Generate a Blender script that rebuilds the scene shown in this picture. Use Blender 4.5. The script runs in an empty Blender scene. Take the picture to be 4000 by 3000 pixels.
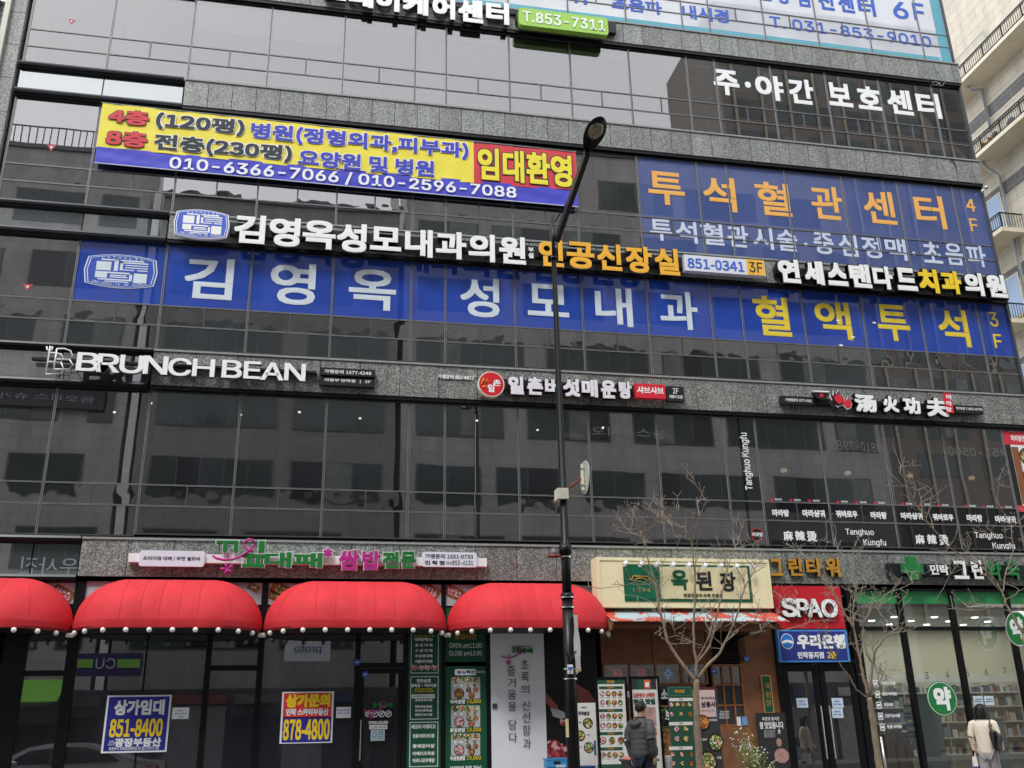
import bpy, bmesh, math, random, os
from mathutils import Vector, Matrix
random.seed(7)
S = bpy.context.scene
COL = S.collection
PI = math.pi

# ------------------------------------------------------------------ camera, sky, sun, exposure
FPX, YAW, PIT, ROL = 3788.0, 0.2032, 0.3530, -0.0216
CAMLOC = Vector((0, -21, 1.15))
def cam_matrix():
    c, s = math.cos, math.sin
    Ry = Matrix(((c(YAW), -s(YAW), 0), (s(YAW), c(YAW), 0), (0, 0, 1)))
    B = Matrix(((1, 0, 0), (0, 0, -1), (0, 1, 0)))
    Rp = Matrix(((1, 0, 0), (0, c(PIT), s(PIT)), (0, -s(PIT), c(PIT))))
    Rr = Matrix(((c(ROL), -s(ROL), 0), (s(ROL), c(ROL), 0), (0, 0, 1)))
    return Rr @ Rp @ B @ Ry            # world -> camera (x right, y down, z forward)
CM = cam_matrix(); CMT = CM.transposed()
cd = bpy.data.cameras.new('camera'); cam = bpy.data.objects.new('camera', cd); COL.objects.link(cam)
rot = Matrix((CM[0], -CM[1], -CM[2])).transposed()
cam.matrix_world = Matrix.Translation(CAMLOC) @ rot.to_4x4()
cd.sensor_width = 36; cd.lens = 36 * FPX / 4000; cd.clip_start = 0.05; cd.clip_end = 600
S.camera = cam

W = bpy.data.worlds.new('World'); S.world = W; W.use_nodes = True
nt = W.node_tree; nt.nodes.clear()
sky = nt.nodes.new('ShaderNodeTexSky'); sky.sky_type = 'NISHITA'; sky.sun_disc = False
sky.sun_elevation = math.radians(52); sky.sun_rotation = math.radians(215)
sky.air_density = 1.0; sky.dust_density = 3.0; sky.ozone_density = 1.0
hs = nt.nodes.new('ShaderNodeHueSaturation'); hs.inputs['Saturation'].default_value = 0.22
bg = nt.nodes.new('ShaderNodeBackground'); bg.inputs['Strength'].default_value = 0.15
wo = nt.nodes.new('ShaderNodeOutputWorld')
nt.links.new(sky.outputs[0], hs.inputs['Color']); cl = nt.nodes.new('ShaderNodeMix'); cl.data_type = 'RGBA'; cl.inputs[0].default_value = .8      # even high overcast over the clear sky
cl.inputs[7].default_value = (10.2, 10.3, 10.7, 1)
nt.links.new(hs.outputs[0], cl.inputs[6]); nt.links.new(cl.outputs[2], bg.inputs[0]); nt.links.new(bg.outputs[0], wo.inputs[0])
sd = bpy.data.lights.new('sun', 'SUN'); sd.energy = 1.3; sd.angle = math.radians(14); sd.color = (1, .975, .94)
sun = bpy.data.objects.new('sun', sd); COL.objects.link(sun)
_az, _el = math.radians(215), math.radians(52)      # from the street side, a little to the left
sdir = Vector((math.sin(_az) * math.cos(_el), math.cos(_az) * math.cos(_el), math.sin(_el)))
sun.rotation_euler = sdir.to_track_quat('Z', 'Y').to_euler(); sun.location = (0, -30, 60)
S.view_settings.view_transform = 'Standard'; S.view_settings.look = 'None'
S.view_settings.gamma = 1; S.view_settings.use_curve_mapping = False
S.view_settings.exposure = 0.5

# ------------------------------------------------------------------ measuring helpers
def ray(px, py):
    return CMT @ Vector(((px - 2000) / FPX, (py - 1500) / FPX, 1.0))
def F(px, py, Y=0.0):                  # measured photo point -> (x, z) on the upright plane y = Y
    v = ray(px, py); v *= (Y + 21) / v.y
    return v.x, v.z + 1.15
def FX(px, py, X):                     # measured photo point -> (y, z) on the upright plane x = X
    v = ray(px, py); v *= X / v.x
    return v.y - 21, v.z + 1.15
def RC(x0, y0, x1, y1, Y=0.0):         # top-left and bottom-right photo points -> x0, x1, z0, z1
    a = F(x0, y0, Y); b = F(x1, y1, Y)
    return a[0], b[0], b[1], a[1]

# ------------------------------------------------------------------ materials
def lin(c):
    def f(u):
        u /= 255.
        return u / 12.92 if u <= .04045 else ((u + .055) / 1.055) ** 2.4
    return tuple(f(u) for u in c)
def hexc(h):
    return lin((int(h[0:2], 16), int(h[2:4], 16), int(h[4:6], 16)))
_m = {}
def mat(name, col, rough=.6, metal=0., var=.12, vs=3., bump=0., bs=40., spec=.4, emit=None, es=1., coat=0.):
    if name in _m: return _m[name]
    m = bpy.data.materials.new(name); m.use_nodes = True; _m[name] = m
    n = m.node_tree.nodes; L = m.node_tree.links; b = n['Principled BSDF']
    if isinstance(col, str): col = hexc(col)
    b.inputs['Roughness'].default_value = rough; b.inputs['Metallic'].default_value = metal
    b.inputs['Specular IOR Level'].default_value = spec
    b.inputs['Coat Weight'].default_value = coat
    tc = n.new('ShaderNodeTexCoord')
    if var > 0:
        no = n.new('ShaderNodeTexNoise'); no.inputs['Scale'].default_value = vs; no.inputs['Detail'].default_value = 5
        no.inputs['Roughness'].default_value = .65
        L.new(tc.outputs['Object'], no.inputs['Vector'])
        mx = n.new('ShaderNodeMix'); mx.data_type = 'RGBA'
        mr = n.new('ShaderNodeMapRange'); mr.inputs[1].default_value = .3; mr.inputs[2].default_value = .7
        L.new(no.outputs[0], mr.inputs[0]); L.new(mr.outputs[0], mx.inputs[0])
        mx.inputs[6].default_value = tuple(c * (1 - var) for c in col) + (1,)
        mx.inputs[7].default_value = tuple(min(1, c * (1 + var)) for c in col) + (1,)
        L.new(mx.outputs[2], b.inputs['Base Color'])
    else:
        b.inputs['Base Color'].default_value = tuple(col) + (1,)
    if bump > 0:
        n2 = n.new('ShaderNodeTexNoise'); n2.inputs['Scale'].default_value = bs; n2.inputs['Detail'].default_value = 4
        L.new(tc.outputs['Object'], n2.inputs['Vector'])
        bp = n.new('ShaderNodeBump'); bp.inputs['Distance'].default_value = bump; bp.inputs['Strength'].default_value = 1
        L.new(n2.outputs[0], bp.inputs['Height']); L.new(bp.outputs[0], b.inputs['Normal'])
    if emit:
        b.inputs['Emission Color'].default_value = tuple(emit) + (1,); b.inputs['Emission Strength'].default_value = es
    return m

def speckle(name, dark, mid, light, scale=30, rough=.35, tint=.0):
    m = bpy.data.materials.new(name); m.use_nodes = True; _m[name] = m
    n = m.node_tree.nodes; L = m.node_tree.links; b = n['Principled BSDF']
    b.inputs['Roughness'].default_value = rough
    tc = n.new('ShaderNodeTexCoord'); oi = n.new('ShaderNodeObjectInfo')
    ad = n.new('ShaderNodeVectorMath'); ad.operation = 'ADD'
    sc = n.new('ShaderNodeMath'); sc.operation = 'MULTIPLY'; sc.inputs[1].default_value = 37
    L.new(oi.outputs['Random'], sc.inputs[0]); L.new(tc.outputs['Object'], ad.inputs[0]); L.new(sc.outputs[0], ad.inputs[1])
    vo = n.new('ShaderNodeTexVoronoi'); vo.inputs['Scale'].default_value = scale
    no = n.new('ShaderNodeTexNoise'); no.inputs['Scale'].default_value = scale * 1.1; no.inputs['Detail'].default_value = 6; no.inputs['Roughness'].default_value = .75
    L.new(ad.outputs[0], vo.inputs['Vector']); L.new(ad.outputs[0], no.inputs['Vector'])
    sp = n.new('ShaderNodeSeparateColor'); L.new(vo.outputs['Color'], sp.inputs[0])
    mm = n.new('ShaderNodeMath'); mm.operation = 'ADD'; L.new(sp.outputs[0], mm.inputs[0]); L.new(no.outputs[0], mm.inputs[1])
    mh = n.new('ShaderNodeMath'); mh.operation = 'MULTIPLY'; mh.inputs[1].default_value = .5; L.new(mm.outputs[0], mh.inputs[0])
    cr = n.new('ShaderNodeValToRGB'); e = cr.color_ramp.elements
    e[0].position = .22; e[0].color = dark + (1,); e[1].position = .78; e[1].color = light + (1,)
    x = e.new(.5); x.color = mid + (1,)
    L.new(mh.outputs[0], cr.inputs[0])
    # slow soiling, streaks and panel to panel difference
    n3 = n.new('ShaderNodeTexNoise'); n3.inputs['Scale'].default_value = 1.3; n3.inputs['Detail'].default_value = 5
    mp = n.new('ShaderNodeMapping'); mp.inputs['Scale'].default_value = (3, 1, .5)
    L.new(tc.outputs['Object'], mp.inputs[0]); L.new(mp.outputs[0], n3.inputs['Vector'])
    mr = n.new('ShaderNodeMapRange'); mr.inputs[1].default_value = .3; mr.inputs[2].default_value = .7; mr.inputs[3].default_value = .78; mr.inputs[4].default_value = 1.12
    L.new(n3.outputs[0], mr.inputs[0])
    mr2 = n.new('ShaderNodeMapRange'); mr2.inputs[3].default_value = .88; mr2.inputs[4].default_value = 1.1; L.new(oi.outputs['Random'], mr2.inputs[0])
    ml = n.new('ShaderNodeMath'); ml.operation = 'MULTIPLY'; L.new(mr.outputs[0], ml.inputs[0]); L.new(mr2.outputs[0], ml.inputs[1])
    vm = n.new('ShaderNodeVectorMath'); vm.operation = 'SCALE'; L.new(cr.outputs[0], vm.inputs[0]); L.new(ml.outputs[0], vm.inputs['Scale'])
    L.new(vm.outputs[0], b.inputs['Base Color'])
    bp = n.new('ShaderNodeBump'); bp.inputs['Distance'].default_value = .002; L.new(mh.outputs[0], bp.inputs['Height']); L.new(bp.outputs[0], b.inputs['Normal'])
    return m

def glass(name, tint, refl, warp=.0016, ws=.9, rough=0., rcol=(1, 1, 1), body=None, bodyfac=0.):
    """coated facade glass: mirror coat over a tinted see-through body, each pane slightly out of true"""
    m = bpy.data.materials.new(name); m.use_nodes = True; _m[name] = m
    n = m.node_tree.nodes; L = m.node_tree.links; n.clear()
    out = n.new('ShaderNodeOutputMaterial'); gl = n.new('ShaderNodeBsdfGlossy'); tr = n.new('ShaderNodeBsdfTransparent')
    gl.inputs['Roughness'].default_value = rough; gl.inputs['Color'].default_value = tuple(rcol) + (1,)
    tr.inputs['Color'].default_value = tuple(tint) + (1,)
    tc = n.new('ShaderNodeTexCoord'); oi = n.new('ShaderNodeObjectInfo')
    sc = n.new('ShaderNodeMath'); sc.operation = 'MULTIPLY'; sc.inputs[1].default_value = 61
    ad = n.new('ShaderNodeVectorMath'); ad.operation = 'ADD'
    L.new(oi.outputs['Random'], sc.inputs[0]); L.new(tc.outputs['Object'], ad.inputs[0]); L.new(sc.outputs[0], ad.inputs[1])
    no = n.new('ShaderNodeTexNoise'); no.inputs['Scale'].default_value = ws; no.inputs['Detail'].default_value = 1.2; no.inputs['Roughness'].default_value = .35
    L.new(ad.outputs[0], no.inputs['Vector'])
    bp = n.new('ShaderNodeBump'); bp.inputs['Distance'].default_value = warp; bp.inputs['Strength'].default_value = 1
    L.new(no.outputs[0], bp.inputs['Height']); L.new(bp.outputs[0], gl.inputs['Normal'])
    lw = n.new('ShaderNodeLayerWeight'); lw.inputs['Blend'].default_value = .25
    mr = n.new('ShaderNodeMapRange'); mr.inputs[3].default_value = refl; mr.inputs[4].default_value = 1
    L.new(lw.outputs['Fresnel'], mr.inputs[0])
    mx = n.new('ShaderNodeMixShader'); L.new(mr.outputs[0], mx.inputs[0])
    back = tr
    if body:
        df = n.new('ShaderNodeBsdfDiffuse'); df.inputs['Color'].default_value = tuple(body) + (1,)
        n5 = n.new('ShaderNodeTexNoise'); n5.inputs['Scale'].default_value = .8; n5.inputs['Detail'].default_value = 6
        L.new(ad.outputs[0], n5.inputs['Vector'])
        m5 = n.new('ShaderNodeMapRange'); m5.inputs[1].default_value = .3; m5.inputs[2].default_value = .75
        m5.inputs[3].default_value = bodyfac * .75; m5.inputs[4].default_value = bodyfac
        L.new(n5.outputs[0], m5.inputs[0])
        m2 = n.new('ShaderNodeMixShader'); L.new(m5.outputs[0], m2.inputs[0]); L.new(tr.outputs[0], m2.inputs[1]); L.new(df.outputs[0], m2.inputs[2]); back = m2
    L.new(back.outputs[0], mx.inputs[1]); L.new(gl.outputs[0], mx.inputs[2]); L.new(mx.outputs[0], out.inputs[0])
    return m

GRAN = speckle('granite', hexc('585b5b'), hexc('818581'), hexc('adb1ad'), 44)
GRAND = speckle('dark_granite', hexc('484a49'), hexc('767a76'), hexc('acb0aa'), 44)
G_DARK = glass('dark_glass', (.44, .46, .46), .20, .0022, .65, body=(.2, .205, .22), bodyfac=.085)  # grey body is painted haze lifting the blacks, vent glass likewise
G_VENT = glass('vent_glass', (.30, .32, .32), .20, .0045, 2.0, body=(.2, .205, .22), bodyfac=.085)
G_LIGHT = glass('coated_glass', (.62, .63, .63), .145, .0008, .7, body=(.5, .49, .5), bodyfac=.03)
G_SPAN = glass('spandrel_glass', (.02, .02, .02), .33, .0009, .6, rcol=(.95, 1, 1), body=(.3, .34, .35), bodyfac=.25)
G_SHOP = glass('shop_glass', (.5, .51, .51), .18, .0009, .6, body=(.2, .21, .25), bodyfac=.11)  # grey body again paints haze over the black interior
G_CLEAR = glass('clear_glass', (.88, .91, .90), .13, .0005, .5)
FRAME = mat('frame_metal', '5c5d60', .35, .5, .15, 8)
GASK = mat('pale_gasket', 'b4b5b6', .4, .3, .1, 8)
BLACKM = mat('black_metal', '17181b', .32, .3, .2, 6)
LEDGE = mat('ledge_metal', '34363a', .3, .5, .2, 3)
LEDGET = mat('stone_sill', '8e9390', .5, 0, .15, 8)
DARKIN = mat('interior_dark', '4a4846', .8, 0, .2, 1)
WHITE = mat('sign_white', 'f2f4f6', .45, 0, .05, 1.5)
WHITEP = mat('print_white', 'e6eaee', .5, 0, .04, 4)
YEL = mat('print_yellow', 'f2d028', .5, 0, .05, 3)
BLACK = mat('black_paint', '151617', .5, 0, .15, 5)
INK = mat('print_black', '23262a', .6, 0, .05, 5)

# ------------------------------------------------------------------ mesh helpers
_w = {}                                # world origin of every root
class MB:
    def __init__(s): s.v = []; s.f = []; s.mi = []; s.cur = 0
    def _f(s, f): s.f.append(f); s.mi.append(s.cur)
    def box(s, x0, x1, y0, y1, z0, z1):
        b = len(s.v)
        s.v += [(x0, y0, z0), (x1, y0, z0), (x1, y1, z0), (x0, y1, z0), (x0, y0, z1), (x1, y0, z1), (x1, y1, z1), (x0, y1, z1)]
        for q in ((0, 3, 2, 1), (4, 5, 6, 7), (0, 1, 5, 4), (1, 2, 6, 5), (2, 3, 7, 6), (3, 0, 4, 7)): s._f(tuple(b + i for i in q))
        return s
    def hexa(s, p):                    # eight corners, bottom ring then top ring
        b = len(s.v); s.v += [tuple(q) for q in p]
        for q in ((0, 3, 2, 1), (4, 5, 6, 7), (0, 1, 5, 4), (1, 2, 6, 5), (2, 3, 7, 6), (3, 0, 4, 7)): s._f(tuple(b + i for i in q))
        return s
    def prism(s, pts, y0, y1):         # outline in x, z, counter-clockwise seen from the front
        b = len(s.v); n = len(pts)
        s.v += [(x, y0, z) for x, z in pts] + [(x, y1, z) for x, z in pts]
        s._f(tuple(range(b, b + n))); s._f(tuple(range(b + 2 * n - 1, b + n - 1, -1)))
        for i in range(n):
            j = (i + 1) % n; s._f((b + i, b + n + i, b + n + j, b + j))
        return s
    def prismx(s, pts, x0, x1):        # outline in y, z
        b = len(s.v); n = len(pts)
        s.v += [(x0, y, z) for y, z in pts] + [(x1, y, z) for y, z in pts]
        s._f(tuple(range(b, b + n))); s._f(tuple(range(b + 2 * n - 1, b + n - 1, -1)))
        for i in range(n):
            j = (i + 1) % n; s._f((b + i, b + j, b + n + j, b + n + i))
        return s
    def tube(s, pts, r, n=8, cap=True):
        pts = [Vector(p) for p in pts]
        if not isinstance(r, (list, tuple)): r = [r] * len(pts)
        b = len(s.v); up = Vector((0, 0, 1))
        d0 = (pts[1] - pts[0]).normalized()
        if abs(d0.z) > .9: up = Vector((0, 1, 0))
        for i, p in enumerate(pts):
            d = (pts[min(i + 1, len(pts) - 1)] - pts[max(i - 1, 0)])
            if d.length < 1e-9: d = d0
            d.normalize(); a = d.cross(up)
            if a.length < 1e-4: a = d.cross(Vector((1, .1, 0)))
            a.normalize(); c = a.cross(d)
            for k in range(n):
                t = 2 * PI * k / n; s.v.append(tuple(p + (a * math.cos(t) + c * math.sin(t)) * r[i]))
        for i in range(len(pts) - 1):
            for k in range(n):
                k2 = (k + 1) % n; s._f((b + i * n + k, b + i * n + k2, b + (i + 1) * n + k2, b + (i + 1) * n + k))
        if cap:
            s._f(tuple(b + k for k in range(n - 1, -1, -1))); e = b + (len(pts) - 1) * n; s._f(tuple(e + k for k in range(n)))
        return s
    def ball(s, c, rx, ry=None, rz=None, nu=10, nv=7):
        ry = ry or rx; rz = rz or rx; b = len(s.v)
        for j in range(nv + 1):
            t = PI * j / nv
            for i in range(nu):
                u = 2 * PI * i / nu
                s.v.append((c[0] + rx * math.sin(t) * math.cos(u), c[1] + ry * math.sin(t) * math.sin(u), c[2] - rz * math.cos(t)))
        for j in range(nv):
            for i in range(nu):
                i2 = (i + 1) % nu; s._f((b + j * nu + i, b + j * nu + i2, b + (j + 1) * nu + i2, b + (j + 1) * nu + i))
        return s
    def disc(s, x, z, rx, rz, y0, y1, n=28):
        return s.prism([(x + rx * math.cos(2 * PI * k / n), z + rz * math.sin(2 * PI * k / n)) for k in range(n)], y0, y1)
    def build(s, name, m, parent=None, smooth=False, kind=None):
        me = bpy.data.meshes.new(name)
        o = (0, 0, 0)
        if parent is not None: o = _w[root_of(parent)]
        me.from_pydata([(x - o[0], y - o[1], z - o[2]) for x, y, z in s.v], [], s.f)
        ms = m if isinstance(m, (list, tuple)) else [m]
        for q in ms: me.materials.append(q)
        if len(ms) > 1: me.polygons.foreach_set('material_index', s.mi)
        if smooth: me.polygons.foreach_set('use_smooth', [True] * len(s.f))
        me.update()
        return link(name, me, parent, kind)
_root = {}
def root_of(o):
    return _root.get(o.name, o.name)
def link(name, me, parent=None, kind=None):
    ob = bpy.data.objects.new(name, me); COL.objects.link(ob)
    if parent is not None:
        ob.parent = parent; _root[ob.name] = root_of(parent)
    else: _w[ob.name] = (0, 0, 0)
    if kind: ob['kind'] = kind
    return ob
def thing(name, label, cat, loc=(0, 0, 0), group=None):
    o = bpy.data.objects.new(name, None); COL.objects.link(o); o.location = loc; o.empty_display_size = .2
    _w[o.name] = tuple(loc); o['label'] = label; o['category'] = cat
    if group: o['group'] = group
    return o
def tagm(o, label, cat, group=None):
    o['label'] = label; o['category'] = cat
    if group: o['group'] = group
    return o

# ------------------------------------------------------------------ lettering
def _font(fn):
    try: return bpy.data.fonts.load(os.path.join(bpy.utils.system_resource('DATAFILES'), 'fonts', fn))
    except Exception: return None
FONT = _font('Inter.woff2'); FONTK = _font('Noto Sans CJK Regular.woff2')       # both ship inside Blender
_g = {}
def geo(t, off, ext, res=3, sp=1.0):
    k = (t, off, ext, sp)
    if k in _g: return _g[k]
    c = bpy.data.curves.new('t', 'FONT'); c.body = t; c.offset = off; c.resolution_u = res; c.extrude = .5 if ext else 0
    c.space_character = sp; c.space_line = .95
    fo = FONTK if any(ord(q) > 0x2ff for q in t) or '4' in t else FONT
    if fo: c.font = fo
    ob = bpy.data.objects.new('t', c); me = bpy.data.meshes.new_from_object(ob)
    v = [tuple(p.co) for p in me.vertices]; f = [tuple(p.vertices) for p in me.polygons]
    bpy.data.objects.remove(ob); bpy.data.curves.remove(c); bpy.data.meshes.remove(me)
    _g[k] = (v, f); return _g[k]
WT = {0: (0, 0), 1: (0, .007), 2: (0, .012), 3: (0, .017), 4: (0, .023), 5: (0, .032)}
def text(t, rect, m, parent, Y, w=1, depth=.002, name='lettering', flip=False, axis='y', grow=0., sp=1.0, jig=.0006, kind=None):
    """rect = x0, x1, z0, z1 of the ink box; the face looks to -y (axis y) or -x (axis x); depth goes behind Y"""
    off, sh = WT[w]; v, f = geo(t, off, depth > .0025, sp=sp)
    if not v: return None
    shifts = [(0, 0)] if sh == 0 else [(0, 0), (sh, sh), (-sh, sh), (-sh, -sh), (sh, -sh)]
    if w >= 1: shifts += [(sh, 0), (-sh, 0), (0, sh), (0, -sh)]
    xs = [p[0] for p in v]; ys = [p[1] for p in v]
    X0, X1, Y0, Y1 = min(xs) - sh, max(xs) + sh, min(ys) - sh, max(ys) + sh
    x0, x1, z0, z1 = rect; x0 -= grow; x1 += grow; z0 -= grow; z1 += grow
    sx = (x1 - x0) / (X1 - X0); sz = (z1 - z0) / (Y1 - Y0)
    b = MB()
    for i, (dx, dy) in enumerate(shifts):
        o = len(b.v)
        for p in v:
            a = (p[0] + dx - X0) * sx; c = z0 + (p[1] + dy - Y0) * sz; yy = Y + (.5 - p[2]) * depth + i * jig if depth > .0025 else Y + i * jig
            if axis == 'y': b.v.append((x1 - a if flip else x0 + a, yy, c))
            else: b.v.append((yy, x1 - a if not flip else x0 + a, c))
        for q in f: b._f(tuple(o + k for k in (reversed(q) if flip else q)))
    return b.build(name, m, parent, kind=kind)
RET = mat('letter_return_shade', '5d6166', .45, .1, .1)  # letter sides darkened, the shade under the letters put into the grey
def letters(chars, Y, m, parent, w=2, depth=.08, rim=None):
    """chars = [(char, px0, py0, px1, py1)], each letter a part; rim = (material, grow) puts a larger body behind"""
    for c in chars:
        r = RC(*c[1:5], Y)
        mm = c[5] if len(c) > 5 else m
        text(c[0], r, mm, parent, Y, w, .012 if (rim or depth > .03) else depth, 'letter')
        if not rim and depth > .03: text(c[0], r, RET, parent, Y + .016, w, min(depth, .075), 'letter_return')
        if rim: text(c[0], r, rim[0], parent, Y + .014, min(4, w + 1), depth, 'letter_backing', grow=rim[1])
def tx(t, px0, py0, px1, py1, m, parent, Y, w=1, **k):
    return text(t, RC(px0, py0, px1, py1, Y), m, parent, Y, w, **k)
def plate(px0, py0, px1, py1, Y, d, m, parent, name='plate', r=0.0):
    x0, x1, z0, z1 = RC(px0, py0, px1, py1, Y)
    b = MB()
    if r:
        pts = []
        for cx, cz, a in ((x1 - r, z0 + r, -90), (x1 - r, z1 - r, 0), (x0 + r, z1 - r, 90), (x0 + r, z0 + r, 180)):
            for k in range(5): t = math.radians(a + k * 22.5); pts.append((cx + r * math.cos(t), cz + r * math.sin(t)))
        b.prism(pts, Y, Y + d)
    else: b.box(x0, x1, Y, Y + d, z0, z1)
    return b.build(name, m, parent)

# ------------------------------------------------------------------ ground, road
def asphalt():
    return mat('asphalt', (.055, .055, .057), .9, 0, .3, 4, .004, 60)
MB().box(-90, 90, -90, 60, -.30, -.135).build('ground', mat('ground_mat', (.09, .088, .085), .9, 0, .2, .4), kind='structure')
MB().box(-90, 90, -19.0, -5.6, -.12, -.116).build('road', asphalt(), kind='structure')
def pavement(name, y0, y1, m):
    MB().box(-60, 60, y0, y1, -.12, 0).build(name, m, kind='structure')
def tiles_mat(name, col, mortar, bw, bh, var=.1, rough=.7, off=.5, axis='xz'):
    m = bpy.data.materials.new(name); m.use_nodes = True; n = m.node_tree.nodes; L = m.node_tree.links; b = n['Principled BSDF']
    b.inputs['Roughness'].default_value = rough
    tc = n.new('ShaderNodeTexCoord'); mp = n.new('ShaderNodeSeparateXYZ'); cb = n.new('ShaderNodeCombineXYZ')
    L.new(tc.outputs['Object'], mp.inputs[0])
    L.new(mp.outputs['XYZ'.index(axis[0].upper())], cb.inputs[0]); L.new(mp.outputs['XYZ'.index(axis[1].upper())], cb.inputs[1])
    br = n.new('ShaderNodeTexBrick'); br.offset = off; br.inputs['Scale'].default_value = 1
    br.inputs['Brick Width'].default_value = bw; br.inputs['Row Height'].default_value = bh; br.inputs['Mortar Size'].default_value = .008
    br.inputs['Color1'].default_value = tuple(c * (1 - var) for c in col) + (1,); br.inputs['Color2'].default_value = tuple(c * (1 + var) for c in col) + (1,)
    br.inputs['Mortar'].default_value = tuple(mortar) + (1,)
    L.new(cb.outputs[0], br.inputs['Vector'])
    no = n.new('ShaderNodeTexNoise'); no.inputs['Scale'].default_value = .7; no.inputs['Detail'].default_value = 7
    m2 = n.new('ShaderNodeMapping'); m2.inputs['Scale'].default_value = (2, 2, .35); L.new(tc.outputs['Object'], m2.inputs[0]); L.new(m2.outputs[0], no.inputs['Vector'])
    mr = n.new('ShaderNodeMapRange'); mr.inputs[1].default_value = .3; mr.inputs[2].default_value = .75; mr.inputs[3].default_value = .8; mr.inputs[4].default_value = 1.1
    L.new(no.outputs[0], mr.inputs[0])
    vm = n.new('ShaderNodeVectorMath'); vm.operation = 'SCALE'; L.new(br.outputs[0], vm.inputs[0]); L.new(mr.outputs[0], vm.inputs['Scale']); L.new(vm.outputs[0], b.inputs['Base Color'])
    return m
PAV = tiles_mat('paver_mat', (.23, .22, .21), (.1, .1, .1), .3, .3, .15, axis='xy')
pavement('pavement', -5.45, 3.0, PAV); pavement('far_pavement', -30, -19.1, PAV)
MB().box(-60, 60, -5.6, -5.45, -.12, .015).build('kerb', LEDGET, kind='structure')
mk = MB(); mk.box(-60, 60, -12.35, -12.23, -.112, -.108); mk.box(-60, 60, -6.1, -6.0, -.112, -.108)
mk.build('road_marking', mat('road_paint', (.6, .5, .12), .7, 0, .2), kind='structure')

# ------------------------------------------------------------------ the office building
MUL = [-7.47, -5.6, -3.7, -1.8, .07, 1.92, 2.74, 4.44, 6.14, 7.83, 9.52, 10.36, 12.06, 13.76, 15.46, 17.2, 18.14]
OB = thing('office_building', 'seven storey commercial building with dark glass bands between speckled grey granite, signs on every floor', 'building', (5.3, 0, 0))
# storey = sill, top of lower pane, top of vent, head
ST = {2: (5.32, 5.93, 6.38, 8.48), 3: (9.46, 10.03, 10.52, 12.08), 4: (12.88, 13.42, 13.87, 15.70), 5: (16.62, 17.16, 17.66, 19.20), 6: (20.0, 20.65, 21.1, 24.2)}
BAND = [(4.44, 5.18), (8.58, 9.36), (12.16, 12.80), (15.82, 16.54), (19.28, 19.93)]
GY = -.12
# core behind everything, floor slabs and rooms
core = MB()
for k, (z0, z1) in enumerate(BAND):
    xc_ = -3.68 if k else -4.64
    core.box(xc_, 18.10, GY + .03, 7.0, z0 + .02, z1 - .02); core.box(-13.4, xc_, .08, 7.0, z0 + .02, z1 - .02)
core.build('floor_slab', mat('slab_grey', '5a5a57', .8, 0, .1, 2), OB)
rm = MB()
rm.box(-13.4, 18.1, 7.0, 7.3, 4.4, 25); rm.box(-13.45, -13.3, .1, 7, 0, 25)
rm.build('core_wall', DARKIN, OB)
pr = MB()
for x in (-5.6, 1.92, 9.95, 15.46):                     # partition walls and columns seen dimly through the glass
    pr.box(x + .2, x + .75, .5, 1.0, 4.5, 25)
pr.build('column', mat('column_mat', 'b0aca4', .8, 0, .1), OB)
# side walls
sw = MB(); sw.box(18.02, 18.12, .05, 7, 4.45, 24); sw.build('side_wall', G_DARK, OB)
MB().box(-8.25, -7.56, GY, 1.0, 8.4, 25).build('granite_pier_core', GRAND, OB)
# granite panels
jo = .007
for k, (z0, z1) in enumerate(BAND):
    m = GRAN if k >= 2 else GRAND
    xs = -3.72 if k else -13.2
    if k == 0: xs = -4.62 + .0
    if k == 1: xs = -3.72
    if k == 0: xs = -4.68
    x = xs; step = .57 if k >= 2 else .9
    while x < 18.2 - .05:
        x2 = min(x + step, 18.2)
        pb = MB().box(x + jo, x2 - jo, GY - random.random() * .003, GY + .028, z0, z1)
        pb.build('granite_panel', m, OB)
        x = x2
for i in range(16):                                     # pier at the left corner
    z = 8.5 + i * .95
    MB().box(-8.22, -7.57, GY - .012, GY - .001, z + jo, z + .95 - jo).build('granite_panel', GRAN, OB)
# reveals and sills round each band
tr_ = MB(); sl = MB()
for k, (z0, z1) in enumerate(BAND):
    xs = -3.72 if k else -4.68
    tr_.box(xs, 18.16, -.10, .08, z0 - .09, z0 - .003)      # black head below the granite
    tr_.box(xs, 18.16, -.10, .06, z1 + .055, z1 + .085)
    sl.box(xs, 18.21, GY - .03, .05, z1 + .004, z1 + .05)
tr_.build('window_head', BLACKM, OB); sl.build('stone_sill', LEDGET, OB)

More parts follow.
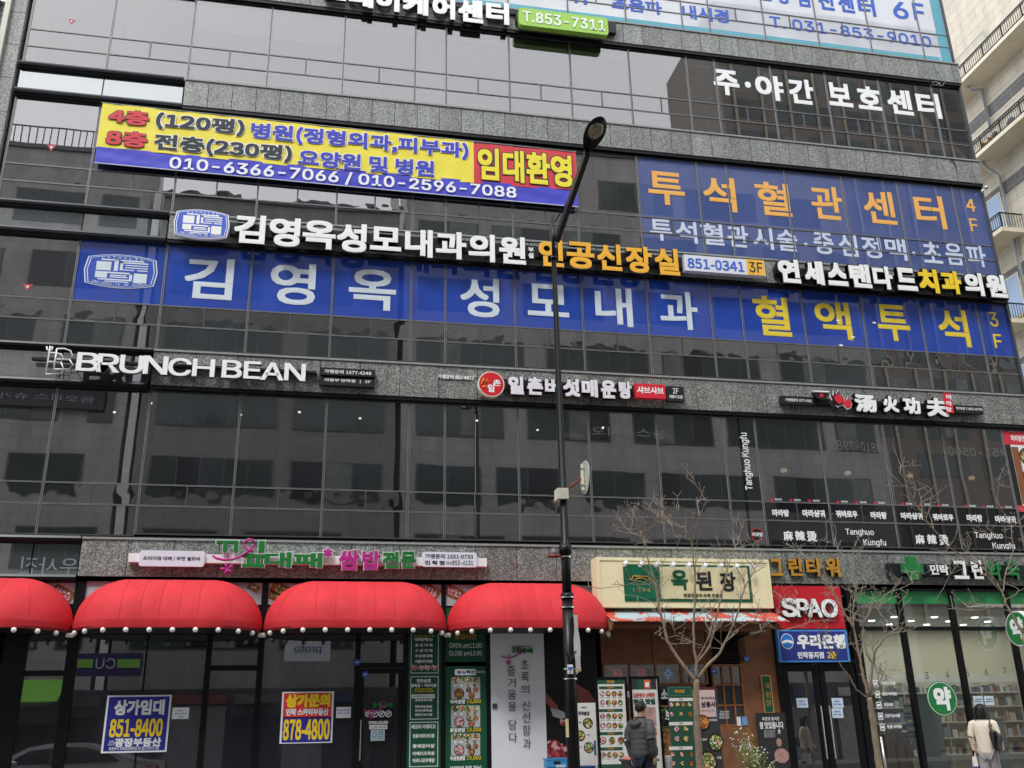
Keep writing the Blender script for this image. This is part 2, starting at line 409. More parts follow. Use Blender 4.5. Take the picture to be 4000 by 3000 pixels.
def film(name, col, refl=.16, body=.93, warp=.0011):
    return glass(name, (.1, .1, .1), refl, warp, .8, body=col, bodyfac=body)
F_BLUE3 = film('blue_film_low', lin((46, 80, 182)), .06, .96, .0008)
F_BLUE4 = film('blue_film_high', lin((82, 100, 158)), .10, .96, .0008)  # paler body colour holds the wash of reflected sky
F_WHITE = film('white_film', lin((226, 230, 238)), .06)
F_TEAL = film('teal_film', lin((95, 178, 196)), .06)
F_BLACK = film('black_film', lin((26, 28, 33)), .06)
INMAT = mat('vent_inner_frame', '2b2d30', .4, .2, .1)
def pane(w, x0, x1, z0, z1, m, y=.0, name='pane'):
    return MB().box(x0, x1, y, y + .008, z0, z1).build(name, m, w)
def window(x0, x1, lv, mats, vents, floor, split=None):
    """one bay: frame mesh with pane children (lower light, two top-hung vents, main light)"""
    z0, z1, z2, z3 = lv; b = MB(); t = .018
    b.box(x0 - t, x0 + t, -.016, .05, z0, z3)
    for z in (z1, z2): b.box(x0 + t, x1 - t, -.010, .05, z - .013, z + .013)
    b.box(x0 + t, x1 - t, -.012, .05, z0, z0 + .03); b.box(x0 + t, x1 - t, -.012, .05, z3 - .03, z3)
    b.cur = 1
    b.box(x0 - t - .004, x0 - t + .001, -.018, -.004, z0, z3); b.box(x0 + t, x0 + t + .004, -.018, -.004, z0, z3)
    for z in (z1, z2): b.box(x0 + t + .006, x1 - t, -.0125, -.0105, z - .013, z - .008); b.box(x0 + t + .006, x1 - t, -.0125, -.0105, z + .009, z + .013)
    b.cur = 0
    xm = (x0 + x1) / 2
    if vents:
        b.box(xm - .016, xm + .016, -.0095, .05, z1 + .013, z2 - .013)
    w = b.build('window', [FRAME, GASK], OB)
    for (a, c, zz0, zz1, m, kind) in ((x0 + t, x1 - t, z0 + .03, z1 - .018, mats[0], 0), (x0 + t, x1 - t, z1 + .018, z2 - .018, mats[1], 1), (x0 + t, x1 - t, z2 + .018, z3 - .03, mats[2], 2)):
        if kind == 1 and vents:
            for u0, u1 in ((a, xm - .018), (xm + .018, c)):
                pane(w, u0, u1, zz0, zz1, m, y=.006)
                q = MB(); e = .055
                q.box(u0 + .01, u1 - .01, .02, .045, zz0 + .005, zz0 + e); q.box(u0 + .01, u1 - .01, .02, .045, zz1 - e, zz1 - .005)
                q.box(u0 + .01, u0 + e, .02, .045, zz0 + e, zz1 - e); q.box(u1 - e, u1 - .01, .02, .045, zz0 + e, zz1 - e)
                q.box((u0 + u1) / 2 - .05, (u0 + u1) / 2 + .09, -.0, .003, zz0 + .035, zz0 + .05) if floor in (3, 4) and random.random() < .6 else None
                q.build('vent_frame', INMAT, w)
        else:
            tone = random.uniform(-.003, .003)
            pane(w, a, c, zz0, zz1, m, y=.006 + tone)
    return w
for fl, lv in ST.items():
    for i in range(16):
        x0, x1 = MUL[i], MUL[i + 1]
        narrow = x1 - x0 < 1.2
        l2 = list(lv)
        mt = [G_DARK, G_VENT, G_DARK]
        vents = not narrow and i >= 1
        if fl == 5:
            mt = [G_LIGHT] * 3
        if fl == 6:
            mt = [F_WHITE] * 3
            if i < 3: mt = [G_LIGHT] * 3
        if fl == 4 and i >= 9: mt = [F_BLUE4] * 3
        if fl == 3 and i >= 1: mt = [G_DARK, G_VENT, F_BLUE3]
        if fl == 2 and x0 > 9.4: mt = [F_BLACK, F_BLACK, G_DARK] if x0 > 10 else [G_DARK] * 3
        if i < 2 and fl != 6:                           # the left bays run on below the protruding ledges
            l2[0] -= .04
        window(x0, x1, l2, mt, vents, fl)
# far left bays of the second and third floor, outside the pier line
for fl in (2, 3):
    for x0, x1 in ((-9.4, -7.47), (-11.3, -9.4), (-13.2, -11.3)):
        window(x0, x1, ST[fl], [G_DARK, G_VENT, G_DARK], False, fl)
# end mullion and corner
MB().box(18.12, 18.18, -.05, .05, 4.4, 25).build('corner_post', FRAME, OB)

# left spandrels between protruding ledges
for k, (z0, z1) in enumerate(BAND):
    xr = -3.75; xl = -7.5 if k >= 2 else -13.2
    if k == 0: xr = -4.7
    ld = MB()
    ztop = (z1 + .06, z1 - .08); zbot = (z0 + .02, z0 - .13)
    for zt, zb in (ztop, zbot):
        ld.prismx([(-.18, zt - .05), (-.16, zt), (.05, zt), (.05, zb), (-.09, zb), (-.10, zb + .02), (-.17, zb + .04)][::-1], xl, xr)
    ld.build('ledge', BLACKM if k < 2 else LEDGE, OB)
    zz0, zz1 = z0 + .03, z1 - .09
    xx = [x for x in (-13.2, -11.3, -9.4, -7.5, -5.6) if x >= xl] + [xr]
    for a, c in zip(xx, xx[1:]):
        MB().box(a + .015, c - .015, -.02, -.008, zz0, zz1).build('spandrel_panel', G_SPAN, OB)
    MB().box(xl, xr, -.004, .06, zz0, zz1).build('spandrel_backing', BLACKM, OB)

# blinds and rooms behind the glass
BL = mat('blind_slat', 'e8e6e2', .6, 0, .04, 2)
for i in (4, 6, 7, 8, 10):
    x0, x1 = MUL[i] + .06, MUL[i + 1] - .06
    b = MB(); z = 17.75
    while z < 18.95:
        b.hexa([(x0, .14, z), (x1, .14, z), (x1, .165, z + .03), (x0, .165, z + .03), (x0, .142, z + .003), (x1, .142, z + .003), (x1, .167, z + .033), (x0, .167, z + .033)]); z += .045
    b.box(x0, x1, .12, .18, 18.95, 19.02)
    b.build('window_blind', BL, OB, kind='stuff')
for i in (2, 3, 11):
    x0, x1 = MUL[i] + .06, MUL[i + 1] - .06
    MB().box(x0, x1, .14, .15, 18.3, 19.1).build('roller_blind', BL, OB)
WARM = mat('lit_lamp', 'fff2d8', .5, 0, 0, emit=(1, .86, .62), es=9)
COOL = mat('lit_panel', 'ffffff', .5, 0, 0, emit=(1, 1, 1), es=2.5)
for j, (px, py, Y) in enumerate([(3062, 1838, 2.0), (3312, 1848, 2.0), (3555, 1858, 2.0), (3795, 1867, 2.0)]):
    x, z = F(px, py, Y)
    t = thing('pendant_lamp', 'round lit pendant lamp inside the black second floor windows, %s' % ('first from the left', 'second from the left', 'third from the left', 'last, nearest the food poster')[j], 'lamp', (x, Y, z), 'pendant lamps in the second floor restaurant')
    MB().ball((x, Y, z), .09, rz=.06).build('lamp_globe', mat('lamp_globe_m', 'ffd9a0', .5, 0, 0, emit=(1, .7, .4), es=1.2), t, True)
    MB().tube([(x, Y, z + .06), (x, Y, 8.6)], .006, 5).build('cord', BLACK, t)
# wooden rail, chairs and balloons seen low behind the second floor glass
OAK = mat('oak_counter', 'e0a03c', .5, 0, .2, 3)
ct = thing('window_counter', 'orange wooden counter running behind the second floor windows on the left', 'counter', (-2.5, .5, 5.3))
for px0, px1, y0, y1 in ((655, 815, 2010, 2027), (832, 876, 2010, 2027), (1010, 1190, 2015, 2031), (1212, 1242, 2016, 2029), (1333, 1480, 2020, 2034)):
    a = F(px0, y0, .6); c = F(px1, y1, .6)
    MB().box(a[0], c[0], .5, .75, a[1] - .14, a[1]).build('counter_top', OAK, ct)
    MB().box(a[0] + .1, a[0] + .15, .55, .6, 5.2, a[1] - .14).build('leg', BLACK, ct)
rg0 = random.Random(2)
for k in range(9):
    x_, y_ = -5 + 1.45 * k + rg0.uniform(-.3, .3), rg0.uniform(.7, 1.6); o_ = MB().tube([(x_, y_, 8.44), (x_, y_, 8.47)], .03, 12).build('ceiling_spot', mat('small_spot', 'fff4e0', .5, 0, 0, emit=(1, .9, .75), es=6), OB)
CHM = mat('chair_paint', 'b9b4aa', .5, .1, .1)
for j, px in enumerate((1505, 1795)):
    x = F(px, 2050, .5)[0]
    t = thing('high_chair', 'pale metal high chair behind the lower second floor glass, %s' % ('left one beside the counter end', 'right one left of the lamp post')[j], 'chair', (x, .5, 5.2), 'high chairs on the second floor')
    MB().box(x - .17, x + .17, .4, .62, 5.78, 5.83).build('seat', CHM, t); MB().box(x - .17, x + .17, .6, .63, 5.83, 6.0).build('backrest', CHM, t)
    for sx in (-1, 1):
        for yy in (.4, .62): MB().tube([(x + sx * .15, yy, 5.78), (x + sx * .24, yy, 5.2)], .012, 6).build('leg', CHM, t)
    MB().box(x - .2, x + .2, .42, .44, 5.45, 5.48).build('stretcher', CHM, t)
fe = thing('fire_extinguisher', 'red fire extinguisher standing low behind the second floor glass', 'fire extinguisher', (7.4, .45, 5.25))
x, z = F(2556, 2105, .45)
RED = mat('red_paint', 'b01620', .35, 0, .08)
MB().tube([(x, .45, 5.25), (x, .45, 5.6), (x, .45, 5.66)], [.075, .075, .03], 12).build('cylinder_body', RED, fe, True)
MB().box(x - .05, x + .05, .42, .46, 5.66, 5.7).build('handle', BLACK, fe)
for j, (px, py, c, nm, r) in enumerate(((2070, 2080, '8a1c50', 'dark pink', .2), (1375, 2050, '2f6f8f', 'blue', .2), (2640, 2075, '8a2a50', 'rose pink', .17))):
    x, z = F(px, py, .5)
    t = MB().ball((x, .5, z), r, .05, r * 1.25, 14, 9).build('chair_back', mat('shell_%d' % j, c, .35, 0, .1), None, True)
    tagm(t, 'rounded %s plastic chair back behind the lower second floor glass' % nm, 'chair back')
# red rescue markers, paper notices on glass
tri = mat('rescue_red', 'b84454', .5, 0, .05)
for j, (px, py, w) in enumerate(((279, 84, 15), (200, 577, 19), (107, 1123, 19))):
    x, z = F(px, py, -.01)
    r = w * .0057
    t = thing('rescue_marker', 'small red triangular rescue marker on the %s glass at the left edge' % ('fifth floor', 'fourth floor', 'third floor')[j], 'sticker', (x, -.01, z), 'red triangle window markers')
    MB().prism([(x - r, z + r * .8), (x, z - r * .8), (x + r, z + r * .8)], -.004, 0).build('triangle', tri, t)
    MB().disc(x, z + r * .2, r * .25, r * .25, -.006, -.0045, 12).build('emblem', WHITEP, t)
for j, (a, nm) in enumerate((((79, 1839, 166, 1890), 'on the dark second floor glass at far left'), ((2511, 1893, 2573, 1938), 'on the second floor glass right of the round road mirror'))):
    t = thing('paper_notice', 'blank pale paper notice ' + nm, 'notice', (0, 0, 0)); plate(*a, .02, .002, mat('paper_aged', 'b9bda8', .7, 0, .05), t, 'sheet')

# ------------------------------------------------------------------ signs on the upper floors
OUTK = mat('letter_return', '3c3e42', .45, .2, .1)
RAIL = mat('sign_rail', '2a2c30', .4, .3, .15, 3)
def rail(px0, py0, px1, py1, Y, d, parent, m=None): return plate(px0, py0, px1, py1, Y, d, m or RAIL, parent, 'mounting_rail')
def sign(label, px, py, Y=-.4):
    x, z = F(px, py, Y); return thing('channel_sign', label, 'sign', (x, Y, z))

# top white channel letters
t = sign('large white channel letters along the granite band at the top, cut by the picture edge', 1650, 40)
rail(1280, -35, 2029, 45, -.20, .07, t)
LW = mat('letter_white', 'f4f7f6', .4, 0, .03, 2)
letters([('은', 1262, -85, 1362, 5), ('데', 1365, -60, 1458, 32), ('이', 1470, -48, 1560, 47), ('케', 1575, -35, 1673, 62), ('어', 1690, -18, 1778, 77), ('센', 1790, -8, 1888, 92), ('터', 1898, 2, 1990, 98)], -.30, LW, t, 3, .17)
t = sign('lime green rounded phone number plate at the top, T.853-7311', 2200, 85)
rail(2015, 40, 2408, 128, -.28, .14, t)
plate(2027, 28, 2378, 138, -.46, .17, mat('lime_plate', '9fd257', .4, 0, .03, 2), t, 'sign_plate', .10)
tx('T.853-7311', 2042, 41, 2365, 122, LW, t, -.475, 2, depth=.014)
# sixth floor printed film
t = sign('white window film with blue writing and teal border on the sixth floor glass', 2900, 40, -.01)
BLU6 = mat('print_blue', '3f66c8', .5, 0, .05)
tb = MB()
x0, z0 = F(1900, 20, 0); x1, z1 = F(3660, 0, 0)
TE = mat('teal_print', '62a9bd', .5, 0, .05)
for i in range(2, 16):
    a, c = max(MUL[i], -3.7) + .03, min(MUL[i + 1], 17.75) - .03
    MB().box(a, c, -.001, .0045, 20.04, 20.25).build('border_strip', TE, t)
MB().box(17.78, 18.1, -.0012, .004, 20.04, 24).build('border_strip', TE, t)
tx('T. 031-853-9010', 3004, 61, 3642, 185, BLU6, t, -.004, 2)
for ch, a, b_, c, d in (('6', 3481, 2, 3554, 77), ('F', 3560, 9, 3619, 84), ('터', 3345, -15, 3425, 66), ('센', 3268, -28, 3342, 52), ('진', 3190, -38, 3262, 42), ('검', 3104, -48, 3168, 29), ('강', 3028, -58, 3090, 18), ('건', 2950, -70, 3015, 5)):
    tx(ch, a, b_, c, d, BLU6, t, -.004, 2, name='letter')
tx('내시경', 2662, 16, 2850, 92, BLU6, t, -.004, 2); tx('초음파', 2387, -17, 2588, 60, BLU6, t, -.004, 2); tx('위', 2217, -55, 2294, 18, BLU6, t, -.004, 2)
# fifth floor white vinyl letters
t = sign('white vinyl lettering on the dark fifth floor glass at the upper right', 3230, 370, -.01)
VW = mat('vinyl_white', 'f3f5f6', .45, 0, .03, 2)
letters([('주', 2782, 267, 2893, 377), ('·', 2909, 318, 2934, 343), ('야', 2945, 288, 3067, 397), ('간', 3075, 303, 3185, 411), ('보', 3226, 319, 3335, 420), ('호', 3341, 332, 3452, 434), ('센', 3457, 344, 3572, 452), ('터', 3572, 357, 3683, 465)], -.012, VW, t, 2, .004)

# yellow lease banner, slightly rippled cloth
bx0, bz1 = F(397, 402, -.16); bx1 = F(2254, 600, -.16)[0]
A = {k: F(px, py, -.16) for k, (px, py) in dict(tl=(396, 402), bl=(368, 636), tr=(2251, 595), br=(2259, 809), ml=(376, 572), mr=(2257, 742), kt=(1850, 558), kb=(1853, 715)).items()}
t = thing('lease_banner', 'long yellow, red and blue cloth banner offering floors to let, hung across the fourth floor', 'banner', (4, -.16, 14.8))
t.location = (1.5, -.16, 14.8); _w[t.name] = (1.5, -.16, 14.8)
def cloth(x0, x1, zt0, zt1, zb0, zb1, m, name, nx=90, nz=6, Y=-.16, amp=.012, sag=.02):
    b = MB()
    for j in range(nz + 1):
        for i in range(nx + 1):
            u, v = i / nx, j / nz; x = x0 + (x1 - x0) * u
            zt = zt0 + (zt1 - zt0) * u; zb = zb0 + (zb1 - zb0) * u
            z = zb + (zt - zb) * v - sag * math.sin(u * PI) * (1 if v < .5 else .4)
            b.v.append((x, Y + amp * (math.sin(x * 5.1 + v * 3) * .5 + math.sin(x * 13 - v * 7) * .3 + math.sin(x * 2.1 + v * 9) * .4), z))
    for j in range(nz):
        for i in range(nx): a = j * (nx + 1) + i; b._f((a, a + 1, a + nx + 2, a + nx + 1))
    o = len(b.v); b.v += [(x, y + .003, z) for x, y, z in b.v[:o]]
    for f in list(b.f): b._f(tuple(o + k for k in reversed(f)))
    return b.build(name, m, t, True)
BY = mat('banner_yellow', 'efe04a', .55, 0, .05, 1.2, .004, 9); BB = mat('banner_blue', '4448c4', .55, 0, .07, 1.2, .004, 9); BR_ = mat('banner_red', 'd63d4a', .55, 0, .06, 1.2, .004, 9)
ax = A['tl'][0]; bx = A['tr'][0]
cloth(A['ml'][0], A['kt'][0], A['tl'][1], A['tl'][1] + (A['tr'][1] - A['tl'][1]) * .78, A['ml'][1], A['kb'][1], BY, 'yellow_cloth')
cloth(A['kt'][0], A['br'][0], A['kt'][1], A['tr'][1], A['kb'][1], A['mr'][1], BR_, 'red_cloth', 30)
cloth(A['bl'][0], A['br'][0], A['ml'][1], A['mr'][1], A['bl'][1], A['br'][1], BB, 'blue_cloth')
b = MB(); b.tube([(A['tl'][0], -.16, A['tl'][1] + .01), (A['tr'][0], -.16, A['tr'][1] + .01)], .012, 6); b.build('top_cord', GASK, t)
b = MB(); b.tube([(A['bl'][0], -.165, A['bl'][1]), (1.5, -.165, (A['bl'][1] + A['br'][1]) / 2 - .02), (A['br'][0], -.165, A['br'][1])], .012, 6); b.build('bottom_hem', WHITEP, t)
BK = mat('banner_ink', '25303a', .6, 0, .05); BBL = mat('banner_blue_ink', '4046bd', .6, 0, .05); BRD = mat('banner_red_ink', 'd8404a', .6, 0, .05)
BYL = mat('banner_yellow_ink', 'f0e23c', .6, 0, .05); BWH = mat('banner_white_ink', 'f0f2fa', .6, 0, .03)
def both(s, a, ink, halo, g=.012, w=2, Y=-.188):
    tx(s, *a, halo, t, Y + .006, w + 2, grow=g, name='lettering_halo'); tx(s, *a, ink, t, Y, w, jig=.0004)
both('4층', (429, 422, 579, 493), BRD, BK, .012); both('8층', (419, 504, 572, 579), BRD, BK, .012)
both('(120평)', (613, 436, 952, 533), BK, BWH); both('전층(230평)', (606, 520, 1138, 636), BK, BWH)
both('병원(정형외과,피부과)', (983, 476, 1830, 624), BBL, BWH, w=2); both('요양원 및 병원', (1167, 581, 1696, 692), BBL, BWH, w=2)
both('임대환영', (1866, 573, 2237, 733), BYL, BK, .02)
tx('010-6366-7066 / 010-2596-7088', 665, 610, 2018, 779, BWH, t, -.185, 3)

# fourth floor blue film lettering
t = sign('pale blue fourth floor window film with large orange letters and a white line below', 3170, 830, -.01)
OR4 = mat('film_orange', 'f0b45c', .45, 0, .05); WH4 = mat('film_pale', 'cdd6ea', .45, 0, .04)
letters([('투', 2527, 665, 2680, 807), ('석', 2740, 685, 2882, 830), ('혈', 2945, 706, 3097, 848), ('관', 3160, 722, 3301, 862), ('센', 3363, 740, 3508, 879), ('터', 3563, 757, 3703, 897), ('4', 3769, 775, 3814, 827), ('F', 3784, 852, 3825, 906)], -.004, OR4, t, 1, .003)
for k, (ch, a, c) in enumerate((('투', 2536, 2631), ('석', 2636, 2727), ('혈', 2733, 2831), ('관', 2837, 2928), ('시', 2936, 3025), ('술', 3030, 3121), ('·', 3140, 3156), ('중', 3172, 3263), ('심', 3270, 3356), ('정', 3361, 3450), ('맥', 3452, 3548), ('·', 3563, 3577), ('초', 3597, 3686), ('음', 3685, 3770), ('파', 3769, 3860))):
    f = (a - 2536) / 1233.; y0 = 853 + 101 * f
    if ch == '·': tx(ch, a, y0 + 45, c, y0 + 60, WH4, t, -.004, 3, name='letter')
    else: tx(ch, a, y0, c, y0 + 91, WH4, t, -.004, 1, name='letter')
# third floor blue film lettering
t = sign('deep blue third floor window film with wide spaced white and yellow letters', 2150, 1180, -.01)
WH3 = mat('film_white', 'd4dfe8', .45, 0, .05); YL3 = mat('film_yellow', 'e8cf3c', .45, 0, .05)
letters([('김', 730, 1001, 904, 1173), ('영', 1061, 1021, 1228, 1195), ('옥', 1366, 1046, 1545, 1216), ('성', 1798, 1080, 1952, 1243), ('모', 2059, 1105, 2224, 1240), ('내', 2321, 1118, 2475, 1278), ('과', 2572, 1133, 2732, 1291),
         ('혈', 2936, 1152, 3096, 1316, YL3), ('액', 3176, 1173, 3335, 1329, YL3), ('투', 3416, 1186, 3565, 1336, YL3), ('석', 3653, 1204, 3798, 1357, YL3), ('3', 3859, 1218, 3904, 1277, YL3), ('F', 3877, 1304, 3920, 1361, YL3)], -.004, WH3, t, 1, .003)
def crest(px0, py0, px1, py1, Y, par, base, line, edge=None):
    """blue barrel shaped university crest"""
    x0, x1, z0, z1 = RC(px0, py0, px1, py1, Y); w, h = x1 - x0, z1 - z0
    def shape(k):
        p = []
        cx, cz = (x0 + x1) / 2, (z0 + z1) / 2; ww, hh = w / 2 * k, h / 2 * k
        for i in range(9): u = -1 + i / 4; p.append((cx + ww * .93 * u, cz - hh * (1 - .22 * u * u)))
        for i in range(1, 8): u = -1 + i / 4; p.append((cx + ww * (1 - .07 * abs(u)), cz + hh * .78 * u))
        for i in range(9): u = 1 - i / 4; p.append((cx + ww * .93 * u, cz + hh * (1 - .22 * u * u)))
        for i in range(1, 8): u = 1 - i / 4; p.append((cx - ww * (1 - .07 * abs(u)), cz + hh * .78 * u))
        return p
    d = .08 if edge else .001
    MB().prism(shape(1), Y, Y + d).build('crest_rim', line, par)
    MB().prism(shape(.965), Y - .002, Y - .0005).build('crest_field', base, par)
    MB().prism(shape(.92), Y - .004, Y - .0025).build('crest_line', line, par)
    MB().prism(shape(.895), Y - .006, Y - .0045).build('crest_field', base, par)
    def q(a, b_, c, d_): return MB().box(x0 + a * w, x0 + c * w, Y - .008, Y - .0065, z0 + b_ * h, z0 + d_ * h)
    for r in ((.16, .50, .36, .76), (.40, .50, .455, .82), (.22, .80, .44, .84), (.48, .74, .86, .78), (.48, .80, .80, .84), (.48, .56, .52, .78), (.55, .67, .86, .70), (.55, .60, .86, .63), (.48, .53, .68, .56), (.72, .53, .86, .56),
              (.16, .42, .66, .465), (.16, .28, .32, .42), (.36, .35, .58, .385), (.36, .30, .60, .33), (.62, .26, .66, .46), (.68, .18, .86, .46), (.20, .22, .66, .26), (.30, .17, .62, .2)): q(*r).build('crest_stroke', line, par)
    n = 8
    for i, ch in enumerate('CATHOLIC'):
        u = (i + .5) / n; cx = x0 + w * (.2 + .6 * u); cz = z0 + h * (.865 + .03 * (1 - (2 * u - 1) ** 2))
        text(ch, (cx - w * .018, cx + w * .018, cz - h * .035, cz + h * .035), line, par, Y - .008, 1)
    s = 'UNIVERSITY OF KOREA'
    for i, ch in enumerate(s):
        if ch == ' ': continue
        u = (i + .5) / len(s); cx = x0 + w * (.13 + .74 * u); cz = z0 + h * (.105 + .07 * (2 * u - 1) ** 2); ww = .006 if ch == 'I' else .016
        text(ch, (cx - w * ww, cx + w * ww, cz - h * .035, cz + h * .035), line, par, Y - .008, 1)
crest(337, 985, 608, 1135, -.004, t, mat('crest_blue', '2a50b4', .4, 0, .05), WH3)

# main channel sign between third and fourth floor
t = sign('long channel sign of white and amber letters with a blue crest, between third and fourth floor', 1660, 950)
rail(900, 868, 2680, 1048, -.28, .14, t)
crest(685, 811, 891, 940, -.42, t, mat('crest_blue_sign', '4a64cc', .4, 0, .05), LW, True)  # lighter blue than the film crest
AMB = mat('letter_amber', 'f4b73c', .4, 0, .05, 2)
letters([('김', 920, 834, 1032, 954), ('영', 1056, 845, 1169, 966), ('옥', 1186, 856, 1309, 976), ('성', 1319, 868, 1430, 988), ('모', 1448, 882, 1567, 982), ('내', 1583, 891, 1690, 1007), ('과', 1703, 900, 1822, 1015), ('의', 1830, 910, 1934, 1025), ('원', 1949, 920, 2055, 1034),
         ('부', 2063, 965, 2085, 985), ('설', 2063, 986, 2085, 1009),
         ('인', 2103, 933, 2204, 1044, AMB), ('공', 2212, 941, 2325, 1053, AMB), ('신', 2330, 949, 2432, 1059, AMB), ('장', 2442, 958, 2551, 1069, AMB), ('실', 2554, 966, 2658, 1077, AMB)], -.42, LW, t, 2, .13)
plate(2671, 994, 2992, 1079, -.42, .16, mat('plate_pale', 'dfe3ee', .4, 0, .04), t, 'number_plate')
plate(2914, 1012, 2990, 1077, -.425, .004, mat('plate_amber', 'f2bc48', .4, 0, .04), t, 'number_plate_end')
tx('851-0341', 2684, 1006, 2909, 1062, mat('plate_blue', '3f6fd0', .4), t, -.43, 1); tx('3F', 2924, 1022, 2981, 1067, INK, t, -.43, 1)
# rounded dental clinic sign
t = sign('chunky white and yellow rounded letters on black backing, at the right end above the third floor', 3490, 1080)
rail(3025, 1040, 3915, 1140, -.26, .13, t, BLACK)
letters([('연', 3035, 1009, 3131, 1107), ('세', 3137, 1016, 3224, 1114), ('스', 3226, 1023, 3316, 1118), ('탠', 3312, 1028, 3409, 1126), ('다', 3404, 1037, 3495, 1132), ('드', 3495, 1043, 3588, 1137), ('치', 3581, 1047, 3674, 1146, YEL), ('과', 3669, 1055, 3764, 1150, YEL), ('의', 3760, 1062, 3850, 1157), ('원', 3845, 1069, 3940, 1164)], -.43, LW, t, 3, .12, (BLACK, .028))
# brunch cafe sign
t = sign('white BRUNCH BEAN channel letters with a fork and bean emblem over the second floor', 700, 1430)
rail(124, 1393, 1237, 1458, -.26, .13, t)
letters([('B', 304, 1375, 384, 1451), ('R', 385, 1380, 463, 1456), ('U', 472, 1385, 555, 1460), ('N', 564, 1388, 652, 1464), ('C', 661, 1396, 744, 1470), ('H', 755, 1400, 836, 1473), ('B', 870, 1405, 943, 1478), ('E', 955, 1410, 1017, 1481), ('A', 1022, 1414, 1106, 1487), ('N', 1113, 1417, 1192, 1489)], -.42, LW, t, 2, .11)
def strokes(par, pts_list, Y, m, r, name='emblem_stroke', d=.05):
    b = MB()
    for pts in pts_list:
        P = [F(x, y, Y) for x, y in pts]; b.tube([(x, Y, z) for x, z in P], r, 6)
    return b.build(name, m, par, True)
strokes(t, [[(222, 1362), (252, 1362), (275, 1370), (283, 1390), (272, 1405), (222, 1403)], [(272, 1405), (285, 1425), (270, 1443), (212, 1442)], [(222, 1362), (210, 1442)],
            [(196, 1378), (215, 1378), (240, 1385), (247, 1400), (238, 1415), (190, 1412)], [(238, 1415), (248, 1440), (235, 1460), (178, 1462)], [(196, 1352), (192, 1378), (178, 1462)],
            [(183, 1353), (183, 1366), (194, 1370), (203, 1366), (205, 1354)]], -.42, LW, .016)
t = sign('two stacked black plates with branch name and phone number beside the BRUNCH BEAN letters', 1358, 1472, -.3)
plate(1252, 1434, 1466, 1473, -.28, .14, RAIL, t, 'name_plate'); plate(1250, 1474, 1464, 1512, -.28, .14, RAIL, t, 'name_plate')
tx('가맹문의 1577.4248', 1267, 1442, 1450, 1466, LW, t, -.285, 1); tx('의정부 민락점   |   2F', 1267, 1477, 1448, 1500, LW, t, -.285, 1)
# mushroom hotpot sign
t = sign('white channel letters with round red logo, left of and behind the lamp post above the second floor', 2200, 1500)
tx('가맹문의 852-6617', 1710, 1462, 1852, 1485, LW, t, -.16, 2, depth=.03)
rail(1965, 1480, 2490, 1545, -.24, .1, t)
x, z = F(1919, 1500, -.4); MB().disc(x, z, .31, .31, -.4, -.26).build('round_logo_rim', mat('cream_rim', 'eadfd0', .4), t); MB().disc(x, z, .285, .285, -.405, -.402).build('round_logo', mat('logo_red', 'd0202e', .4, 0, .05), t)
tx('일', 1905, 1500, 1932, 1532, LW, t, -.41, 2); tx('촌', 1926, 1482, 1956, 1508, LW, t, -.41, 2)
strokes(t, [[(1880, 1500), (1890, 1478), (1896, 1495), (1904, 1480), (1908, 1498)], [(1884, 1512), (1895, 1508), (1902, 1516)]], -.412, AMB, .014, 'flame')
PK = mat('letter_outline_brown', '5a3a36', .5)
letters([('일', 1985, 1468, 2047, 1541), ('촌', 2059, 1471, 2122, 1543), ('버', 2128, 1475, 2190, 1547), ('섯', 2199, 1478, 2267, 1550), ('매', 2271, 1481, 2337, 1552), ('운', 2346, 1484, 2409, 1557), ('탕', 2416, 1488, 2470, 1558)], -.4, mat('letter_lilac', 'e9e6ee', .4), t, 3, .09, (PK, .013))
plate(2480, 1497, 2602, 1558, -.4, .13, mat('tag_red', 'd8283a', .4, 0, .05), t, 'tag_plate', .02); tx('샤브샤브', 2488, 1508, 2594, 1541, LW, t, -.405, 2)
plate(2603, 1507, 2675, 1569, -.4, .13, mat('tag_black', '202427', .4, 0, .05), t, 'tag_plate', .02); tx('2F', 2628, 1515, 2651, 1538, LW, t, -.405, 1); tx('대형키즈존', 2614, 1542, 2668, 1558, LW, t, -.405, 1)
# hot soup sign
t = sign('black and white brush character sign with red tag at the right over the second floor', 3450, 1580)
rail(3050, 1548, 3843, 1612, -.26, .13, t, BLACK)
plate(3050, 1545, 3181, 1583, -.34, .08, BLACK, t, 'name_plate'); tx('가맹점문의 1577-4382', 3067, 1555, 3172, 1572, LW, t, -.345, 1)
plate(3730, 1585, 3843, 1617, -.34, .08, BLACK, t, 'name_plate'); tx('민락점 T.852-6770', 3734, 1589, 3838, 1605, LW, t, -.345, 1)
letters([('汤', 3335, 1538, 3430, 1611), ('火', 3445, 1545, 3515, 1611), ('功', 3524, 1549, 3601, 1618), ('夫', 3613, 1552, 3710, 1629)], -.42, LW, t, 3, .1, (BLACK, .025))
plate(3686, 1534, 3728, 1613, -.46, .05, mat('tag_red', 'd8283a'), t, 'tag_plate')
for k, ch in enumerate('마라탕'): tx(ch, 3695, 1541 + 24 * k, 3720, 1561 + 24 * k, LW, t, -.465, 2)
xa, za = F(3185, 1530, -.42); xc = xa + .15      # plain bowl and flame stand-in for the printed figure
b = MB(); b.prism([(xc + .21 * math.cos(a), za - .0 + .2 * math.sin(a)) for a in [PI + PI * k / 10 for k in range(11)]], -.42, -.32); b.build('bowl_emblem', BLACK, t)
b = MB(); b.tube([(xc - .21, -.43, za), (xc + .21, -.43, za)], .022, 6); b.build('bowl_rim', LW, t)
b = MB(); b.disc(xc, za - .09, .055, .055, -.426, -.422, 14); b.build('bowl_mark', mat('tag_red', 'd8283a'), t)
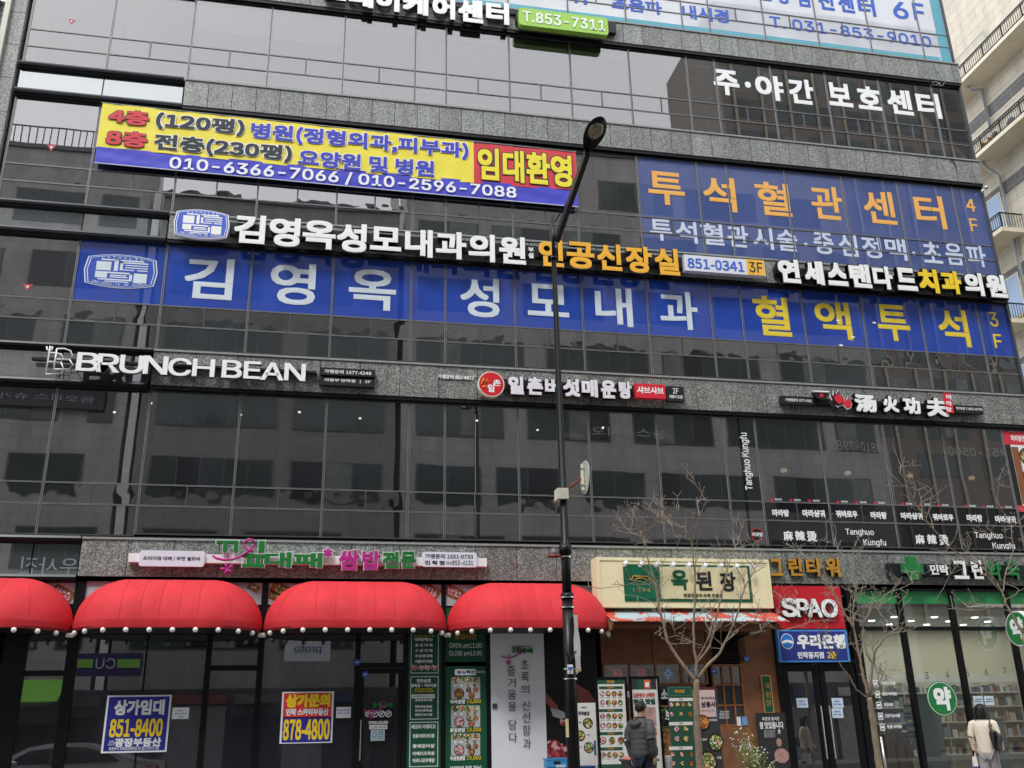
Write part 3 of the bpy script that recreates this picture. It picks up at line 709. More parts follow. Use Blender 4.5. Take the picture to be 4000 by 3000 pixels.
for ox, oz, k, m_, yy in ((.42, -.28, 1.0, LW, -.40), (.42, -.26, .86, BLACK, -.425), (.44, -.24, .62, mat('tag_red', 'd8283a'), -.44), (.66, -.36, .72, LW, -.41), (.66, -.34, .6, mat('tag_red', 'd8283a'), -.43), (.27, -.34, .5, BLACK, -.41)):
    b = MB(); b.prism([(xc + ox + q0 * k, za + oz + q1 * k) for q0, q1 in ((-.02, -.1), (.14, -.04), (.2, .12), (.15, .26), (.13, .16), (.07, .38), (-.01, .24), (-.08, .34), (-.1, .2), (-.2, .24), (-.15, .05))], yy, yy + .012); b.build('flame_emblem', m_, t)
# second floor black film lettering
t = sign('white restaurant lettering on black film across the second floor windows at right', 3500, 2070, -.01)
VW2 = VW
plate(2877, 1628, 2942, 2148, -.002, .004, F_BLACK, t, 'film_strip')
for ch, a, b_, c, d in (('마라탕', 3015, 1989, 3084, 2018), ('마라샹궈', 3133, 1990, 3224, 2021), ('꿔바로우', 3263, 1993, 3352, 2023), ('마라탕', 3399, 1998, 3466, 2028), ('마라샹궈', 3517, 2001, 3606, 2030), ('꿔바로우', 3641, 2006, 3727, 2035), ('마라탕', 3774, 2009, 3840, 2039), ('마라샹궈', 3885, 2014, 3970, 2043)):
    tx(ch, a, b_, c, d, VW2, t, -.004, 3)
for px, dy in ((3058, 0), (3573, 14)):
    tx('麻', px, 2073 + dy, px + 42, 2112 + dy, VW2, t, -.004, 2); tx('辣', px + 46, 2073 + dy, px + 89, 2112 + dy, VW2, t, -.004, 2); tx('烫', px + 92, 2074 + dy, px + 136, 2116 + dy, VW2, t, -.004, 2)
for px, dy in ((3301, 0), (3805, 13)):
    tx('Tanghuo', px, 2065 + dy, px + 115, 2097 + dy, VW2, t, -.004, 2); tx('Kungfu', px + 70, 2105 + dy, px + 163, 2138 + dy, VW2, t, -.004, 2)
# vertical word
vo = text('Tanghuo Kungfu', (0, 1.43, 0, .24), VW2, t, -.006, 2)
me = vo.data; bx_, bz_ = F(2945, 1915, 0)
for v in me.vertices:
    X = v.co.x + _w[t.name][0]; Z = v.co.z + _w[t.name][2]
    v.co.x = bx_ - Z - _w[t.name][0] + .02; v.co.z = bz_ + X - _w[t.name][2]
x, z = F(2959, 2088, -.01)
MB().disc(x, z, .155, .155, -.006, -.004).build('round_logo', mat('tag_red', 'd8283a'), t); MB().disc(x, z, .14, .14, -.008, -.0065).build('round_logo', BLACK, t); tx('마라탕', 2938, 2079, 2981, 2097, VW2, t, -.01, 2)
for i, px in enumerate((3010, 3084, 3158, 3268, 3341, 3413, 3520, 3592, 3662, 3768, 3837, 3908)):
    py = 1949 + (px - 3010) * .0335
    x, z = F(px + 5, py + 2, -.01); MB().disc(x, z, .045, .03, -.006, -.004, 10).build('small_logo', mat('tag_red', 'd8283a'), t)
    tx('汤火功夫', px + 17, py - 3, px + 45, py + 6, VW2, t, -.006, 1)
# food poster at right edge
t = sign('tall food poster with red header at the far right of the second floor windows', 3980, 1830, -.01)
RDP = mat('poster_red', 'cf2f40', .5, 0, .05)
x0, z1 = F(3913, 1672, -.01)
MB().box(17.22, 18.1, -.008, -.002, 6.42, 8.3).build('poster_sheet', WHITEP, t)
MB().box(17.22, 18.1, -.012, -.0085, 8.06, 8.42).build('poster_header', RDP, t); MB().box(17.22, 18.1, -.012, -.0085, 6.3, 6.46).build('poster_footer', RDP, t)
MB().box(17.22, 17.38, -.012, -.0085, 6.46, 8.06).build('poster_edge', BLACK, t)
text('마라탕전문점', (17.45, 18.05, 8.15, 8.32), LW, t, -.014, 2)
text('Tanghuo', (17.5, 18.0, 6.33, 6.43), LW, t, -.014, 1)
def food_mat(name, cols, scale=30):
    if name in _m: return _m[name]
    m = bpy.data.materials.new(name); m.use_nodes = True; n = m.node_tree.nodes; L = m.node_tree.links; b = n['Principled BSDF']; b.inputs['Roughness'].default_value = .5
    tc = n.new('ShaderNodeTexCoord'); vo = n.new('ShaderNodeTexVoronoi'); vo.inputs['Scale'].default_value = scale; L.new(tc.outputs['Object'], vo.inputs['Vector'])
    sp = n.new('ShaderNodeSeparateColor'); L.new(vo.outputs['Color'], sp.inputs[0]); cr = n.new('ShaderNodeValToRGB'); cr.color_ramp.interpolation = 'CONSTANT'
    e = cr.color_ramp.elements; e[0].color = hexc(cols[0]) + (1,); e[1].color = hexc(cols[1]) + (1,); e[1].position = 1 / len(cols)
    for i, c in enumerate(cols[2:]): k = e.new((i + 2) / len(cols)); k.color = hexc(c) + (1,)
    L.new(sp.outputs[0], cr.inputs[0]); L.new(cr.outputs[0], b.inputs['Base Color']); _m[name] = m; return m
FD1 = food_mat('food_mixed', ['8a3a22', 'c9794a', '4f7a35', 'e2c79a', '5a2a1c', 'd8b06a', '7aa04a'])
FD2 = food_mat('food_meat', ['c9848a', 'e6c2c0', '9a4450', 'd8a3a4', 'f0dcd8', '7c3038'], 45)
FD3 = food_mat('food_greens', ['3f6a2c', 'a9c06a', 'e9e6d8', '2c4a20', 'c23a2c', '7f9a4a'], 40)
FD4 = food_mat('food_stew', ['b8502a', '7a2c18', 'dfa050', '4d6a2c', 'c66a3a'], 40)
BOWL = mat('dark_bowl', '22201f', .4); WOODP = mat('printed_board', '8a5533', .6, 0, .25, 12)
def dish(x, z, r, Y, par, m, rim=BOWL, rz=None):
    rz = rz or r
    MB().disc(x, z, r, rz, Y, Y + .0012, 22).build('dish_picture', rim, par); MB().disc(x, z, r * .84, rz * .84, Y - .0012, Y - .0002, 20).build('dish_picture', m, par)
for k in range(3): dish(17.82, 7.75 - .52 * k, .24, -.012, t, (FD1, FD4, FD2)[k])
MB().box(17.39, 17.6, -.0095, -.0085, 6.5, 8.0).build('printed_board', WOODP, t)
# ceiling lights on the third floor at right, painted as pale ovals on the film
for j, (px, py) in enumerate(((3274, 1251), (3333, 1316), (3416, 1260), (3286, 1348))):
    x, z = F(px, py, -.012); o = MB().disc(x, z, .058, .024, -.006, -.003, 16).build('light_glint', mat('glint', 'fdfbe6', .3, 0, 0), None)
    tagm(o, 'small pale oval painted glint on the third floor blue film, %s' % ('upper left', 'lower middle', 'upper right beside the third yellow letter', 'lowest, at the film edge')[j], 'sticker')
# loose cables on the granite at right
def cable(pts, Y, c, r, label):
    b = MB(); P = [F(x, y, Y) for x, y in pts]; b.tube([(x, Y + .02 * math.sin(i), z) for i, (x, z) in enumerate(P)], r, 5)
    tagm(b.build('loose_cable', mat('cable_' + c, c, .5, 0, .05), None, True), label, 'cable')
cable([(3655, 267), (3670, 282), (3677, 298), (3690, 312), (3690, 322), (3680, 336), (3668, 335), (3674, 326), (3660, 318), (3645, 320), (3641, 332), (3655, 334), (3670, 325)], -.16, 'a9b9ae', .008, 'thin pale cable looped at the right end of the top granite band')
cable([(3712, 622), (3727, 630), (3735, 645), (3737, 665)], -.16, '1b1c1c', .014, 'short black cable hanging on the granite above the fourth floor at right')
cable([(2012, 2192), (2022, 2203), (2014, 2212), (2004, 2205), (2008, 2194)], -.16, 'b08a70', .009, 'small coil of pinkish cable on the granite left of the lamp post')

# ------------------------------------------------------------------ ground floor: pork restaurant front on the left
def FZ(px, py, Z):
    v = ray(px, py); v *= (Z - 1.15) / v.z
    return v.x, v.y - 21
RA = thing('restaurant_front', 'dark framed glass restaurant front under the red awnings at the lower left', 'shop front', (-2, 0, 0))
def vbar(par, px, py, w, z0=0., z1=4.4, y0=-.06, y1=.06, m=BLACKM, name='frame_post'):
    x = F(px, py, 0)[0]; MB().box(x - w / 2, x + w / 2, y0, y1, z0, z1).build(name, m, par); return x
MB().box(-14, 6.35, -.1, .1, 4.35, 4.435).build('header', BLACKM, RA)
MB().box(-14, 6.35, -.05, .05, 3.86, 3.9).build('header', BLACKM, RA)
MB().box(-14, 6.2, -.04, .06, 0, .12).build('threshold', BLACKM, RA)
xs = []
for px, py, w in ((30, 2750, .42), (257, 2750, .20), (800, 2750, .11), (1006, 2750, .12), (1391, 2750, .11), (1581, 2750, .10), (1730, 2750, .1), (1908, 2750, .10)):
    xs.append(vbar(RA, px, py, w))
thin = vbar(RA, 552, 2750, .035, .12, 3.3, -.02, .03)
def sheet(par, x0, x1, z0, z1, m, y=.0, name='pane', d=.008): return MB().box(x0, x1, y, y + d, z0, z1).build(name, m, par)
def pxx(px, py=2750): return F(px, py, 0)[0]
for a, c in ((-13.5, -6.2), (pxx(60), pxx(240)), (pxx(275), pxx(548)), (pxx(556), pxx(792)), (pxx(808), pxx(1000)), (pxx(1012), pxx(1384)), (pxx(1398), pxx(1575))):
    sheet(RA, a, c, .12, 3.86, G_SHOP)
for a, c, py in ((pxx(60), pxx(245), 2621), (pxx(808), pxx(998), 2606), (pxx(1398), pxx(1575), 2600)):
    z = F(1400, py, 0)[1]; MB().box(a, c, -.05, .05, z - .05, z + .05).build('transom', BLACKM, RA)
# door with frame and long handle
dx0, dx1 = pxx(1398) + .02, pxx(1575) - .02; dz = F(1400, 2612, 0)[1]
d = MB(); d.box(dx0, dx0 + .09, -.045, .04, 0.02, dz); d.box(dx1 - .09, dx1, -.045, .04, .02, dz); d.box(dx0 + .09, dx1 - .09, -.045, .04, dz - .1, dz); d.box(dx0 + .09, dx1 - .09, -.045, .04, .02, .2)
dd = d.build('door', BLACKM, RA)
hx = pxx(1407, 2880); MB().tube([(hx, -.11, .85), (hx, -.11, 1.62)], .014, 8).build('handle', mat('steel', 'c8cacc', .25, .9, .05), dd)
# dark room behind
rb = MB(); rb.box(-13.4, 6.2, 4.6, 4.7, 0, 4.3); rb.box(6.2, 6.28, .1, 4.7, 0, 4.3); rb.box(-13.4, 6.2, .1, 4.7, 4.3, 4.34)
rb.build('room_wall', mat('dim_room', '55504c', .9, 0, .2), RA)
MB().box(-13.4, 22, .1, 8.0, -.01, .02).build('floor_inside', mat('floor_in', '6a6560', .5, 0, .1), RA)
# picture strip above the awnings
PSH = mat('picture_ground', 'b9bcc6', .6, 0, .08, 2)
for a, c in ((pxx(110, 2300), pxx(303, 2300)), (pxx(334, 2300), pxx(1025, 2300)), (pxx(1050, 2300), pxx(1725, 2300)), (pxx(1740, 2300), pxx(2325, 2300))):
    sheet(RA, a, c, 3.9, 4.35, PSH, -.02, 'food_poster')
for px, py, m, r in ((245, 2320, FD2, .22), (1675, 2308, FD2, .24), (1775, 2315, FD2, .22), (990, 2295, FD3, .12), (1100, 2305, FD1, .22), (1072, 2330, FD3, .14), (2280, 2320, FD1, .2)):
    x, z = F(px, py, -.03); b = MB(); b.prism([(x + r * (cx * .9 + cz * .4), z + r * (-cx * .45 + cz * .62)) for cx, cz in ((-1, -.8), (1, -.8), (1, .8), (-1, .8))], -.026, -.0205); b.build('board_picture', WOODP, RA)
    for k in range(5):
        MB().disc(x + r * (-.5 + .25 * k), z + r * (.22 - .11 * k), r * .16, r * .42, -.030, -.0265, 10).build('food_picture', m, RA)

# awnings
AWN = mat('awning_cloth', 'cf2f38', .75, 0, .13, 1.7, .003, 14)
BULB = mat('awning_bulb', 'eceae0', .25, 0, .02, 3, spec=.6)
def awning(x0, x1, label, zb=3.30, zt=4.36, dep=1.2, r=1.02, visx0=None):
    t = thing('red_awning', label, 'awning', ((x0 + x1) / 2, -.15, zb), 'dome awnings over the restaurant front')
    def plan(s, n=11):
        p = []; y0 = -.15
        for k in range(n): a = PI / 2 * k / (n - 1); p.append((x0 + r - r * s * math.cos(a), y0 - dep * s * math.sin(a)))
        nn = 22
        for k in range(1, nn): p.append((x0 + r + (x1 - x0 - 2 * r) * k / nn, y0 - dep * s))
        for k in range(n): a = PI / 2 * (1 - k / (n - 1)); p.append((x1 - r + r * s * math.cos(a), y0 - dep * s * math.sin(a)))
        return p
    b = MB(); rows = 12; vh = .15; base = zb + vh
    for j in range(rows + 1):
        a = PI / 2 * j / rows; s = math.cos(a); h = math.sin(a)
        P = plan(max(s, .0))
        for i, (x, y) in enumerate(P):
            seam = .5 + .5 * math.cos(2 * PI * (i - 5) / 5.0)
            k = .016 * seam * s * math.sin(min(1, j / 2) * PI / 2)
            b.v.append((x + random.uniform(-.003, .003), y + k * .8, base + (zt - base) * h - k))
    n = len(plan(1))
    for j in range(rows):
        for i in range(n - 1): q = j * n + i; b._f((q, q + 1, q + n + 1, q + n))
    b.build('canopy', AWN, t, True)
    for i in list(range(5, n, 5)):
        q = MB(); q.tube([tuple(Vector(b.v[j * n + i]) + Vector((0, -.002, .002))) for j in range(rows)], .0035, 4); q.build('seam', mat('seam_red', 'b02833', .7), t)
    b = MB(); P = plan(1)
    for z, k in ((base + .004, 1.004), (zb + .05, 1.0), (zb, .988)):
        for i, (x, y) in enumerate(P): b.v.append(((x - (x0 + x1) / 2) * k + (x0 + x1) / 2, (y + .15) * k - .15 - .004 + .006 * math.sin(i * 1.3), z))
    for j in range(2):
        for i in range(n - 1): q = j * n + i; b._f((q + n, q + n + 1, q + 1, q))
    o = len(b.v); b.v += [(x, y + .006, z) for x, y, z in b.v[:o]]
    for f in list(b.f): b._f(tuple(o + k for k in reversed(f)))
    b.build('valance', AWN, t, True)
    b = MB(); b.tube([(x, y + .02, zb + .03) for x, y in P], .014, 6); 
    b.build('frame_tube', BLACKM, t)
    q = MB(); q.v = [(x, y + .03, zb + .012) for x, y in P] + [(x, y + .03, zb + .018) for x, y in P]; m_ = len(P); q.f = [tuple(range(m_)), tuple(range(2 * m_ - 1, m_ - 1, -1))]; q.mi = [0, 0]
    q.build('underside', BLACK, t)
    # bulbs at even steps along the rim
    L = [0]
    for i in range(1, n): L.append(L[-1] + math.dist(P[i], P[i - 1]))
    tot = L[-1]; m = 12
    for k in range(m):
        s = tot * (.045 + .91 * k / (m - 1)); i = max(j for j in range(n) if L[j] <= s); i = min(i, n - 2); f = (s - L[i]) / (L[i + 1] - L[i] + 1e-9)
        x = P[i][0] + (P[i + 1][0] - P[i][0]) * f; y = P[i][1] + (P[i + 1][1] - P[i][1]) * f
        u = MB(); u.ball((x, y + .02, zb - .042), .05, None, None, 12, 9); u.build('bulb', BULB, t, True)
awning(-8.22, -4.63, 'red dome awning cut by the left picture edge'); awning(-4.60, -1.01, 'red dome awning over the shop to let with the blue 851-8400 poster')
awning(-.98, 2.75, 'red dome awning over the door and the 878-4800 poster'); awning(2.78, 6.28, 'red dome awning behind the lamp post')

# rail sign above the awnings
t = sign('white bar with green and magenta letters and a flower emblem above the red awnings', 1150, 2190)
plate(504, 2160, 1902, 2213, -.3, .16, mat('white_bar', 'eceef0', .4, 0, .04), t, 'white_bar')
plate(547, 2149, 796, 2214, -.36, .06, mat('plate_lilac', 'dfe1ee', .4, 0, .03), t, 'name_plate', .05); tx('프리미엄 대패 / 무한 셀프바', 560, 2172, 782, 2192, INK, t, -.365, 1)
plate(1649, 2155, 1863, 2216, -.36, .06, mat('plate_lilac', 'dfe1ee'), t, 'name_plate', .05)
tx('가맹문의 1551-0733', 1661, 2163, 1848, 2184, INK, t, -.365, 1); tx('민 락 점', 1661, 2189, 1736, 2208, INK, t, -.365, 2); tx('031)', 1742, 2193, 1765, 2206, INK, t, -.365, 1); tx('853-6131', 1767, 2189, 1848, 2208, INK, t, -.365, 1)
GRN = mat('letter_green', '1d7a35', .4, 0, .06); MAG = mat('letter_magenta', 'b82a8c', .4, 0, .06); RIMW = mat('letter_white', 'f4f7f6')
letters([('ㄲ', 845, 2110, 929, 2155, GRN), ('ㅣ', 1011, 2112, 1032, 2157, GRN), ('ㅍ', 948, 2163, 1032, 2215, GRN), ('대', 1034, 2155, 1136, 2216, GRN), ('패', 1145, 2158, 1258, 2217, GRN), ('*', 1264, 2140, 1297, 2176, MAG), ('쌈', 1326, 2147, 1402, 2226, MAG), ('밥', 1416, 2149, 1485, 2225, MAG), ('전', 1495, 2153, 1558, 2219, GRN), ('문', 1565, 2153, 1625, 2219, GRN)], -.42, GRN, t, 2, .06, (RIMW, .014))
def ribbon(par, Y, sc=1, ox=0, oy=0, r=.026, m=MAG):
    pts = [(830, 2170), (845, 2181), (875, 2187), (910, 2185), (945, 2170), (975, 2150), (995, 2128), (990, 2110), (972, 2106), (955, 2117), (958, 2138), (972, 2150), (990, 2153)]
    P = [F(ox + (x) * sc, oy + (y) * sc, Y) for x, y in pts]
    MB().tube([(x, Y, z) for x, z in P], r, 7).build('ribbon_stroke', m, par, True)
    for a in range(5):
        t_ = -PI / 2 + a * 2 * PI / 5 + PI; x, z = F(ox + 887 * sc, oy + 2222 * sc, Y); q = .13 * (r / .026)
        MB().tube([(x, Y, z), (x + q * math.cos(t_ + PI / 2), Y, z + q * math.sin(t_ + PI / 2))], [r * .8, r * 1.1], 7).build('petal', m, par, True)
    x0, z0 = F(ox + 890 * sc, oy + 2160 * sc, Y); x1, z1 = F(ox + 889 * sc, oy + 2180 * sc, Y); MB().tube([(x0, Y, z0), (x1, Y, z1)], r * .8, 6).build('stem_stroke', m, par)
ribbon(t, -.43)

# to let posters and notices on the glass
def board(label, cat, px, Y, name='poster'):
    x, z = F(*px, Y); return thing(name, label, cat, (x, Y, z))
t = board('blue poster with white border reading 851-8400 on the left shop window', 'poster', (535, 2830), -.03)
NVY = mat('poster_navy', '23288a', .5, 0, .05); PRED = mat('poster_scarlet', 'd23038', .5, 0, .05)
plate(420, 2717, 650, 2937, -.03, .006, WHITEP, t, 'poster_border'); plate(427, 2723, 643, 2930, -.034, .003, NVY, t, 'poster_sheet')
tx('상가임대', 450, 2734, 640, 2792, WHITEP, t, -.038, 3); tx('851-8400', 432, 2809, 632, 2877, YEL, t, -.038, 2); tx('광장부동산', 449, 2884, 628, 2915, WHITEP, t, -.038, 3); tx('민락', 427, 2893, 445, 2902, WHITEP, t, -.038, 1); tx('2지구', 422, 2904, 446, 2913, WHITEP, t, -.038, 1)
tx('의정부시 오목로205번길 42 월드프라자 1층', 425, 2918, 620, 2928, WHITEP, t, -.038, 1)
t = board('red and blue poster reading 878-4800 on the middle shop window', 'poster', (1200, 2800), -.03)
plate(1103, 2703, 1297, 2901, -.03, .006, WHITEP, t, 'poster_border'); plate(1110, 2708, 1293, 2802, -.034, .003, PRED, t, 'poster_sheet'); plate(1105, 2802, 1291, 2897, -.034, .003, NVY, t, 'poster_sheet')
tx('상가문의', 1118, 2711, 1289, 2762, YEL, t, -.038, 4); tx('민락 스카이부동산', 1118, 2768, 1283, 2794, WHITEP, t, -.038, 3); tx('878-4800', 1108, 2810, 1286, 2889, YEL, t, -.038, 2)
for a, c, lab in (((674, 2764, 736, 2808), ('현수막', '임대인 허락 후', '부착함'), 'small white paper beside the blue to let poster'), ((1314, 2762, 1370, 2804), ('임대 문의', '현장 사무실', ''), 'small white paper right of the 878-4800 poster')):
    t = board(lab, 'notice', (a[0] + 30, a[1] + 20), -.02, 'paper_notice'); plate(*a, -.02, .003, WHITEP, t, 'sheet')
    for k, s in enumerate(c):
        if s: w = 11 if len(s) < 5 else 22; cx = (a[0] + a[2]) / 2; tx(s, cx - w, a[1] + 9 + 12 * k, cx + w, a[1] + 15 + 12 * k, mat('print_blue', '3f66c8'), t, -.022, 1)
# door stickers
t = board('white logo, prohibition icons and OPEN HOURS 11:00-24:00 lettering on the glass door', 'sticker', (1480, 2800), -.03, 'door_lettering')
ribbon(t, -.05, .52, 990, 1643, .012)
tx('꽃잎대패', 1455, 2745, 1533, 2764, mat('letter_green', '1d7a35'), t, -.05, 3)
for k, px in enumerate((1439, 1465, 1491, 1517)):
    x, z = F(px, 2788, -.05); b = MB(); n = 20
    for i in range(n):
        a0, a1 = 2 * PI * i / n, 2 * PI * (i + 1) / n
        b.prism([(x + .066 * math.cos(a0), z + .066 * math.sin(a0)), (x + .066 * math.cos(a1), z + .066 * math.sin(a1)), (x + .052 * math.cos(a1), z + .052 * math.sin(a1)), (x + .052 * math.cos(a0), z + .052 * math.sin(a0))], -.052, -.05)
    b.build('icon_ring', VW, t); MB().tube([(x - .035, -.051, z - .03), (x + .035, -.051, z + .03)], .009, 5).build('icon_stroke', VW, t)
    MB().tube([(x - .03, -.051, z + .03), (x + .01, -.051, z - .02)], .007, 5).build('icon_stroke', VW, t)
tx('OPEN HOURS', 1440, 2817, 1516, 2828, VW, t, -.05, 4); plate(1443, 2832, 1512, 2848, -.05, .002, VW, t, 'hours_plate'); tx('11:00-24:00', 1446, 2835, 1508, 2845, INK, t, -.053, 1)
plate(1449, 2853, 1502, 2893, -.05, .002, mat('pale_blue_paper', 'b7d0dc', .5), t, 'sheet')
for k, s in enumerate(('금요일 - 일요일', '밤 12시까지 영업', '월요일 - 목요일', '밤 10시 반까지')): tx(s, 1453, 2857 + 9 * k, 1497, 2863 + 9 * k, INK, t, -.053, 1)
SB = mat('sticker_blue', '2f64c0', .4, 0, .05)
for j, (px, py, Y, wh) in enumerate(((1395, 2587, -.07, 'on the frame beside the glass door'), (1427, 2635, -.06, 'at the top of the glass door'), (2917, 2573, -.1, 'on the brown post right of the louvre'), (2790, 2622, -.1, 'on the timber restaurant door'))):
    x, z = F(px, py, Y); t = thing('security_sticker', 'round blue security company sticker ' + wh, 'sticker', (x, Y, z), 'blue security stickers')
    MB().prism([(x + .07 * math.cos(PI / 8 + k * PI / 4), z + .07 * math.sin(PI / 8 + k * PI / 4)) for k in range(8)], Y - .003, Y).build('disc', SB, t); text('ADT', (x - .04, x + .04, z - .02, z + .02), VW, t, Y - .005, 2)
# green menu panels
GP = mat('menu_green', '17553a', .45, 0, .05, 2)
t = board('dark green wall menu with three white outlined boxes of dishes left of the opening hours', 'menu board', (1655, 2750), -.04, 'wall_menu')
xa, xb = pxx(1588), pxx(1724)
sheet(t, xa, xb, 0, 3.86, GP, -.045, 'menu_panel', .03)
def oframe(x0, x1, z0, z1, Y, m, par, w=.012):
    b = MB(); b.box(x0, x1, Y, Y + .002, z0, z0 + w); b.box(x0, x1, Y, Y + .002, z1 - w, z1); b.box(x0, x0 + w, Y, Y + .002, z0 + w, z1 - w); b.box(x1 - w, x1, Y, Y + .002, z0 + w, z1 - w)
    return b.build('outline', m, par)
for y0, y1 in ((2469, 2630), (2642, 2810), (2820, 2995)):
    z0, z1 = F(1655, y1, -.05)[1], F(1655, y0, -.05)[1]; oframe(xa + .07, xb - .07, z0, z1, -.05, VW, t)
MN = [('프리미엄 대패', 2482, 2486, 40, YEL), ('대패메뉴', 2490, 2505, 36, VW), ('꽃 잎 대 패', 2514, 2526, 34, VW), ('고 급 대 패', 2535, 2547, 34, VW), ('우삼겹대패', 2556, 2568, 34, VW), ('차돌박이대패', 2577, 2590, 34, VW),
      ('한돈삼겹', 2652, 2666, 27, VW), ('생목살·가브리살', 2671, 2684, 50, VW), ('상위 20%의 한돈', 2689, 2694, 36, YEL), ('고소함과 담백함', 2698, 2703, 40, YEL), ('꽃잎한돈모둠', 2730, 2739, 34, VW), ('한돈생삼겹살', 2755, 2765, 34, VW), ('한돈생목살', 2771, 2780, 34, VW), ('한돈가브리살', 2787, 2796, 34, VW),
      ('베요타 이베리코', 2830, 2847, 47, VW), ('명품이베리코모둠', 2867, 2882, 42, VW), ('황제갈비살', 2907, 2921, 43, VW), ('이베리코목살', 2936, 2950, 43, VW), ('아바니꼬부채살', 2963, 2978, 43, VW)]
for s, y0, y1, w, m in MN: tx(s, 1655 - w, y0, 1655 + w, y1, m, t, -.052, 2)
plate(1608, 2713, 1698, 2727, -.052, .002, VW, t, 'heading_plate'); tx('프리미엄 한돈 생고기', 1612, 2716, 1694, 2724, INK, t, -.055, 1)
for k in range(4):
    x, z = F(1616 + 26 * k, 2608, -.05); MB().prism([(x - .075, z - .03), (x + .04, z - .06), (x + .08, z + .03), (x - .035, z + .06)], -.053, -.05).build('food_picture', FD2, t)
t = board('green wall panel with opening hours above lunch dishes and prices 12,000 to 15,000', 'menu board', (1820, 2750), -.04, 'wall_menu')
xa, xb = pxx(1736), pxx(1901)
z = F(1820, 2586, 0)[1]; sheet(t, xa, xb, z, 3.86, GP, -.045, 'menu_panel', .03); z2 = F(1820, 2603, 0)[1]; sheet(t, xa, xb, 0, z2, GP, -.045, 'menu_panel', .03)
GOLD = mat('print_gold', 'd8a44a', .5, 0, .05)
tx('영업시간', 1776, 2474, 1861, 2497, GOLD, t, -.052, 1); tx('OPEN am11:00', 1755, 2512, 1882, 2531, VW, t, -.052, 1); tx('CLOSE pm12:00', 1754, 2543, 1882, 2564, VW, t, -.052, 1)
plate(1776, 2614, 1860, 2637, -.052, .002, VW, t, 'heading_plate', .03); tx('점심특선', 1785, 2619, 1855, 2632, NVY, t, -.055, 2); tx('(2인 이상)', 1866, 2621, 1894, 2629, VW, t, -.052, 1)
PLT = mat('picture_table', 'b7bcc2', .6, 0, .1, 6)
for y0, nm, pr_, fm in ((2646, '제육쌈밥', '12,000', FD4), (2757, '꽃잎쌈밥', '13,000', FD2), (2867, '우삼겹쌈밥', '15,000', FD2)):
    plate(1762, y0, 1876, y0 + 83, -.05, .002, PLT, t, 'food_picture', .03)
    for k, (fx, fy, r, m) in enumerate(((.15, .12, .11, FD3), (.38, .12, .11, FD3), (.6, .12, .11, FD3), (.85, .14, .1, FD3), (.15, .38, .06, WHITEP), (.36, .38, .06, WHITEP), (.57, .36, .05, FD1), (.8, .36, .05, FD4), (.6, .58, .085, FD1), (.84, .58, .085, FD4), (.28, .76, .17, fm), (.7, .84, .11, FD4))):
        x, z = F(1762 + 114 * fx, y0 + 83 * fy, -.05); dish(x, z, r * .62, -.054, t, m, BOWL if m is not WHITEP and m is not FD3 else FD3)
    tx(nm, 1758, y0 + 87, 1818, y0 + 103, VW, t, -.052, 3); tx(pr_, 1824, y0 + 86, 1879, y0 + 103, YEL, t, -.052, 3)
tx('(2인이상 주문 가능)', 1758, 2993, 1880, 3010, VW, t, -.052, 2)
# white banner panel with vertical slogan, then the black panel
t = board('tall white wall banner with vertical black slogan right of the green menus', 'banner', (2020, 2750), -.08, 'wall_banner')
sheet(t, pxx(1916), pxx(2128), -.0, 3.4, mat('banner_grey_white', 'e2e4e9', .55, 0, .03), -.08, 'banner_sheet', .04)
ribbon(t, -.10, .5, 1543, 1477, .012)
tx('꽃잎', 2000, 2523, 2027, 2551, mat('letter_green', '1d7a35'), t, -.10, 2); tx('대패', 2028, 2532, 2082, 2552, mat('letter_green', '1d7a35'), t, -.10, 4); tx('프리미엄 대패 / 무한 셀프바', 2026, 2523, 2081, 2528, INK, t, -.10, 1)
yy = 2578
for ch, y0, y1 in (('초', 2578, 2612), ('록', 2625, 2664), ('의', 2676, 2712), ('신', 2738, 2775), ('선', 2782, 2822), ('함', 2832, 2872), ('과', 2885, 2925)): tx(ch, 2034 + (y0 - 2578) * .028, y0, 2066 + (y0 - 2578) * .028, y1, INK, t, -.10, 0)
for ch, y0, y1 in (('즐', 2602, 2640), ('거', 2650, 2684), ('움', 2694, 2732), ('을', 2742, 2778), ('담', 2812, 2850), ('다', 2862, 2900)): tx(ch, 1981 + (y0 - 2600) * .028, y0, 2013 + (y0 - 2600) * .028, y1, INK, t, -.10, 0)
x, z = F(1933, 2758, -.1); MB().box(x - .05, x + .05, -.11, -.085, z - .05, z + .05).build('door_buzzer', FRAME, t)
t = board('black wall panel with printed knife and meat behind the lamp post', 'banner', (2230, 2750), -.05, 'wall_panel')
sheet(t, pxx(2130), pxx(2336), 0, 3.86, mat('panel_black', '141518', .5, 0, .1), -.05, 'panel_sheet', .04)
b = MB(); b.prism([F(*p, -.06) for p in ((2150, 2765), (2153, 2757), (2205, 2783), (2210, 2815), (2160, 2798))][::-1], -.062, -.055); b.build('knife_picture', mat('blade_print', 'a9adb2', .4, 0, .1), t)
b = MB(); b.prism([F(*p, -.06) for p in ((2133, 2708), (2150, 2725), (2180, 2760), (2180, 2772), (2150, 2765), (2134, 2745))][::-1], -.066, -.063); b.build('hand_picture', mat('skin_print', '8e4f46', .5, 0, .2, 14), t)
b = MB(); b.prism([F(*p, -.06) for p in ((2245, 2670), (2300, 2700), (2325, 2740), (2328, 2765), (2255, 2740))][::-1], -.066, -.063); b.build('hand_picture', mat('skin_print', '8e4f46'), t)
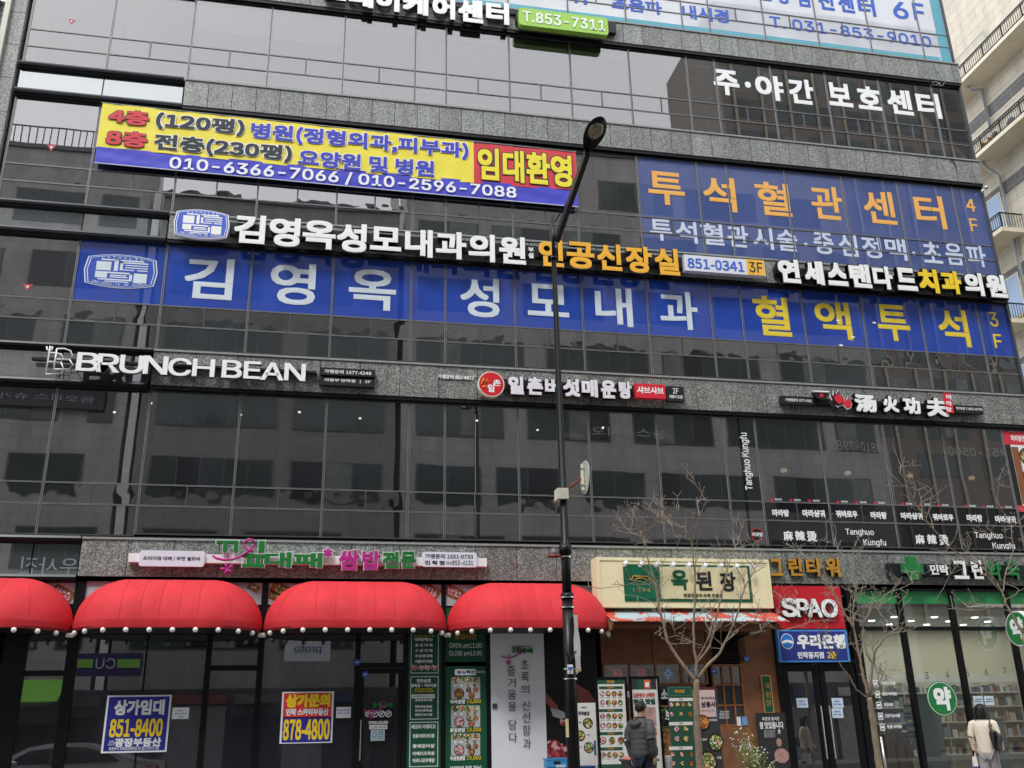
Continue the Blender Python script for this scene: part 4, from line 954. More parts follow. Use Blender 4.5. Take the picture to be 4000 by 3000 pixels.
for px, py, r in ((2160, 2910, .16), (2190, 2925, .15), (2150, 2940, .13), (2185, 2955, .16), (2207, 2820, .12)): x, z = F(px, py, -.06); MB().disc(x, z, r, r * .7, -.06 - r * .05, -.055 - r * .04, 9).build('meat_picture', food_mat('meat_red', ['7c1f28', 'b04850', '93303a', 'd8a0a0', '6a1820'], 14) if 'meat_red' not in _m else _m['meat_red'], t)

# ------------------------------------------------------------------ soybean stew restaurant (cream sign box, corrugated awning, timber front)
RB = thing('timber_restaurant_front', 'weathered brown timber restaurant front with small paned windows below the corrugated awning', 'shop front', (8, 0, 0))
BRN = mat('rusty_board', '80563b', .75, 0, .3, 1.6, .004, 12); TIM = mat('stained_timber', '925f36', .6, 0, .25, 5, .003, 30)
xl, xr = pxx(2345), pxx(3066)
def wallpiece(a, b_, c, d, m=BRN, nm='board'): 
    x0, x1, z0, z1 = RC(a, b_, c, d, 0); return MB().box(x0, x1, -.04, .08, z0, z1).build(nm, m, RB)
zt = 3.75
x1 = F(2350, 2700)[0]; zsill = F(2500, 2592)[1]
for a, c in ((2345, 2540), (2543, 2750), (2753, 2775)): MB().box(pxx(a, 2500), pxx(c, 2500), -.04, .08, zsill, zt).build('wall_board', BRN, RB)
MB().box(pxx(2775, 2500), pxx(3075, 2500), .02, .08, F(2800, 2585)[1], zt).build('wall_board', BRN, RB)
MB().box(pxx(2905), pxx(3066), -.04, .015, 0, zt).build('wall_board', BRN, RB)
b = MB(); z = F(2800, 2580)[1]; xa, xb = pxx(2762, 2500), pxx(2905, 2500)
lv = thing('louvre', 'dark slatted ventilation louvre above the timber door', 'louvre', ((xa + xb) / 2, -.05, 3.0))
for k in range(13): MB().hexa([(xa, -.02, z + .055 * k), (xb, -.02, z + .055 * k), (xb, .0, z + .055 * k + .03), (xa, .0, z + .055 * k + .03), (xa, -.07, z + .055 * k - .02), (xb, -.07, z + .055 * k - .02), (xb, -.065, z + .055 * k - .012), (xa, -.065, z + .055 * k - .012)]).build('slat', mat('louvre_brown', '352a24', .5, .2, .15), lv)
MB().box(xa - .05, xb + .05, .002, .018, z - .05, z + .75).build('backing', BLACK, lv)
# upper transom lights and lower windows
G_B = G_SHOP
def tim_window(a, c, y0, y1, cols, rows, nm='window'):
    x0, x1, z0, z1 = RC(a, y0, c, y1, 0); b = MB(); t_ = .035
    b.box(x0, x1, -.05, .05, z1 - t_, z1); b.box(x0, x1, -.05, .05, z0, z0 + t_)
    for i in range(cols + 1): x = x0 + (x1 - x0 - t_) * i / cols; b.box(x, x + t_, -.047, .047, z0 + t_, z1 - t_)
    for j in range(1, rows): zz = z0 + (z1 - z0) * j / rows; b.box(x0 + t_, x1 - t_, -.04, .04, zz - t_ / 2, zz + t_ / 2)
    w = b.build(nm, TIM, RB)
    for i in range(cols):
        for j in range(rows):
            px0 = x0 + (x1 - x0 - t_) * i / cols + t_; px1 = x0 + (x1 - x0 - t_) * (i + 1) / cols
            sheet(w, px0, px1, z0 + (z1 - z0) * j / rows + t_ / 2, z0 + (z1 - z0) * (j + 1) / rows - t_ / 2, G_B, .0)
    return w
tim_window(2352, 2765, 2590, 2674, 4, 1); tim_window(2352, 2765, 2676, 2842, 4, 2)
MB().box(pxx(2350), pxx(2765), -.05, .06, 0, F(2500, 2843)[1]).build('dado_board', TIM, RB)
dw = tim_window(2776, 2916, 2596, 2835, 3, 3, 'door')
MB().box(pxx(2776), pxx(2916), -.045, .05, 0, F(2800, 2836)[1]).build('door_panel', TIM, RB)
MB().box(pxx(2800), pxx(2890), -.055, -.046, .25, F(2800, 2850)[1]).build('door_panel', BRN, RB)
rb = MB(); rb.box(6.3, 11.1, 3.2, 3.3, 0, 4.2); rb.box(11.1, 11.16, .1, 3.3, 0, 4.2); rb.build('room_wall', tiles_mat('inner_brick', (.16, .12, .1), (.05, .05, .05), .25, .09, .3), RB)
NR = mat('neon_red', 'd8404a', .4, 0, 0, emit=(1, .12, .12), es=.8); NB = mat('neon_blue', '3a8ae0', .4, 0, 0, emit=(.1, .45, 1), es=.9)
t = board('neon characters, two red and two blue, behind the upper small panes of the timber front', 'neon sign', (2560, 2640), .12, 'neon_sign')
for ch, px, m in (('된', 2390, NR), ('장', 2488, NR), ('수', 2590, NB), ('육', 2690, NB)): tx(ch, px, 2612, px + 40, 2654, m, t, .12, 0, depth=.02, name='letter')
t = board('white vertical lettering on the lower panes behind the standing banners', 'lettering', (2590, 2750), -.03, 'window_lettering')
for ch, px, py in (('자', 2443, 2697), ('소', 2580, 2692), ('보', 2597, 2773)): tx(ch, px, py, px + 32, py + 38, VW, t, -.055, 3, name='letter')
# door notices
t = board('WELCOME opening time sign 11:00 and 22:00 on the timber door', 'sign', (2830, 2795), -.06, 'opening_sign')
tx('WELCOME', 2812, 2777, 2848, 2783, VW, t, -.06, 2); tx('OPEN 11:00', 2810, 2786, 2848, 2795, VW, t, -.06, 2); tx('CLOSE 22:00', 2810, 2798, 2848, 2807, VW, t, -.06, 2)
for a, c, lab in (((2877, 2800, 2896, 2835), WHITEP, 'small white card on the timber door'), ((2897, 2799, 2921, 2833), mat('card_blue', '6fa6d8', .5), 'small blue card on the timber door')):
    t = board(lab, 'notice', (a[0], a[1]), -.065, 'door_card'); plate(*a, -.065, .003, c, t, 'sheet')
# cream sign box
t = board('cream sign box with green and parchment panel above the corrugated awning', 'sign', (2680, 2280), -.45, 'sign_box')
CRM = mat('cream_paint', 'efe6bd', .55, 0, .05, 1.5); DG = mat('deep_green', '0f5a40', .45, 0, .08); PAR = mat('parchment', 'd8cfa4', .6, 0, .18, 2.5)
plate(2328, 2176, 3022, 2376, -.55, .43, CRM, t, 'box_body')
x0, x1, z0, z1 = RC(2328, 2176, 3022, 2376, -.55); oframe(x0, x1, z0, z1, -.57, CRM, t, .07)
plate(2433, 2203, 2942, 2352, -.565, .012, DG, t, 'green_frame'); plate(2576, 2213, 2930, 2341, -.575, .008, PAR, t, 'parchment_panel'); plate(2439, 2213, 2568, 2341, -.57, .004, mat('mid_green', '12664a', .45, 0, .1), t, 'green_panel')
letters([('옥', 2619, 2226, 2690, 2305, DG), ('된', 2716, 2231, 2784, 2307), ('장', 2810, 2234, 2878, 2311)], -.585, INK, t, 2, .008)
tx('된장전문과 수육 전문점', 2670, 2318, 2823, 2334, INK, t, -.585, 1); tx('1 · 9 · 5 · 8', 2472, 2297, 2540, 2312, GOLD, t, -.58, 0)
strokes(t, [[(2457, 2265), (2468, 2262), (2474, 2250), (2530, 2252), (2540, 2265), (2553, 2268)], [(2480, 2265), (2490, 2258), (2515, 2259), (2527, 2266)]], -.585, GOLD, .012, 'roof_motif')
for k in range(9):
    px = 2446 + k * 62; x, z = F(px, 2203 + k * 1.7, -.72)
    b = MB(); b.tube([(x, -.55, z + .05), (x, -.68, z + .09), (x, -.72, z + .05)], .012, 6); b.tube([(x + .03, -.72, z + .035), (x - .08, -.78, z - .025)], [.035, .05], 10); b.build('spot_lamp', WHITE, t)
# corrugated awning
t = board('corrugated metal awning with peeling red paint below the cream sign box', 'awning', (2700, 2410), -.9, 'corrugated_awning')
def rust():
    m = bpy.data.materials.new('peeling_paint'); m.use_nodes = True; n = m.node_tree.nodes; L = m.node_tree.links; b = n['Principled BSDF']; b.inputs['Roughness'].default_value = .45; b.inputs['Metallic'].default_value = .2
    tc = n.new('ShaderNodeTexCoord'); mp = n.new('ShaderNodeMapping'); mp.inputs['Scale'].default_value = (1.6, 1.3, 1.3); mp.inputs['Rotation'].default_value = (0, .6, 0)
    no = n.new('ShaderNodeTexNoise'); no.inputs['Scale'].default_value = 1.6; no.inputs['Detail'].default_value = 6; no.inputs['Distortion'].default_value = .8
    L.new(tc.outputs['Object'], mp.inputs[0]); L.new(mp.outputs[0], no.inputs['Vector']); cr = n.new('ShaderNodeValToRGB'); L.new(no.outputs[0], cr.inputs[0])
    e = cr.color_ramp.elements; e[0].position = .49; e[0].color = hexc('b9cdd4') + (1,); e[1].position = .53; e[1].color = hexc('d05a48') + (1,)
    L.new(cr.outputs[0], b.inputs['Base Color']); return m
tl = F(2337, 2376, -.15); br_ = F(3084, 2428, -1.15); bl = F(2377, 2424, -1.15)
b = MB(); n = 300; X0, X1 = tl[0], br_[0]; zt_, zb_ = tl[1], (bl[1] + br_[1]) / 2
for j in range(2):
    for i in range(n + 1):
        x = X0 + (X1 - X0) * i / n; a = .016 * math.sin(i * 2 * PI / 4)
        b.v.append((x, -.15 - 1.0 * j, zt_ + (zb_ - zt_) * j + a))
for i in range(n): b._f((i, i + 1 + n, i + n + 2, i + 1))
b.f = [(i + n + 1, i + n + 2, i + 1, i) for i in range(n)]; b.mi = [0] * n
o = len(b.v); b.v += [(x, y, z - .006) for x, y, z in b.v[:o]]; b.f += [tuple(o + k for k in reversed(f)) for f in b.f]; b.mi = [0] * len(b.f)
b.build('metal_sheet', rust(), t, True)
MB().prismx([(-.15, zt_ - .05), (-1.1, zb_ - .04), (-1.0, zb_ - .15), (-.15, zb_ - .25)], X0 + .01, X0 + .05).build('side_board', mat('bare_wood', 'a07c5c', .7, 0, .2), t)
MB().box(X0 + .1, X1 - .1, -.9, -.86, zb_ - .12, zb_ - .03).build('under_beam', BRN, t)
MB().box(X0 + .1, X1 - .1, -.12, -.05, zb_ - .1, zb_ + .1).build('wall_beam', BRN, t)
# cctv / flood lamp on bracket
x, z = F(2900, 2480, -.3); t = thing('flood_lamp', 'small silver flood lamp on a black arm at the right end of the corrugated awning', 'lamp', (x, -.3, z))
xb, zb = F(2975, 2460, -.7); MB().tube([(x, -.05, z - .05), (x + .05, -.2, z), (xb - .22, -.6, zb - .06)], .028, 8).build('arm', BLACK, t, True)
MB().tube([(xb - .24, -.6, zb - .07), (xb, -.75, zb)], [.05, .04], 10).build('lamp_body', mat('silver', 'c9ccc6', .3, .6, .05), t, True)
# vertical green sign and blackboard
t = board('narrow vertical green sign with gold characters right of the timber door', 'sign', (2995, 2700), -.06, 'vertical_sign')
plate(2972, 2637, 3026, 2785, -.07, .03, GOLD, t, 'gold_border'); plate(2976, 2641, 3022, 2781, -.074, .003, DG, t, 'sign_face')
for k, ch in enumerate('옥된장'): tx(ch, 2988 + 1.5 * k, 2667 + 33 * k, 3011 + 1.5 * k, 2692 + 33 * k, GOLD, t, -.078, 0)
t = board('black poster with white brush writing at the foot of the brown wall', 'poster', (3020, 2890), -.08, 'black_poster')
plate(2952, 2785, 3092, 3020, -.09, .02, mat('chalk_black', '2c2c2e', .6, 0, .12), t, 'poster_sheet')
tx('옥된장 음식은', 2976, 2801, 3046, 2814, VW, t, -.094, 1); tx('참 맛있읍니다', 2966, 2820, 3062, 2846, VW, t, -.094, 2)
for k in range(6): tx('된장은 우리의 맛입니다', 2985, 2852 + 5 * k, 3028, 2855 + 5 * k, VW, t, -.094, 0)
tx('昃', 3038, 2850, 3050, 2866, VW, t, -.094, 1)
b = MB(); xh, zh = F(3043, 2900, -.094); b.disc(xh, zh, .06, .085, -.096, -.094, 14); b.disc(xh + .03, zh - .27, .17, .15, -.096, -.094, 14); b.build('figure_print', mat('print_rose', 'b08a80', .6, 0, .3, 20), t)

# ------------------------------------------------------------------ entrance with red and blue signs
EN = thing('bank_entrance', 'black framed double glass doors below the red and blue signs', 'entrance', (13, 0, 0))
dL, dR = F(3068, 2800)[0], F(3362, 2800)[0]; dT = F(3200, 2592)[1]
b = MB(); b.box(dL - .12, dL, -.08, .08, 0, 4.38); b.box(dR, dR + .14, -.08, .08, 0, 4.38); b.box(dL, dR, -.08, .08, dT, dT + .08); b.build('frame', BLACKM, EN)
dm = (dL + dR) / 2
STEEL = mat('steel', 'c8cacc')
for a, c, hx in ((dL + .02, dm - .01, dm - .10), (dm + .01, dR - .02, dm + .10)):
    b = MB(); f = .13; b.box(a, a + f, -.05, .03, .02, dT - .02); b.box(c - f, c, -.05, .03, .02, dT - .02); b.box(a + f, c - f, -.05, .03, dT - .17, dT - .02); b.box(a + f, c - f, -.05, .03, .02, .2)
    d = b.build('door', BLACKM, EN); sheet(d, a + f, c - f, .2, dT - .17, G_SHOP, -.01)
    MB().tube([(hx, -.13, .65), (hx, -.13, 1.75)], .016, 8).build('handle', STEEL, d)
for px, ys in ((3134, (2727,)), (3272, (2727, 2767))):
    for y in ys:
        t = board('white notice on the %s glass door%s' % ('left' if px < 3200 else 'right', '' if px < 3200 else (', upper one' if y < 2750 else ', lower one')), 'notice', (px, y), -.07, 'paper_notice')
        plate(px - 24, y, px + 24, y + 37, -.07, .003, mat('pale_paper', 'c8d8e6', .6, 0, .03), t, 'sheet'); tx('문을 꼭', px - 13, y + 9, px + 10, y + 16, SB, t, -.073, 1); tx('닫아 주세요', px - 16, y + 21, px + 16, y + 28, SB, t, -.073, 1)
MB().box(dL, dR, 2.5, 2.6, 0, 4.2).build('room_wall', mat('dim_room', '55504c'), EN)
for k in range(3): MB().box(dL + .2 + k * .8, dL + .75 + k * .8, 2.0, 2.4, .0, 1.1 + .3 * k).build('stacked_crate', mat('crate_dim%d' % k, ('8a5a3a', '30506a', '7a3030')[k], .6), EN)
t = board('red panel with white SPAO letters above the bank sign', 'sign', (3160, 2370), -.2, 'shop_sign')
plate(3018, 2288, 3303, 2456, -.14, .08, mat('sign_red', 'c9202c', .45, 0, .05), t, 'sign_panel')
letters([('S', 3050, 2336, 3119, 2410), ('P', 3108, 2338, 3165, 2410), ('A', 3150, 2339, 3215, 2411), ('O', 3205, 2340, 3277, 2412)], -.24, LW, t, 4, .08)
t = board('blue bank sign with round emblem above the double doors', 'sign', (3180, 2520), -.16, 'bank_sign')
plate(3034, 2460, 3322, 2585, -.20, .14, mat('sign_rim_blue', '4f93dc', .45), t, 'sign_rim'); plate(3042, 2466, 3314, 2579, -.205, .003, mat('sign_navy', '2a3a86', .45, 0, .06), t, 'sign_panel')
x, z = F(3075, 2505, -.21); MB().disc(x, z, .155, .17, -.212, -.208).build('emblem', LW, t); MB().disc(x, z, .14, .155, -.216, -.2125).build('emblem', mat('emblem_blue', '2c74c8', .4, 0, .2, 4), t)
b = MB(); b.prism([(x + .14 * math.cos(a), z - .03 + (.06 * math.sin(a))) for a in [PI * k / 10 for k in range(11)]] + [(x - .12, z - .055), (x, z - .02), (x + .12, z - .055)], -.22, -.2165); b.build('emblem', LW, t)
tx('우리은행', 3110, 2478, 3306, 2534, LW, t, -.212, 3); tx('민락동지점', 3115, 2546, 3220, 2572, LW, t, -.212, 2); tx('2층', 3230, 2544, 3268, 2573, YEL, t, -.212, 2)
t = sign('gold building name letters on the granite above the red SPAO panel', 3140, 2215)
GLD = mat('letter_gold', 'd09a3a', .35, .3, .08)
letters([('그', 3005, 2182, 3062, 2250), ('린', 3077, 2178, 3137, 2250), ('타', 3145, 2180, 3218, 2252), ('워', 3222, 2178, 3286, 2254)], -.22, GLD, t, 2, .06)

# ------------------------------------------------------------------ pharmacy
PH = thing('pharmacy_front', 'pharmacy shop front with green top band, black mullions and lit shelves behind clear glass', 'shop front', (17, 0, 0))
GB = mat('green_band', '379a5c', .45, 0, .06)
mull = [F(3340, 2700)[0], F(3556, 2650)[0], F(3763, 2650)[0], F(3979, 2600)[0], 21.5]
mull[0] = dR + .14 + .05
ztr = F(3600, 2456)[1]; zgb = F(3600, 2358)[1]; zgt = F(3600, 2304)[1]
for x in mull: MB().box(x - .05, x + .05, -.08, .06, 0, 4.4).build('mullion', BLACKM, PH)
b = MB(); b.box(mull[0], 21.5, -.06, .04, ztr - .045, ztr + .045); b.build('transom', BLACKM, PH); MB().box(mull[0], 21.5, -.1, .08, 4.30, 4.435).build('header', BLACKM, PH)
MB().box(mull[0], 21.5, -.07, .06, 0, .12).build('threshold', BLACKM, PH)
for a, c in zip(mull, mull[1:]):
    sheet(PH, a + .05, c - .05, .12, ztr - .045, G_CLEAR); sheet(PH, a + .05, c - .05, ztr + .045, 4.30, G_CLEAR)
    sheet(PH, a + .05, c - .05, zgb, 4.30, GB, -.012, 'green_strip', .008)
CW = mat('cream_wall', 'c4c0a8', .7, 0, .04, 1)
px0 = mull[0]
rm = MB(); rm.box(px0, 23, .1, 7, 3.9, 3.95); rm.build('ceiling', mat('ceiling_white', 'bdbdb8', .8, 0, .05), PH)
MB().box(px0 - .0, px0 + .06, .12, 7, 0, 3.9).build('side_wall', CW, PH)
MB().box(px0 + .06, 23, 4.6, 5.2, 2.55, 3.9).build('bulkhead', CW, PH); MB().box(px0, 23, 5.6, 5.7, 0, 2.6).build('back_wall', CW, PH)
MB().box(px0 + .06, 23, 4.55, 4.6, 2.45, 2.68).build('number_strip', mat('strip_grey', 'c9c8c0', .6), PH)
for k, (px, py) in enumerate(((3466, 2648), (3545, 2642), (3624, 2637), (3704, 2634), (3782, 2628), (3856, 2623), (3929, 2618))):
    x, z = F(px, py, 4.5); text(str(k + 1), (x - .05, x + .05, z - .1, z + .08), INK, PH, 4.54, 0)
for px, py in ((730, 345), (895, 383), (1090, 350), (1045, 415), (1235, 385), (1437, 352), (1370, 417), (1563, 388), (1785, 355), (1687, 419), (1897, 391), (1310, 468), (848, 488), (978, 510)):
    x, y = FZ(3000 + px / 2.212, 2250 + py / 2.212, 3.9)
    if .3 < y < 4.5:
        b = MB(); b.tube([(x, y, 3.875), (x, y, 3.898)], .085, 16); b.build('ceiling_lamp', COOL, PH)
al = bpy.data.lights.new('pharmacy_ceiling_light', 'AREA'); al.shape = 'RECTANGLE'; al.size = 6; al.size_y = 3; al.energy = 95; al.color = (1, .985, .94)
ao = bpy.data.objects.new('pharmacy_ceiling_light', al); COL.objects.link(ao); ao.location = (17.2, 2.6, 3.86)
# shelves with boxes
SHW = mat('shelf_white', 'bdb9a8', .6, 0, .05); rng = random.Random(3)
PC = ['a8acae', '6f8566', '8a5a54', '4a5a74', 'b0a582', '4a4a4a', 'a08a8e', 'c0beb6', '6a848a', '7a6a58', '3a3a38', '94908a']
PM = [mat('product_%s' % c, c, .5, 0, .1, 5) for c in PC]
x = px0 + .1; si = 0
while x < 22:
    t_ = MB(); 
    for zz in (.05, .55, .98, 1.38, 1.78, 2.15): t_.box(x, x + 1.18, 4.3, 4.6, zz, zz + .03)
    t_.box(x - .015, x, 4.3, 4.6, 0, 2.45); t_.box(x, x + 1.18, 4.56, 4.6, .05, 2.45)
    sh = t_.build('shelf', SHW, PH)
    for zz in (.58, 1.01, 1.41, 1.81, 2.18):
        u = x + .02
        while u < x + 1.08:
            w = rng.uniform(.05, .16); h = rng.uniform(.12, .3 if zz < 2.1 else .22)
            MB().box(u, min(u + w, x + 1.17), 4.33, 4.5, zz, zz + h).build('product_box', rng.choice(PM), sh); u += w + rng.uniform(.004, .05)
    x += 1.2; si += 1
# counter, white cabinets, cartons
WC = mat('cabinet_white', 'a9bcbc', .5, 0, .04)
for px_a, px_b, ya, yb, Y, nm in ((3585, 3712, 2728, 3040, .6, 'white perforated display panel behind the round green sticker'), (3842, 3960, 2812, 3040, .7, 'pale cabinet inside the pharmacy behind the woman')):
    t = board(nm, 'cabinet', (px_a, ya), Y, 'cabinet'); x0, x1, z0, z1 = RC(px_a, ya, px_b, yb, Y); MB().box(x0, x1, Y, Y + .35, 0, z1).build('body', WC, t)
    MB().box(x0 - .02, x1 + .02, Y - .02, Y + .37, z1, z1 + .04).build('top', WC, t)
CTN = mat('carton', '9a7a55', .75, 0, .12, 3)
for k, (a, b_, c, d) in enumerate(((3440, 2868, 3490, 2905), (3492, 2862, 3545, 2908), (3438, 2908, 3488, 2960), (3490, 2910, 3525, 2962), (3527, 2912, 3560, 2960), (3440, 2962, 3500, 3020), (3502, 2964, 3560, 3020))):
    x0, x1, z0, z1 = RC(a, b_, c, d, .5); o = MB().box(x0, x1 - .01, .35, .8, max(z0, .02), z1).build('carton', CTN, None)
    tagm(o, 'brown carton stacked inside the pharmacy window, %s' % ('top left', 'top right', 'middle row left', 'middle row centre', 'middle row right', 'bottom left', 'bottom right')[k], 'carton', 'cartons in the pharmacy window')
# round green stickers
LG = mat('sticker_green', '1f7a3e', .45, 0, .05)
t = board('round green sticker with white medicine character on the pharmacy glass', 'sign', (3680, 2729), -.02, 'round_sign')
x, z = F(3680, 2729, -.02); MB().disc(x, z, .385, .385, -.02, -.008, 40).build('rim', LG, t); MB().disc(x, z, .365, .365, -.024, -.021, 40).build('ring', WHITEP, t); MB().disc(x, z, .35, .35, -.028, -.025, 40).build('disc', LG, t)
text('약', (x - .21, x + .23, z - .26, z + .26), LW, t, -.032, 3)
t = board('round double sided green blade sign projecting from the pharmacy at the right edge', 'sign', (3975, 2455), -.7, 'blade_sign')
xx, zz = F(3972, 2455, -.55); xx = 18.05 * (21 - .55) / 21
yc, zc = -.55, F(3972, 2455, -.55)[1]; xc = F(3985, 2455, -.55)[0]
b = MB(); b.prismx([(yc + .40 * math.cos(a), zc + .40 * math.sin(a)) for a in [2 * PI * k / 40 for k in range(40)]], xc - .07, xc + .07); o = b.build('body', WHITEP, t)
b = MB(); b.prismx([(yc + .37 * math.cos(a), zc + .37 * math.sin(a)) for a in [2 * PI * k / 40 for k in range(40)]], xc - .078, xc - .071); b.build('face', LG, t)
text('약', (yc - .22, yc + .22, zc - .25, zc + .25), LW, t, xc - .085, 3, axis='x', flip=False)
MB().tube([(xc, -.1, zc), (xc, yc + .38, zc)], .02, 6).build('bracket', BLACKM, t)
# pharmacy icon list, posters
t = board('column of five white icons with captions on the left pharmacy glass', 'lettering', (3450, 2740), -.02, 'icon_list')
for k, (s, px, py) in enumerate((('처방전 조제', 3410, 2657), ('일반 의약품', 3417, 2699), ('건강상담', 3423, 2741), ('건강기능식품', 3429, 2784), ('동물 의약품', 3436, 2827))):
    x0, x1, z0, z1 = RC(px, py, px + 22, py + 27, -.02); oframe(x0, x1, z0, z1, -.02, VW, t, .018); MB().disc((x0 + x1) / 2, (z0 + z1) / 2, .035, .03, -.02, -.018, 10).build('icon', VW, t)
    tx(s, px + 28, py + 5, px + 28 + 10 * len(s), py + 18, VW, t, -.02, 2)
for a, c, lab in (((3524, 2746, 3568, 2814), mat('poster_yellow', 'd9dba0', .5, 0, .08), 'yellow and blue poster on the pharmacy glass'), ((3538, 2820, 3590, 2892), mat('poster_pale', 'b9c7d6', .5, 0, .1), 'pale blue poster below the yellow one on the pharmacy glass')):
    t = board(lab, 'poster', (a[0], a[1]), .03, 'poster'); plate(*a, .03, .003, c, t, 'poster_sheet')
    for k in range(4): plate(a[0] + 5, a[1] + 8 + 15 * k, a[2] - 8, a[1] + 15 + 15 * k, .026, .003, (SB, WHITEP, mat('print_plum', '6a3a6a', .5), SB)[k], t, 'printed_block')
for j, (a, lab) in enumerate((((3800, 2719, 3842, 2753), 'left'), ((3843, 2719, 3886, 2754), 'right'))):
    t = board('pale paper notice on the pharmacy glass above the woman, ' + lab + ' one', 'notice', (a[0], a[1]), -.02, 'paper_notice'); plate(*a, -.02, .003, mat('pale_paper', 'c8d8e6'), t, 'sheet')
    tx('거동불편 환자', a[0] + 8, a[1] + 10, a[2] - 6, a[1] + 15, INK, t, -.023, 1); tx('벨을 눌러 주세요', a[0] + 8, a[1] + 19, a[2] - 6, a[1] + 24, INK, t, -.023, 1)
# pharmacy name sign
t = sign('green cross and pharmacy name letters on a dark rail at the right above the pharmacy', 3700, 2220)
rail(3468, 2200, 4040, 2256, -.26, .13, t)
x, z = F(3568, 2219, -.42); a_, w_ = .27, .115
b = MB(); b.prism([(x + q[0] * .95, z + q[1]) for q in ((-w_, -a_), (w_, -a_), (w_, -w_), (a_, -w_), (a_, w_), (w_, w_), (w_, a_), (-w_, a_), (-w_, w_), (-a_, w_), (-a_, -w_), (-w_, -w_))], -.42, -.3); b.build('cross', LG, t)
tx('민락', 3631, 2205, 3710, 2246, LW, t, -.4, 2, depth=.08); letters([('그', 3719, 2190, 3788, 2262), ('린', 3790, 2188, 3845, 2262), ('약', 3850, 2190, 3920, 2266, LG), ('국', 3924, 2192, 3992, 2266, LG)], -.42, LW, t, 2, .1)

# ------------------------------------------------------------------ neighbours
AP = thing('apartment_building', 'beige tiled apartment block with railed balconies and grey pipes beyond the right corner', 'building', (25, 8, 0))
AW = tiles_mat('beige_tile', hexc('cdc6b6'), hexc('8f8672'), .9, .42, .04, axis='yz')
MB().box(25.0, 40, -3, 40, 0, 48).build('wall', AW, AP)
DB = tiles_mat('grey_band_tile', hexc('6a6a6b'), hexc('a5a29a'), .9, .6, .06, axis='yz')
SLAB = mat('balcony_concrete', 'ded6c0', .7, 0, .1, 2); IRON = mat('balcony_iron', '2a2624', .45, .4, .1)
WBL = mat('bright_glass', (.22, .34, .55), .08, 0, .1, 1, spec=.8)
for k in range(0, 6):
    zf = 25.1 - 3.4 * k                                   # soffit of the balcony slab
    MB().box(24.975, 25.0 - .002, -3, 40, zf - 1.45, zf - .95).build('stone_band', DB, AP)
    long = k <= 1
    y0, y1 = (-2.5, 30) if long else ((6.15, 30) if k == 2 else (6.75, 30))
    if k > 1:
        y0 = {2: 6.15, 3: 6.72, 4: 7.3, 5: 7.3}[k]
    MB().box(24.0, 25.0, y0, y1, zf, zf + .16).build('balcony_slab', SLAB, AP)
    r = MB(); r.box(24.03, 24.07, y0, y1, zf + .74, zf + .78); r.box(24.03, 24.06, y0, y1, zf + .22, zf + .25); r.box(24.03, 24.06, y0, y1, zf + .66, zf + .68)
    y = y0
    while y < 12:
        r.box(24.04, 24.055, y, y + .016, zf + .2, zf + .74); y += .11
    y = y0
    while y < 12: r.box(24.025, 24.07, y, y + .04, zf + .16, zf + .74); y += 1.1
    if not long:
        x = 24.07
        while x < 25: r.box(x, x + .016, y0, y0 + .016, zf + .2, zf + .74); x += .11
        r.box(24.03, 25, y0, y0 + .04, zf + .74, zf + .78)
    r.build('railing', IRON, AP)
    for ya, yb in ((2.6, 3.7), (8.3, 9.6)) if long else ((7.0, 8.1),):
        w = MB().box(24.95, 25.02, ya - .05, yb + .05, zf + .55, zf + 2.2).build('window', SLAB, AP)
        MB().box(24.94, 24.949, ya, yb, zf + .6, zf + 2.15).build('pane', WBL, w)
PIPE = mat('grey_pipe', 'a6acb2', .45, .1, .08)
yp, _ = FX(3815, 260, 24.85)
for (a, b_, c, d, X) in ((3833, 290, 3858, 500, 24.88), (3895, 640, 4010, 1170, 24.88)):
    y0, z0 = FX(a, b_, X); y1, z1 = FX(c, d, X); ym = (y0 + y1) / 2
    pts = [(24.4, ym + .15, 25.1 if b_ < 400 else 21.7), (24.5, ym + .1, 24.9 if b_ < 400 else 21.4), (X, ym, z0 - .6 if b_ < 400 else z0 - .5), (X, ym, 0)]
    if b_ < 400: pts[-1] = (X, ym, 21.86)
    MB().tube(pts, .06, 8).build('drain_pipe', PIPE, AP, True)
MB().tube([(24.93, -3, 23.1), (24.93, 12, 23.1)], .018, 6).build('cable_conduit', BLACK, AP)
MB().tube([(24.93, 5.9, 27.2), (24.93, 5.9, 25.3)], .03, 6).build('drain_pipe', PIPE, AP); MB().tube([(24.93, 5.9, 27.2), (24.93, 12, 27.2)], .02, 6).build('cable_conduit', PIPE, AP)
for j, (px, py) in enumerate(((3905, 560), (3965, 490))):
    y, _ = FX(px, py, 24.5); z = 21.86
    t = thing('air_conditioner', 'white outdoor air conditioner unit on the middle balcony, %s one' % ('left', 'right')[j], 'air conditioner', (24.5, y, z), 'outdoor units on the middle balcony')
    MB().box(24.35, 24.7, y - .35, y + .35, z + .02, z + .62).build('casing', mat('ac_white', 'c9c6bb', .5, 0, .08), t)
    b = MB(); b.prismx([(y + .22 * math.cos(a), z + .33 + .22 * math.sin(a)) for a in [2 * PI * k / 18 for k in range(18)]], 24.335, 24.349); b.build('fan_grille', FRAME, t)
t = thing('orange_cover', 'crumpled orange cloth draped behind the middle balcony railing', 'cloth', (24.3, 5.4, 21.9)); yy = FX(3865, 590, 24.3)[0]
b = MB(); n = 9
for i in range(n):
    for j in range(n):
        b.v.append((24.3 + .09 * math.sin(i * 1.7 + j) + .05 * math.cos(j * 2.3), yy + .9 * (i / (n - 1) - .5), 21.9 + .5 * j / (n - 1) * (1 - .3 * abs(math.sin(i)))))
for i in range(n - 1):
    for j in range(n - 1): q = i * n + j; b._f((q, q + 1, q + n + 1, q + n))
